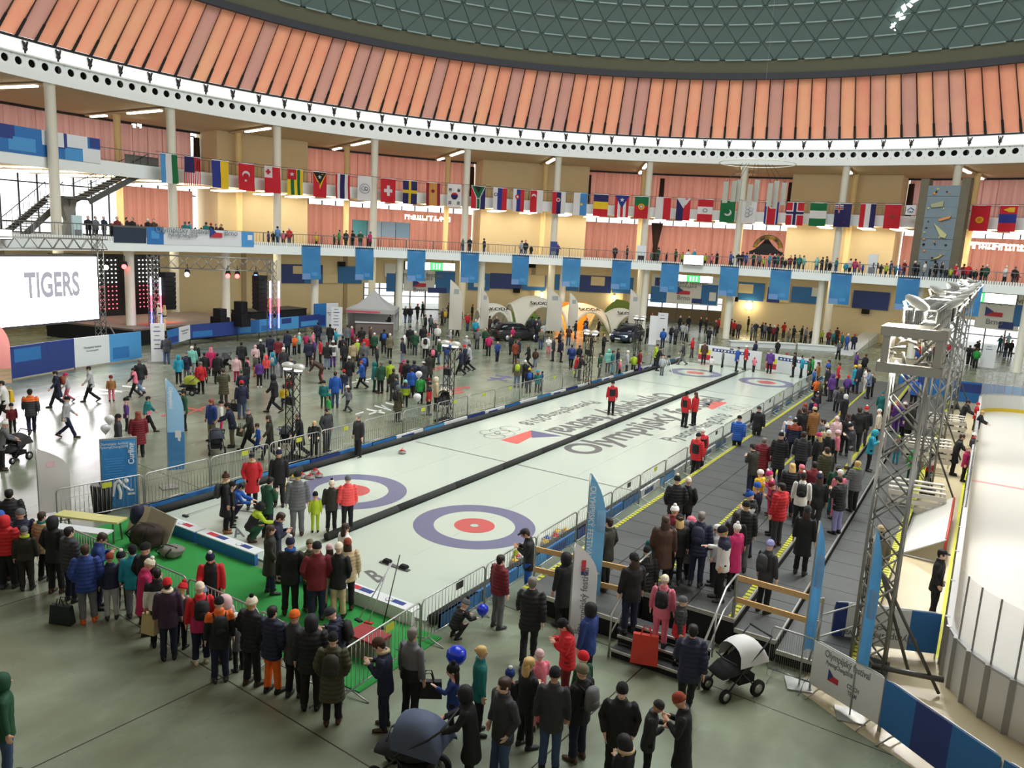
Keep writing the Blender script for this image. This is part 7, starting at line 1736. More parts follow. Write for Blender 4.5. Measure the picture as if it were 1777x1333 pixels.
walltext('Olympijský festival', 318, 400, .62, m_bgrey, R-.22, t); walltext('PyeongChang2018', 318, 409, .34, m_bgrey, R-.22, t); walltext('Brno', 401, 405, .6, m_bgrey, R-.22, t); flagmark(375, 403, R-.12, t, 1.1, .8)
t = thing('rail_board', (0, 0, 0), 'dark navy panel on the gallery rail left of the festival banner', 'panel'); a0, _ = RC(196, 395, R); a1, _ = RC(253, 400, R); MB().arc(R-.03, R, a0, a1, 7.0, 8.1, 4).obj('panel', flat(34, 50, 68), t); MB().arc(R-.05, R-.03, a0, a1, 8.05, 8.13, 4).obj('top_rail', m_metal, t)
R = R2+.43
t = thing('gallery_banner', (0, 0, 0), 'long blue and white banner on the upper gallery at the far left', 'banner'); a0, _ = RC(-60, 260, R); a1, _ = RC(174, 275, R); L_ = a1-a0; MB().arc(R-.03, R, a0, a1, 12.75, 14.6, 12).obj('panel', m_bblue, t)
for x0, x1, z0, z1, m in ((.0, .35, .5, 1, m_bnavy), (.3, .5, .1, .6, m_bsky), (.55, .72, .45, 1, m_bwhite), (.66, .74, .4, 1, m_bnavy), (.72, .86, 0, .45, m_bsky), (.74, .9, .5, 1, m_bwhite), (.86, 1, 0, .55, m_bwhite), (.92, 1, .6, 1, m_bnavy)): MB().arc(R-.045, R-.03, a0+L_*x0, a0+L_*x1, 12.75+1.85*z0, 12.75+1.85*z1, 2).obj('print_patch', m, t)
# two-flight stair at the far left
t = thing('gallery_stair', P(-95, 50, 7), 'dark steel stair with open treads from the gallery to the upper gallery', 'stairs'); o_ = t.location
def SP(az, z, R=49.4): return P(az, R, z)-o_
s1 = (RC(245, 288, 49.4)[0], RC(140, 348, 49.4)[0], RC(95, 345, 49.4)[0], RC(18, 385, 49.4)[0]); zs_ = (13.0, 10.1, 10.1, 7.6)
for (a0, a1, z0, z1, n) in ((s1[0], s1[1], 13.0, 10.1, 14), (s1[2], s1[3], 10.1, 7.2, 14)):
    for i in range(n):
        k = (i+.5)/n; MB().bar(SP(a0+(a1-a0)*k, z0+(z1-z0)*k, 48.5), SP(a0+(a1-a0)*k, z0+(z1-z0)*k, 50.3), .32, .07).obj('tread', flat(96, 94, 88), t)
    for R in (48.4, 50.4):
        MB().bar(SP(a0, z0-.3, R), SP(a1, z1-.3, R), .12, .42).obj('stringer', flat(82, 82, 78), t); MB().bar(SP(a0, z0+1.0, R), SP(a1, z1+1.0, R), .05, .05).obj('handrail', m_dark, t)
        for i in range(9): k = i/8; MB().bar(SP(a0+(a1-a0)*k, z0+(z1-z0)*k, R), SP(a0+(a1-a0)*k, z0+(z1-z0)*k+1.0, R), .03).obj('baluster', m_dark, t)
MB().bar(SP(s1[1], 10.0), SP(s1[2], 10.0), 2.0, .2).obj('landing', flat(82, 82, 78), t); MB().bar(SP(s1[1]-.8, 10.0), SP(s1[1]-1.6, 7.05), .5, .5).obj('support_leg', flat(140, 138, 128), t); MB().bar(SP(s1[2]+.6, 10.0), SP(s1[2]+1.6, 7.05), .5, .5).obj('support_leg', flat(140, 138, 128), t)
MB().bar(SP(s1[0]-2.2, 13.35, 48.6), SP(s1[0]+1.2, 13.35, 48.6), .06, .9).obj('side_panel', flat(96, 94, 84), t)
# glowing sign with cut-out characters (unreadable in the picture)
m_neon = mat('glyph_glow', (1, .98, .8), .5, emit=2.2); random.seed(5)
def glyph_row(u0, u1, v0, v1, R, n, lab):
    t = thing('glowing_sign', (0, 0, 0), lab, 'sign', 'rows of glowing characters')
    for i in range(n):
        ua, ub = u0+(u1-u0)*(i+.1)/n, u0+(u1-u0)*(i+.9)/n; dv = (v1-v0)*0+.06*(ua-u0)*0; a0, zt_ = RC(ua, v0+(ua-u0)*.06, R); a1, zb_ = RC(ub, v1+(ua-u0)*.06, R); b = MB()
        for q in range(4):
            x0, y0 = random.random(), random.random(); 
            if q % 2: b.arc(R, R+.05, a0+(a1-a0)*max(0, x0-.12), a0+(a1-a0)*min(1, x0+.12), zb_, zt_, 1)
            else: b.arc(R, R+.05, a0, a1, zb_+(zt_-zb_)*max(0, y0-.12), zb_+(zt_-zb_)*min(1, y0+.12), 1)
        b.obj('glyph', m_neon, t)
glyph_row(702, 782, 372, 381, 58, 8, 'row of glowing cut-out characters before the pink curtains, left of centre'); glyph_row(1676, 1790, 419, 431, 56, 10, 'row of glowing cut-out characters at the right gallery window'); glyph_row(228, 247, 214, 222, 57, 2, 'tiny glowing characters under the ceiling at the left')
# pale display wall on the gallery
t = thing('display_banner', (0, 0, 0), 'pale blue display screens on the gallery before the pink curtains', 'display'); a0, _ = RC(612, 400, 50); a1, _ = RC(711, 405, 50); 
for k_ in range(4): MB().arc(50, 50.08, a0+(a1-a0)*(k_+.02)/4, a0+(a1-a0)*(k_+.98)/4, 8.3, 9.9, 1).obj('panel', [flat(110, 190, 196), flat(186, 204, 214), flat(168, 190, 206), flat(150, 180, 198)][k_], t)
for k_ in range(5): MB().bar(P(a0+(a1-a0)*k_/4, 50.05, 7), P(a0+(a1-a0)*k_/4, 50.05, 9.9), .06).obj('post', m_metal, t)
# ------------------------------------------------------------------ climbing wall
R = 43.5; aL, zT = RC(1612, 322, R); aR, _ = RC(1668, 324, R); am = (aL+aR)/2; t = thing('climbing_wall', P(am, R, 7), 'tall grey climbing wall with coloured holds on the right gallery', 'climbing wall', rz=-math.radians(am)); hw = math.radians(aR-aL)*R/2; hz_ = zT-7
m_cw = mat('climb_grey', srgb(116, 132, 140), .7, var=.12, scale=2); m_cs = mat('climb_brown', srgb(104, 98, 80), .8, var=.2, scale=1.5)
MB().box((0, .5, hz_/2), (2*hw, .9, hz_)).obj('core', m_cs, t); MB().box((-hw-.35, .6, hz_/2+.3), (.7, 1.3, hz_+.6)).obj('side_block', m_cs, t); MB().box((hw+.35, .6, hz_/2+.3), (.7, 1.3, hz_+.6)).obj('side_block', m_cs, t)
n = 9
for j in range(n): MB().box((0, -.02+.05*(j % 2), hz_*(j+.5)/n), (2*hw, .12, hz_/n*.985), M=Matrix.Rotation(.02*((j % 3)-1), 3, 'X')).obj('wall_panel', m_cw, t)
random.seed(9)
for j in range(34): MB().ball((random.uniform(-hw*.85, hw*.85), -.12, random.uniform(.4, hz_-.3)), random.uniform(.06, .14), 6, 4, (1, .8, random.uniform(.6, 1.3))).obj('hold', [m_dark, flat(186, 186, 130), flat(206, 140, 80), m_black][j % 4], t)
for pts, m in (([(-.3*hw, 5.2), (.6*hw, 4.2), (.5*hw, 3.9), (.2*hw, 4.0)], flat(190, 190, 140)), ([(-.2*hw, 1.9), (.6*hw, 2.5), (.3*hw, 2.1)], flat(190, 180, 110)), ([(-.1*hw, 5.6), (.7*hw, 5.9), (.6*hw, 5.65), (0, 5.4)], flat(206, 140, 80)), ([(-.7*hw, 6.9), (.1*hw, 7.2), (.1*hw, 6.7), (-.6*hw, 6.6)], flat(160, 160, 120))): MB().poly([(x, -.1, z) for x, z in pts], .12, (0, -1, 0)).obj('volume', m, t)
# black canopy and curved black-yellow banner on the gallery
aB, _ = RC(1330, 425, 46); peaked_tent(tuple(P(aB, 46, 0)[:2]), 3.2, 1.9, 3.4, mat('tent_black', srgb(34, 32, 30), .8), 'black peaked canopy on the gallery below the flags', None, False, 7.0, .3)
t = thing('curved_banner', P(RC(1315, 410, 45)[0], 45, 7), 'curved black and yellow feather banner beside the black canopy', 'feather flag'); o_ = t.location; aa = o_ and RC(1325, 405, 45)[0]; T2 = Vector((math.cos(math.radians(aa)), -math.sin(math.radians(aa)), 0))
bb = MB(); pts = []
for i in range(11): a = math.pi*(.05+.9*i/10); pts.append((1.1-1.5*math.cos(a), 2.1+1.5*math.sin(a)))
vs = [T2*x+Vector((0, 0, z)) for x, z in pts]+[T2*(1.1+(x-1.1)*.72)+Vector((0, 0, 2.1+(z-2.1)*.72)) for x, z in pts]; bb.add(vs, [(i, i+1, 12+i, 11+i) for i in range(10)]); bb.obj('banner_cloth', mat('banner_dark', srgb(46, 36, 24), .7, col2=srgb(190, 140, 40), scale=1.5), t); MB().tube([Vector((0, 0, 0)), T2*.3+Vector((0, 0, 2.2))]+[T2*x+Vector((0, 0, z)) for x, z in pts], .03, 6).obj('pole', m_dark, t)
# ------------------------------------------------------------------ ring-shaped hanging lamp frame
c = CAM+ray(1314, 284)*50; t = thing('hanging_lamp_ring', c, 'thin ring frame with hanging grey lamp panels high over the far hall', 'hanging lamp'); RRg = 64*50/FPX
MB().tube([(RRg*math.cos(2*math.pi*i/40), RRg*math.sin(2*math.pi*i/40), 0) for i in range(41)], .03, 6).obj('ring', mat('ring_pale', srgb(210, 206, 190), .5), t)
for (u, v0, v1) in ((1261, 315, 352), (1275, 314, 350), (1283, 312, 350), (1303, 320, 356), (1315, 312, 350), (1338, 318, 358), (1349, 314, 362), (1362, 317, 356)):
    p0 = CAM+ray(u, v0)*50-c; p1 = CAM+ray(u, v1)*50-c; MB().bar(p0, Vector((p0.x, p0.y, p1.z)), .32, .1).obj('lamp_panel', mat('lamp_panel_grey', srgb(150, 148, 136), .5), t); MB().tube([p0, (p0.x*.5, p0.y*.5, 0)], .012, 4).obj('wire', m_dark, t)
MB().tube([(0, 0, 0), (0, 0, 14)], .006, 4).obj('cable', m_galv, t)
# ------------------------------------------------------------------ feather flags, totems, posters
def feather(base, h, w_, face, mcol, lab, patches=(), text=None, lean=0.0, sway=0.0, plate=True, grp='feather flags', tm=None, cut=.22):
    t = thing('feather_flag', base, lab, 'feather flag', grp); t.rotation_euler = (0, 0, face); n = 16; b = MB(); vs = []; z0 = h*cut
    def cur(z): k = (z-z0)/(h-z0); return k
    def edge(k): return w_*(1-max(0, (k-.62)/.38)**2.2*.96)
    def Y(x, k): return .06*math.sin(k*7+x*3)+sway*math.sin(x/w_*3)*.3
    for i in range(n+1):
        k = i/n; z = z0+(h-z0)*k
        for j in range(4): x = edge(k)*j/3; vs.append((x+lean*k*k, Y(x, k), z))
    b.add(vs, [(i*4+j, i*4+j+1, i*4+j+5, i*4+j+4) for i in range(n) for j in range(3)]); b.obj('flag_cloth', mcol, t, True)
    MB().tube([(0, 0, 0)]+[(lean*k*k-.01, Y(0, k), z0+(h-z0)*k) for k in [i/10 for i in range(11)]], .018, 6).obj('pole', m_galv, t, True)
    if plate: MB().box((0, 0, .02), (.5, .5, .03), rz=.2).obj('base_plate', m_galv, t)
    for (k0, k1, x0, x1, m) in patches:
        for s in (-1, 1):
            bb = MB(); vs = []
            for i in range(5):
                k = k0+(k1-k0)*i/4
                for x in (x0, x1): xx = min(x*w_, edge(k)); vs.append((xx+lean*k*k, Y(xx, k)+s*.012, z0+(h-z0)*k))
            bb.add(vs, [(2*i, 2*i+1, 2*i+3, 2*i+2) for i in range(4)]); bb.obj('print_patch', m, t)
    if text:
        for s in (-1,):
            o = link('lettering', textmesh(text[0], text[1], tm or m_bwhite, .002, .003), t); frame(o, Vector((w_*text[3]+lean*text[2]**2, -.10, z0+(h-z0)*text[2])), (0, 0, -1 if text[4] < 0 else 1), (1 if text[4] < 0 else -1, 0, 0))
    return t
fc = lambda u, v: math.atan2(G(u, v).y-CAM.y, G(u, v).x-CAM.x)-math.pi/2
m_fb = mat('feather_blue', srgb(92, 160, 210), .65, transl=.4); m_fl2 = mat('feather_pale', srgb(150, 198, 230), .65, transl=.4); m_fw = mat('feather_white', srgb(214, 212, 210), .65, transl=.4)
def hgt(u, v0, v1): g = G(u, v1); return ZAT(u, v0, g.x, g.y)
def feath(u0, u1, vt, vb, vbase, m, lab, **k):
    g = G(u0, vbase); h = ZAT((u0+u1)/2, vt, g.x, g.y); w_ = (u1-u0)/FPX*(g-CAM).dot(CF); return feather((g.x, g.y, 0), h, w_, fc(u0, vbase), m, lab, **k)
g = G(1012, 1085); 
feath(1006, 1036, 822, 1078, 1090, mat('feather_mid', srgb(96, 150, 184), .65, transl=.4), 'blue feather flag with white skier lines between ice and stands', patches=[(.18, .2, .45, .9, m_bwhite), (.55, .72, .5, 1, m_fl2)], text=('OLYMPIJSKÝ FESTIVAL', .17, .62, .18, -1))
feath(986, 1028, 944, 1055, 1112, m_fw, 'white feather flag with small tricolour reading upside down, before the blue one', patches=[(.7, .82, .32, .5, m_bred), (.66, .7, .32, .62, m_bnavy)], text=('Olympijský festival', .2, .38, .5, 1), tm=m_bgrey, cut=.12)
feath(293, 320, 657, 832, 846, m_fl2, 'light blue feather flag behind the left barriers', patches=[(0, .42, 0, 1, m_fb), (.36, .44, .45, .8, m_bwhite), (.3, .38, .6, .75, m_bwhite)], text=('Olympijský', .16, .8, .25, -1), cut=.16)
feath(70, 118, 778, 900, 905, m_fw, 'greyish white feather flag at the left barrier', patches=[(.72, .8, .3, .55, mat('feather_pink', srgb(206, 170, 172), .6))], cut=.1)
feath(1386, 1402, 900, 1150, 1190, m_fb, 'blue feather flag seen nearly edge-on, left of the near light tower', patches=[(.5, .75, .2, .9, m_fl2)], sway=.4); feath(1474, 1492, 910, 1185, 1243, m_fb, 'blue feather flag seen nearly edge-on, crossing the near light tower', patches=[(.4, .6, .2, .9, m_fl2)], sway=.4)
feath(0, 18, 560, 650, 672, mat('feather_coral', srgb(226, 150, 140), .6, transl=.4), 'coral feather flag at the left picture edge by the hoarding', patches=[(0, .25, 0, 1, flat(214, 184, 150))], cut=.05)
for i, (u0, u1, vt, vb, wh) in enumerate(((778, 800, 486, 578, 'left of the second black light tower'), (832, 846, 500, 574, 'by the leftmost arched tent'), (946, 972, 500, 578, 'between the two left arched tents'), (984, 1000, 508, 578, 'left of the orange-lit tent'), (1088, 1106, 502, 578, 'right of the rightmost arched tent'))):
    feath(u0, u1, vt, vb+9, vb+9, mat('feather_cream', srgb(226, 222, 210), .65, transl=.4), 'white drop-shaped flag with faint badge ' + wh, patches=[(.72, .82, .3, .7, flat(150, 156, 150))], cut=.15, plate=False)
def totem(u, vb, vt, wpx, lab, lines=6):
    g = G(u, vb); dd = (g-CAM).dot(CF); h = ZAT(u, vt, g.x, g.y); w_ = wpx/FPX*dd; t = thing('info_totem', (g.x, g.y, 0), lab, 'info board', 'white info boards', fc(u, vb)); MB().box((0, .12, h/2), (w_, .2, h)).obj('panel', mat('totem_white', srgb(224, 226, 226), .5), t)
    for i in range(lines): MB().box((-.05*w_, .01, h*(.92-.11*i)), (w_*(.5 if i % 2 else .35), .012, .05)).obj('print_line', [m_bgrey, m_bnavy][i % 2], t)
    MB().box((0, .12, .05), (w_*1.5, .6, .1)).obj('base', m_galv, t)
totem(275, 630, 562, 22, 'tall white info totem at the hoarding end by the stage'); totem(584, 582, 533, 19, 'tall white info totem left of the grey tent'); totem(1147, 592, 543, 17, 'tall white info board near the far left house', 2); totem(1131, 600, 548, 13, 'bright white board left of the info board', 0); totem(1712, 640, 598, 20, 'white info board left of the right entrance', 2); totem(855, 578, 556, 8, 'thin white signpost beside the left car', 2)
def gtotem(u, vb, vt, wpx, lab, m):
    a, _ = RC(u, vb, R1+.4); p_ = P(a, R1+.4, 7); dd = (p_-CAM).dot(CF); h = (vb-vt)/FPX*dd; t = thing('info_totem', p_, lab, 'info board', 'boards on the gallery', -math.radians(a)); MB().box((0, 0, h/2), (wpx/FPX*dd, .12, h)).obj('panel', m, t); MB().box((0, -.07, h*.3), (wpx/FPX*dd*.7, .02, h*.3)).obj('print_patch', m_dark if 'black' in lab else m_bgrey, t); MB().box((0, 0, .05), (wpx/FPX*dd*1.2, .5, .1)).obj('base', m_metal, t)
gtotem(1112, 448, 417, 16, 'white and black board on the gallery right of two watching people', m_bwhite); gtotem(1512, 474, 434, 15, 'white roll-up on the right gallery', m_bwhite); gtotem(960, 440, 410, 12, 'blue board on the gallery above the arched tents', m_bnavy); gtotem(134, 400, 356, 20, 'white and teal poster under the stair', flat(190, 214, 214))
# curling poster board
a, b = Vector((-7.0, -5.35, 0)), Vector((-5.75, -4.75, 0)); g = G(214, 893); t = thing('curling_poster', (-6.45, -5.55, 0), 'framed blue poster reading Curling with a white player figure', 'poster board', rz=fc(214, 893)+.05); hp = ZAT(212, 760, -6.45, -5.55); wp = 58/FPX*(Vector((-6.45, -5.55, 1))-CAM).dot(CF)
MB().box((0, .05, hp/2), (wp, .08, hp)).obj('frame', m_galv, t); MB().box((0, 0, hp/2), (wp*.93, .04, hp*.95)).obj('print', mat('poster_blue', srgb(38, 112, 176), .5, col2=srgb(52, 132, 194), scale=1.2), t)
bb = MB(); bb.poly([(wp*.05, -.03, hp*.96), (wp*.45, -.03, hp*.96), (wp*.45, -.03, hp*.7)], .004, (0, -1, 0)); bb.obj('print_patch', m_bsky, t); bb = MB(); bb.poly([(-wp*.45, -.03, hp*.05), (-wp*.1, -.03, hp*.05), (-wp*.45, -.03, hp*.26)], .004, (0, -1, 0)); bb.obj('print_patch', m_bsky, t)
o = link('lettering', textmesh('Curling', .22, m_bwhite, .003, .004), t); frame(o, Vector((wp*.33, -.06, hp*.78)), (0, 0, 1), (-1, 0, 0))
for k_ in range(2):
    o = link('lettering', textmesh(('Olympijský festival', 'PyeongChang2018')[k_], .1, m_bwhite, .002, 0), t); frame(o, Vector((-wp*.12, -.05, hp*(.93-.045*k_))), (1, 0, 0), (0, 0, 1))
for k_ in range(9): MB().box((-wp*.12, -.025, hp*(.72-.035*k_)), (wp*(.55-.07*(k_ % 3)), .006, .018)).obj('print_line', m_bsky, t)
bb = MB(); Yp = -.045
for pts, r in (([(.0, .33), (-.12, .42), (-.22, .36)], .05), ([(.0, .33), (.12, .27)], .035), ([(-.22, .36), (-.26, .2)], .05), ([(-.14, .36), (-.08, .24), (-.1, .15)], .05)): bb.tube([(x*wp/1.2*1.4+.1, Yp, z*hp) for x, z in pts], r, 8)
bb.ball((.16, Yp, .4*hp), .075, 10, 6); bb.box((.3, Yp, .21*hp), (.2, .02, .06)); bb.box((.3, Yp, .26*hp), (.12, .02, .05)); bb.obj('player_figure', m_bwhite, t)
# ------------------------------------------------------------------ slim black light towers on the plaza side of the ice
for i, (u, vb, vt, lab) in enumerate(((531, 806, 634, 'first black lattice light tower left of the ice, with a pale lamp on top'), (797, 736, 594, 'second black lattice light tower at the plaza barrier'), (1036, 676, 574, 'third black lattice light tower near the far left house'), (1118, 632, 548, 'fourth black lattice light tower by the right car'))):
    g = G(u, vb); h = ZAT(u, vt, g.x, g.y); t = thing('light_tower', (g.x-.7, g.y, 0), lab, 'light tower', 'black light towers'); b = MB(); truss(b, (0, 0, .1), (0, 0, h-.3), .36, .4, .022, .01); b.obj('lattice_mast', mat('black_steel', srgb(24, 24, 24), .5, .3), t, True); MB().box((0, 0, .05), (.9, .9, .08)).obj('base_plate', m_black, t)
    for s in (-1, 1): MB().tube([(0, 0, .08), (s*.6, .4, .05)], .03, 6).obj('stabiliser', MATS['black_steel'], t)
    for s in (-.25, .3):
        b = MB(); b.ball((s, 0, h-.12), .26, 12, 8, (1, .8, .5)); b.obj('lamp_head', mat('lamp_head', srgb(206, 204, 196), .35, .3), t, True)
        MB().cyl((s, -.02, h-.27), .15, .03, 14).obj('lens', MATS['lamp_lens'], t)
    MB().box((0, 0, h-.38), (.8, .1, .08)).obj('cross_bar', m_black, t); MB().box((0, -.1, h*.62), (.34, .12, .3)).obj('control_box', m_dark, t)
    spot((g.x-.3, g.y-.2, h-.35), (1.5, g.y+4, 0), 260, .2, 100)
# ------------------------------------------------------------------ banners tied to barriers on the right
def barrier_banner(a, b, parts, lab, txt, flip=False):
    t = barrier(a, b, lab+', banner-clad', 'banner-clad barriers at the rink corner', None, True); L_ = BL_
    for x0, x1, m in parts: MB().box(((x0+x1)/2*L_-L_/2, -.035, .62), ((x1-x0)*L_, .012, .92)).obj('banner_cloth', m, t)
    for body, sz, x, z in txt:
        o = link('lettering', textmesh(body, sz, m_bgrey, .002, .003), t); frame(o, Vector((x*L_-L_/2, -.045, z)), (-1 if flip else 1, 0, 0), (0, 0, -1 if flip else 1))
    return t
barrier_banner((12.75, -3.05), (14.1, -3.75), [(0, 1, m_bwhite)], 'white festival barrier with small flag before the rink corner', [('Olympijský festival', .2, .5, .95), ('PyeongChang2018', .12, .4, .78), ('CZECH', .12, .62, .55), ('TEAM', .12, .62, .42)])
t = [o for o in bpy.data.objects if o.get('label', '').startswith('white festival barrier')][0]
MB().poly([(-.55, -.05, .45), (-.2, -.05, .45), (-.2, -.05, .56), (-.38, -.05, .57)], .006, (0, -1, 0)).obj('flag_mark', m_bred, t); MB().poly([(-.55, -.05, .45), (-.38, -.05, .57), (-.55, -.05, .68)], .006, (0, -1, 0)).obj('flag_mark', m_bnavy, t)
barrier_banner((14.1, -3.75), (15.9, -5.15), [(0, .3, m_bblue), (.3, .62, m_bnavy), (.62, 1, m_bblue)], 'blue festival barrier at the lower right corner', []); barrier_banner((15.9, -5.15), (17.8, -6.4), [(0, .5, m_bblue), (.5, 1, m_bnavy)], 'outermost blue festival barrier at the picture corner', [])
barrier_banner((12.75, -.95), (14.8, -.1), [(0, .12, m_bnavy), (.12, .72, m_bwhite), (.72, 1, m_bblue)], 'blue-white festival barrier behind the near light tower', [('Olympijský festival', .22, .45, .4), ('PyeongChang2018', .13, .42, .6)], True)
barrier((11.9, -3.0), (12.75, -3.05), 'short bare crowd barrier left of the festival barriers', 'banner-clad barriers at the rink corner', None, True)
# white benches and goal frame in the aisle
for i, (x, y, z, lab) in enumerate(((13.45, 11.0, .3, 'nearest white slatted bench by the second light tower'), (13.3, 17.6, .3, 'second white slatted bench in the aisle'), (13.6, 26.0, .0, 'blue-backed white slatted bench further along the aisle'))):
    t = thing('slatted_bench', (x, y, z if x < 13.45 else 0), lab, 'bench', 'white benches in the aisle', .12)
    for k_ in range(4): MB().box((0, -.5+.36*k_, .95-.16*(3-k_)*.4), (1.75, .2, .04)).obj('slat', mat('bench_white', srgb(214, 208, 194), .5), t)
    for k_ in range(3): MB().box((0, -.62, .75-.25*k_), (1.75, .04, .16)).obj('front_slat', MATS['bench_white'], t)
    for sx in (-.8, .8):
        for sy in (-.55, .6): MB().bar((sx, sy, 0), (sx, sy, .92), .06).obj('leg', MATS['bench_white'], t)
t = thing('goal_frame', (14.05, 8.6, 0), 'low hockey goal with red frame and white net lying in the aisle', 'goal'); W_, L_ = .55, 2.4
b = MB()
for pts in ([(W_, -L_, 0), (W_, -L_, .75), (W_, L_, .75), (W_, L_, 0)],): b.tube(pts, .035, 8)
b.obj('red_posts', flat(190, 50, 44, .4), t, True); b = MB(); b.tube([(W_, -L_, .03), (-W_, -L_, .03), (-W_, L_, .03), (W_, L_, .03)], .03, 8); b.tube([(W_, -L_, .75), (-W_, -L_, .03)], .025, 6); b.tube([(W_, L_, .75), (-W_, L_, .03)], .025, 6); b.obj('base_frame', m_bwhite, t, True)
b = MB(); b.poly([(W_-.03, -L_, .74), (W_-.03, L_, .74), (-W_, L_, .04), (-W_, -L_, .04)], .01, (0, 0, 1)); b.obj('net', mat('net_white', srgb(226, 222, 212), .8, alpha=.75), t)
# ------------------------------------------------------------------ strollers
def stroller(x, y, rz, mh, lab, kind='buggy', sc=1.0):
    t = thing('stroller', (x, y, 0), lab, 'stroller', 'strollers', rz); t.scale = (sc, sc, sc); m_ch = flat(34, 36, 38, .5)
    for (sx, sy, r) in ((-.28, -.28, .15), (.28, -.28, .15), (-.22, .38, .12), (.22, .38, .12)):
        w_ = MB(); w_.tube([(sx-.025, sy, r), (sx+.025, sy, r)], r, 16); w_.obj('wheel', m_black, t, True); w_ = MB(); w_.tube([(sx-.03, sy, r), (sx+.03, sy, r)], r*.55, 12); w_.obj('hub', m_galv, t, True)
    b = MB()
    for s in (-1, 1): b.tube([(s*.26, -.28, .15), (s*.25, .1, .5), (s*.25, -.35, .85), (s*.25, -.52, 1.02)], .016, 6); b.tube([(s*.22, .38, .12), (s*.24, -.05, .6)], .016, 6)
    b.tube([(-.25, -.52, 1.02), (.25, -.52, 1.02)], .018, 6); b.obj('chassis', m_ch, t, True)
    b = MB(); loft(b, [(0, -.25, .62), (0, -.05, .5), (0, .22, .48), (0, .42, .42)], [.2, .24, .24, .2], [.2, .16, .12, .06]); b.obj('seat', mat('seat_dark', srgb(36, 38, 44), .8), t, True)
    b = MB(); n = 8; vs = []
    for i in range(7):
        a = math.pi*(.08+.62*i/6)
        for j in range(9): q = math.pi*j/8; vs.append((.27*math.cos(q), -.12-.42*math.cos(a)*1.0+.02, .62+.40*math.sin(a)*max(.25, math.sin(q)) if False else .58+.42*math.sin(a)*(math.sin(q)**.6)))
    b.add(vs, [(i*9+j, i*9+j+1, (i+1)*9+j+1, (i+1)*9+j) for i in range(6) for j in range(8)]); b.obj('hood', mh, t, True); MB().box((0, -.1, .3), (.4, .35, .14)).obj('basket', m_black, t)
    MB().tube([(-.24, .22, .66), (0, .3, .68), (.24, .22, .66)], .015, 6).obj('bumper_bar', m_ch, t, True)
stroller(11.5, -4.05, math.radians(150), mat('hood_pale', srgb(206, 206, 204), .6), 'black and white stroller beside the entry stairs', sc=1.15)
stroller(8.05, -9.75, math.radians(100), mat('hood_slate', srgb(76, 88, 112), .7), 'slate blue hooded pram at the bottom edge', sc=1.25); stroller(*G(375, 786)[:2], math.radians(60), mat('hood_navy', srgb(38, 42, 56), .7), 'dark stroller pushed by the man in navy on the plaza'); stroller(*G(28, 800)[:2], math.radians(200), mat('hood_black', srgb(40, 38, 38), .7), 'black pushchair at the left picture edge'); stroller(*G(770, 712)[:2], math.radians(210), mat('hood_cream', srgb(206, 198, 178), .7), 'cream pram beside the beige-coated person', sc=1.15); stroller(*G(328, 685)[:2], math.radians(120), mat('hood_lime', srgb(150, 160, 50), .7), 'lime and black pushchair left of the red jacket'); stroller(*G(497, 775)[:2], math.radians(40), flat(40, 44, 44), 'small black pushchair with pale rim near the first light tower', sc=.9)
stroller(*G(388, 640)[:2], math.radians(80), flat(50, 50, 52), 'black pram with white wheels in the crowd before the stage')
# ------------------------------------------------------------------ balloons, carried bags
def balloon(u, v, dist_xy, c, lab, r=.16, hz=None):
    g = dist_xy; z = ZAT(u, v, *g); t = thing('balloon', (g[0], g[1], z), lab, 'balloon', 'balloons'); b = MB(); b.lathe([(.01, -r*1.25), (.05*r/.16*.6, -r*1.1), (r*.7, -r*.55), (r*.97, 0), (r*.9, r*.5), (r*.55, r*.88), (.01, r*1.02)], 18); b.obj('balloon_skin', c, t, True); MB().cyl((0, 0, -r*1.33), .02, .03, 8, .012).obj('knot', c, t); MB().tube([(0, 0, -r*1.3), (.03, 0, -r*2.2), (0, .02, -r*3.2)], .004, 4).obj('string', m_bwhite, t)
pw = lambda u, v, h: tuple(G(u, v, h)[:2])
mblu = flat(24, 54, 196, .25); mwhb = flat(226, 226, 226, .3)
balloon(783, 1139, (7.62, -8.0), mblu, 'shiny dark blue balloon held by the child at the bottom middle', .19); balloon(797, 1058, (6.55, -5.55), mblu, 'blue balloon by the crouching child', .13); balloon(727, 650, pw(727, 650, 1.9), mwhb, 'white balloon on a stick above the plaza group', .17); balloon(724, 690, pw(724, 690, 1.0), mwhb, 'low white balloon beside the cream pram', .2); balloon(183, 744, pw(183, 744, 1.1), mwhb, 'pale balloon left of the curling poster', .17); balloon(190, 728, pw(190, 728, 1.4), mwhb, 'second pale balloon behind the curling poster', .17)
def tote(x, y, z, w_, h, m, lab, rz=0.0, name='carrier_bag'):
    t = thing(name, (x, y, z), lab, 'bag', 'carried bags', rz); b = MB(); b.add([(-w_/2, -.09, 0), (w_/2, -.09, 0), (w_/2, .09, 0), (-w_/2, .09, 0), (-w_*.46, -.05, h), (w_*.46, -.05, h), (w_*.46, .05, h), (-w_*.46, .05, h)], [(0, 1, 2, 3), (0, 1, 5, 4), (1, 2, 6, 5), (2, 3, 7, 6), (3, 0, 4, 7), (4, 5, 6, 7)]); b.obj('bag_body', m, t)
    for s in (-.05, .05): MB().tube([(-w_*.2, s, h-.02), (-w_*.1, s, h+.16), (w_*.1, s, h+.16), (w_*.2, s, h-.02)], .012, 6).obj('handle', m, t)
m_redbag = mat('bag_red', srgb(206, 62, 48), .5, var=.15, scale=6)
q = G(1117, 1150, .18); tote(q.x, q.y, .18, .55, .62, m_redbag, 'big red carrier bag held by the girl in pink', .3)
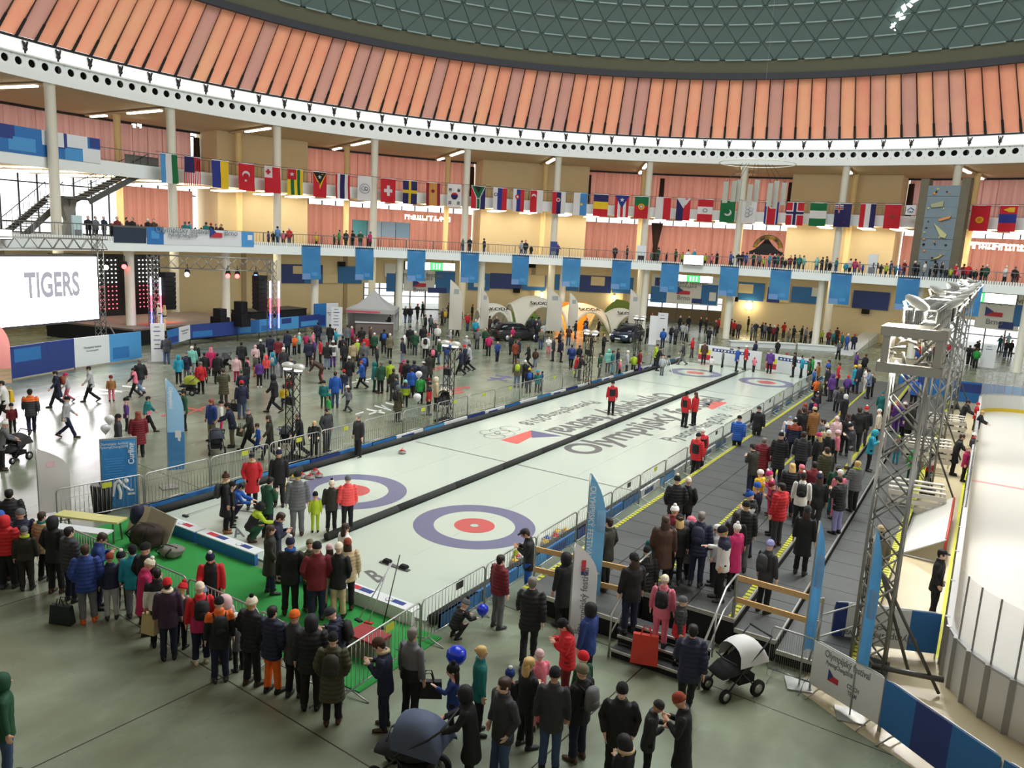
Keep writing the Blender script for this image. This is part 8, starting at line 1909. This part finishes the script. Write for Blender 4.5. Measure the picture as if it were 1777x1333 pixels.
q = G(262, 1118, .05); tote(q.x, q.y, .3, .34, .42, flat(196, 178, 130), 'beige shopping bag held at the front left', .2); q = G(743, 1190, .75); tote(q.x, q.y, .55, .5, .3, flat(34, 34, 42), 'black sports bag with red strap carried by the grey-jacketed man', .6, 'sports_bag'); q = G(405, 700, .9); tote(q.x, q.y, .55, .4, .35, m_black, 'black bag carried by the person in red beanie', .5, 'shoulder_bag'); q = G(15, 685, .9); tote(q.x, q.y, .6, .5, .5, flat(226, 184, 30), 'yellow carrier bag at the left picture edge', .1); q = G(418, 748, .6); tote(q.x, q.y, .4, .35, .35, flat(110, 100, 80), 'olive shopping bag on the plaza', .1); q = G(108, 1075, .1); tote(q.x, q.y, .02, .5, .4, flat(28, 38, 40), 'dark bag standing on the floor behind the blue puffer jacket', .4)
# camera tripod by the far house
q = G(1158, 652); t = thing('camera_tripod', (q.x, q.y, IZ), 'pale tripod standing on the ice by the far left house', 'tripod')
for a in (0, 2.1, 4.2): MB().tube([(0, 0, 1.2), (.4*math.cos(a), .4*math.sin(a), 0)], .02, 6).obj('leg', m_bwhite, t)
MB().box((0, 0, 1.28), (.16, .22, .14)).obj('camera', m_black, t)
# ------------------------------------------------------------------ projected letter light: painted as decals on the floor, glowing strokes on the dome (unreadable, so only their strokes)
def strokes(name, pts_uv, m, lab, z=.008, cat='painted light projection'):
    t = thing(name, (0, 0, 0), lab, cat, 'projected letter shapes on the floor')
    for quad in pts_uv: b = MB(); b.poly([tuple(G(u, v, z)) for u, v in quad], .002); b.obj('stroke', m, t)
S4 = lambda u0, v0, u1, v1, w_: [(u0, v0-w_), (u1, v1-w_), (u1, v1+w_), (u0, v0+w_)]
m_pw = mat('projected_white', srgb(224, 224, 216), .4); m_pr = mat('projected_red', srgb(196, 96, 90), .4); m_pp = mat('projected_purple', srgb(104, 98, 140), .4)  # flat colours standing in for projected light on the floor
strokes('painted_projection', [S4(617, 719, 631, 715, 1.2), S4(636, 710, 668, 717, 1.4), S4(640, 719, 662, 712, 1.2), S4(650, 704, 679, 712, 1.2), S4(662, 703, 675, 710, 1), S4(669, 699, 690, 704, 1.2)], m_pw, 'white projected asterisk-and-letter strokes on the floor near the second light tower')
strokes('painted_projection', [S4(610, 664, 645, 657, 1.2), S4(618, 659, 640, 663, 1.2), S4(655, 650, 670, 656, 1)], m_pw, 'white projected letter strokes on the floor in the plaza crowd'); strokes('painted_projection', [S4(142, 687, 200, 682, 1.3), S4(172, 676, 212, 680, 1.5), S4(212, 670, 252, 674, 1.3), S4(130, 689, 140, 686, 1)], m_pw, 'white projected letter strokes on the floor below the video screen')
strokes('painted_projection', [S4(280, 722, 320, 712, 1.5), S4(322, 708, 352, 712, 1.5), S4(326, 718, 356, 706, 1.3), S4(388, 702, 408, 705, 1.8)], m_pr, 'red projected letter strokes on the floor right of the light blue flag'); strokes('painted_projection', [S4(770, 680, 800, 676, 1.4), S4(775, 684, 805, 680, 1.4), S4(790, 674, 816, 672, 1.2)], m_pr, 'red projected letter strokes on the floor beside the second light tower'); strokes('painted_projection', [S4(748, 640, 768, 636, 1.1), S4(752, 644, 782, 634, 1.1)], m_pr, 'small red projected strokes behind the blue-jacketed person'); strokes('painted_projection', [S4(480, 744, 510, 752, 1.3), S4(486, 757, 512, 751, 1.3)], m_pp, 'purple projected letter strokes on the floor left of the first light tower'); strokes('painted_projection', [S4(845, 660, 885, 654, 1.2), S4(850, 655, 880, 661, 1.0), S4(860, 651, 890, 656, 1.0)], m_pp, 'purple projected letter strokes on the floor by the lime backpack')
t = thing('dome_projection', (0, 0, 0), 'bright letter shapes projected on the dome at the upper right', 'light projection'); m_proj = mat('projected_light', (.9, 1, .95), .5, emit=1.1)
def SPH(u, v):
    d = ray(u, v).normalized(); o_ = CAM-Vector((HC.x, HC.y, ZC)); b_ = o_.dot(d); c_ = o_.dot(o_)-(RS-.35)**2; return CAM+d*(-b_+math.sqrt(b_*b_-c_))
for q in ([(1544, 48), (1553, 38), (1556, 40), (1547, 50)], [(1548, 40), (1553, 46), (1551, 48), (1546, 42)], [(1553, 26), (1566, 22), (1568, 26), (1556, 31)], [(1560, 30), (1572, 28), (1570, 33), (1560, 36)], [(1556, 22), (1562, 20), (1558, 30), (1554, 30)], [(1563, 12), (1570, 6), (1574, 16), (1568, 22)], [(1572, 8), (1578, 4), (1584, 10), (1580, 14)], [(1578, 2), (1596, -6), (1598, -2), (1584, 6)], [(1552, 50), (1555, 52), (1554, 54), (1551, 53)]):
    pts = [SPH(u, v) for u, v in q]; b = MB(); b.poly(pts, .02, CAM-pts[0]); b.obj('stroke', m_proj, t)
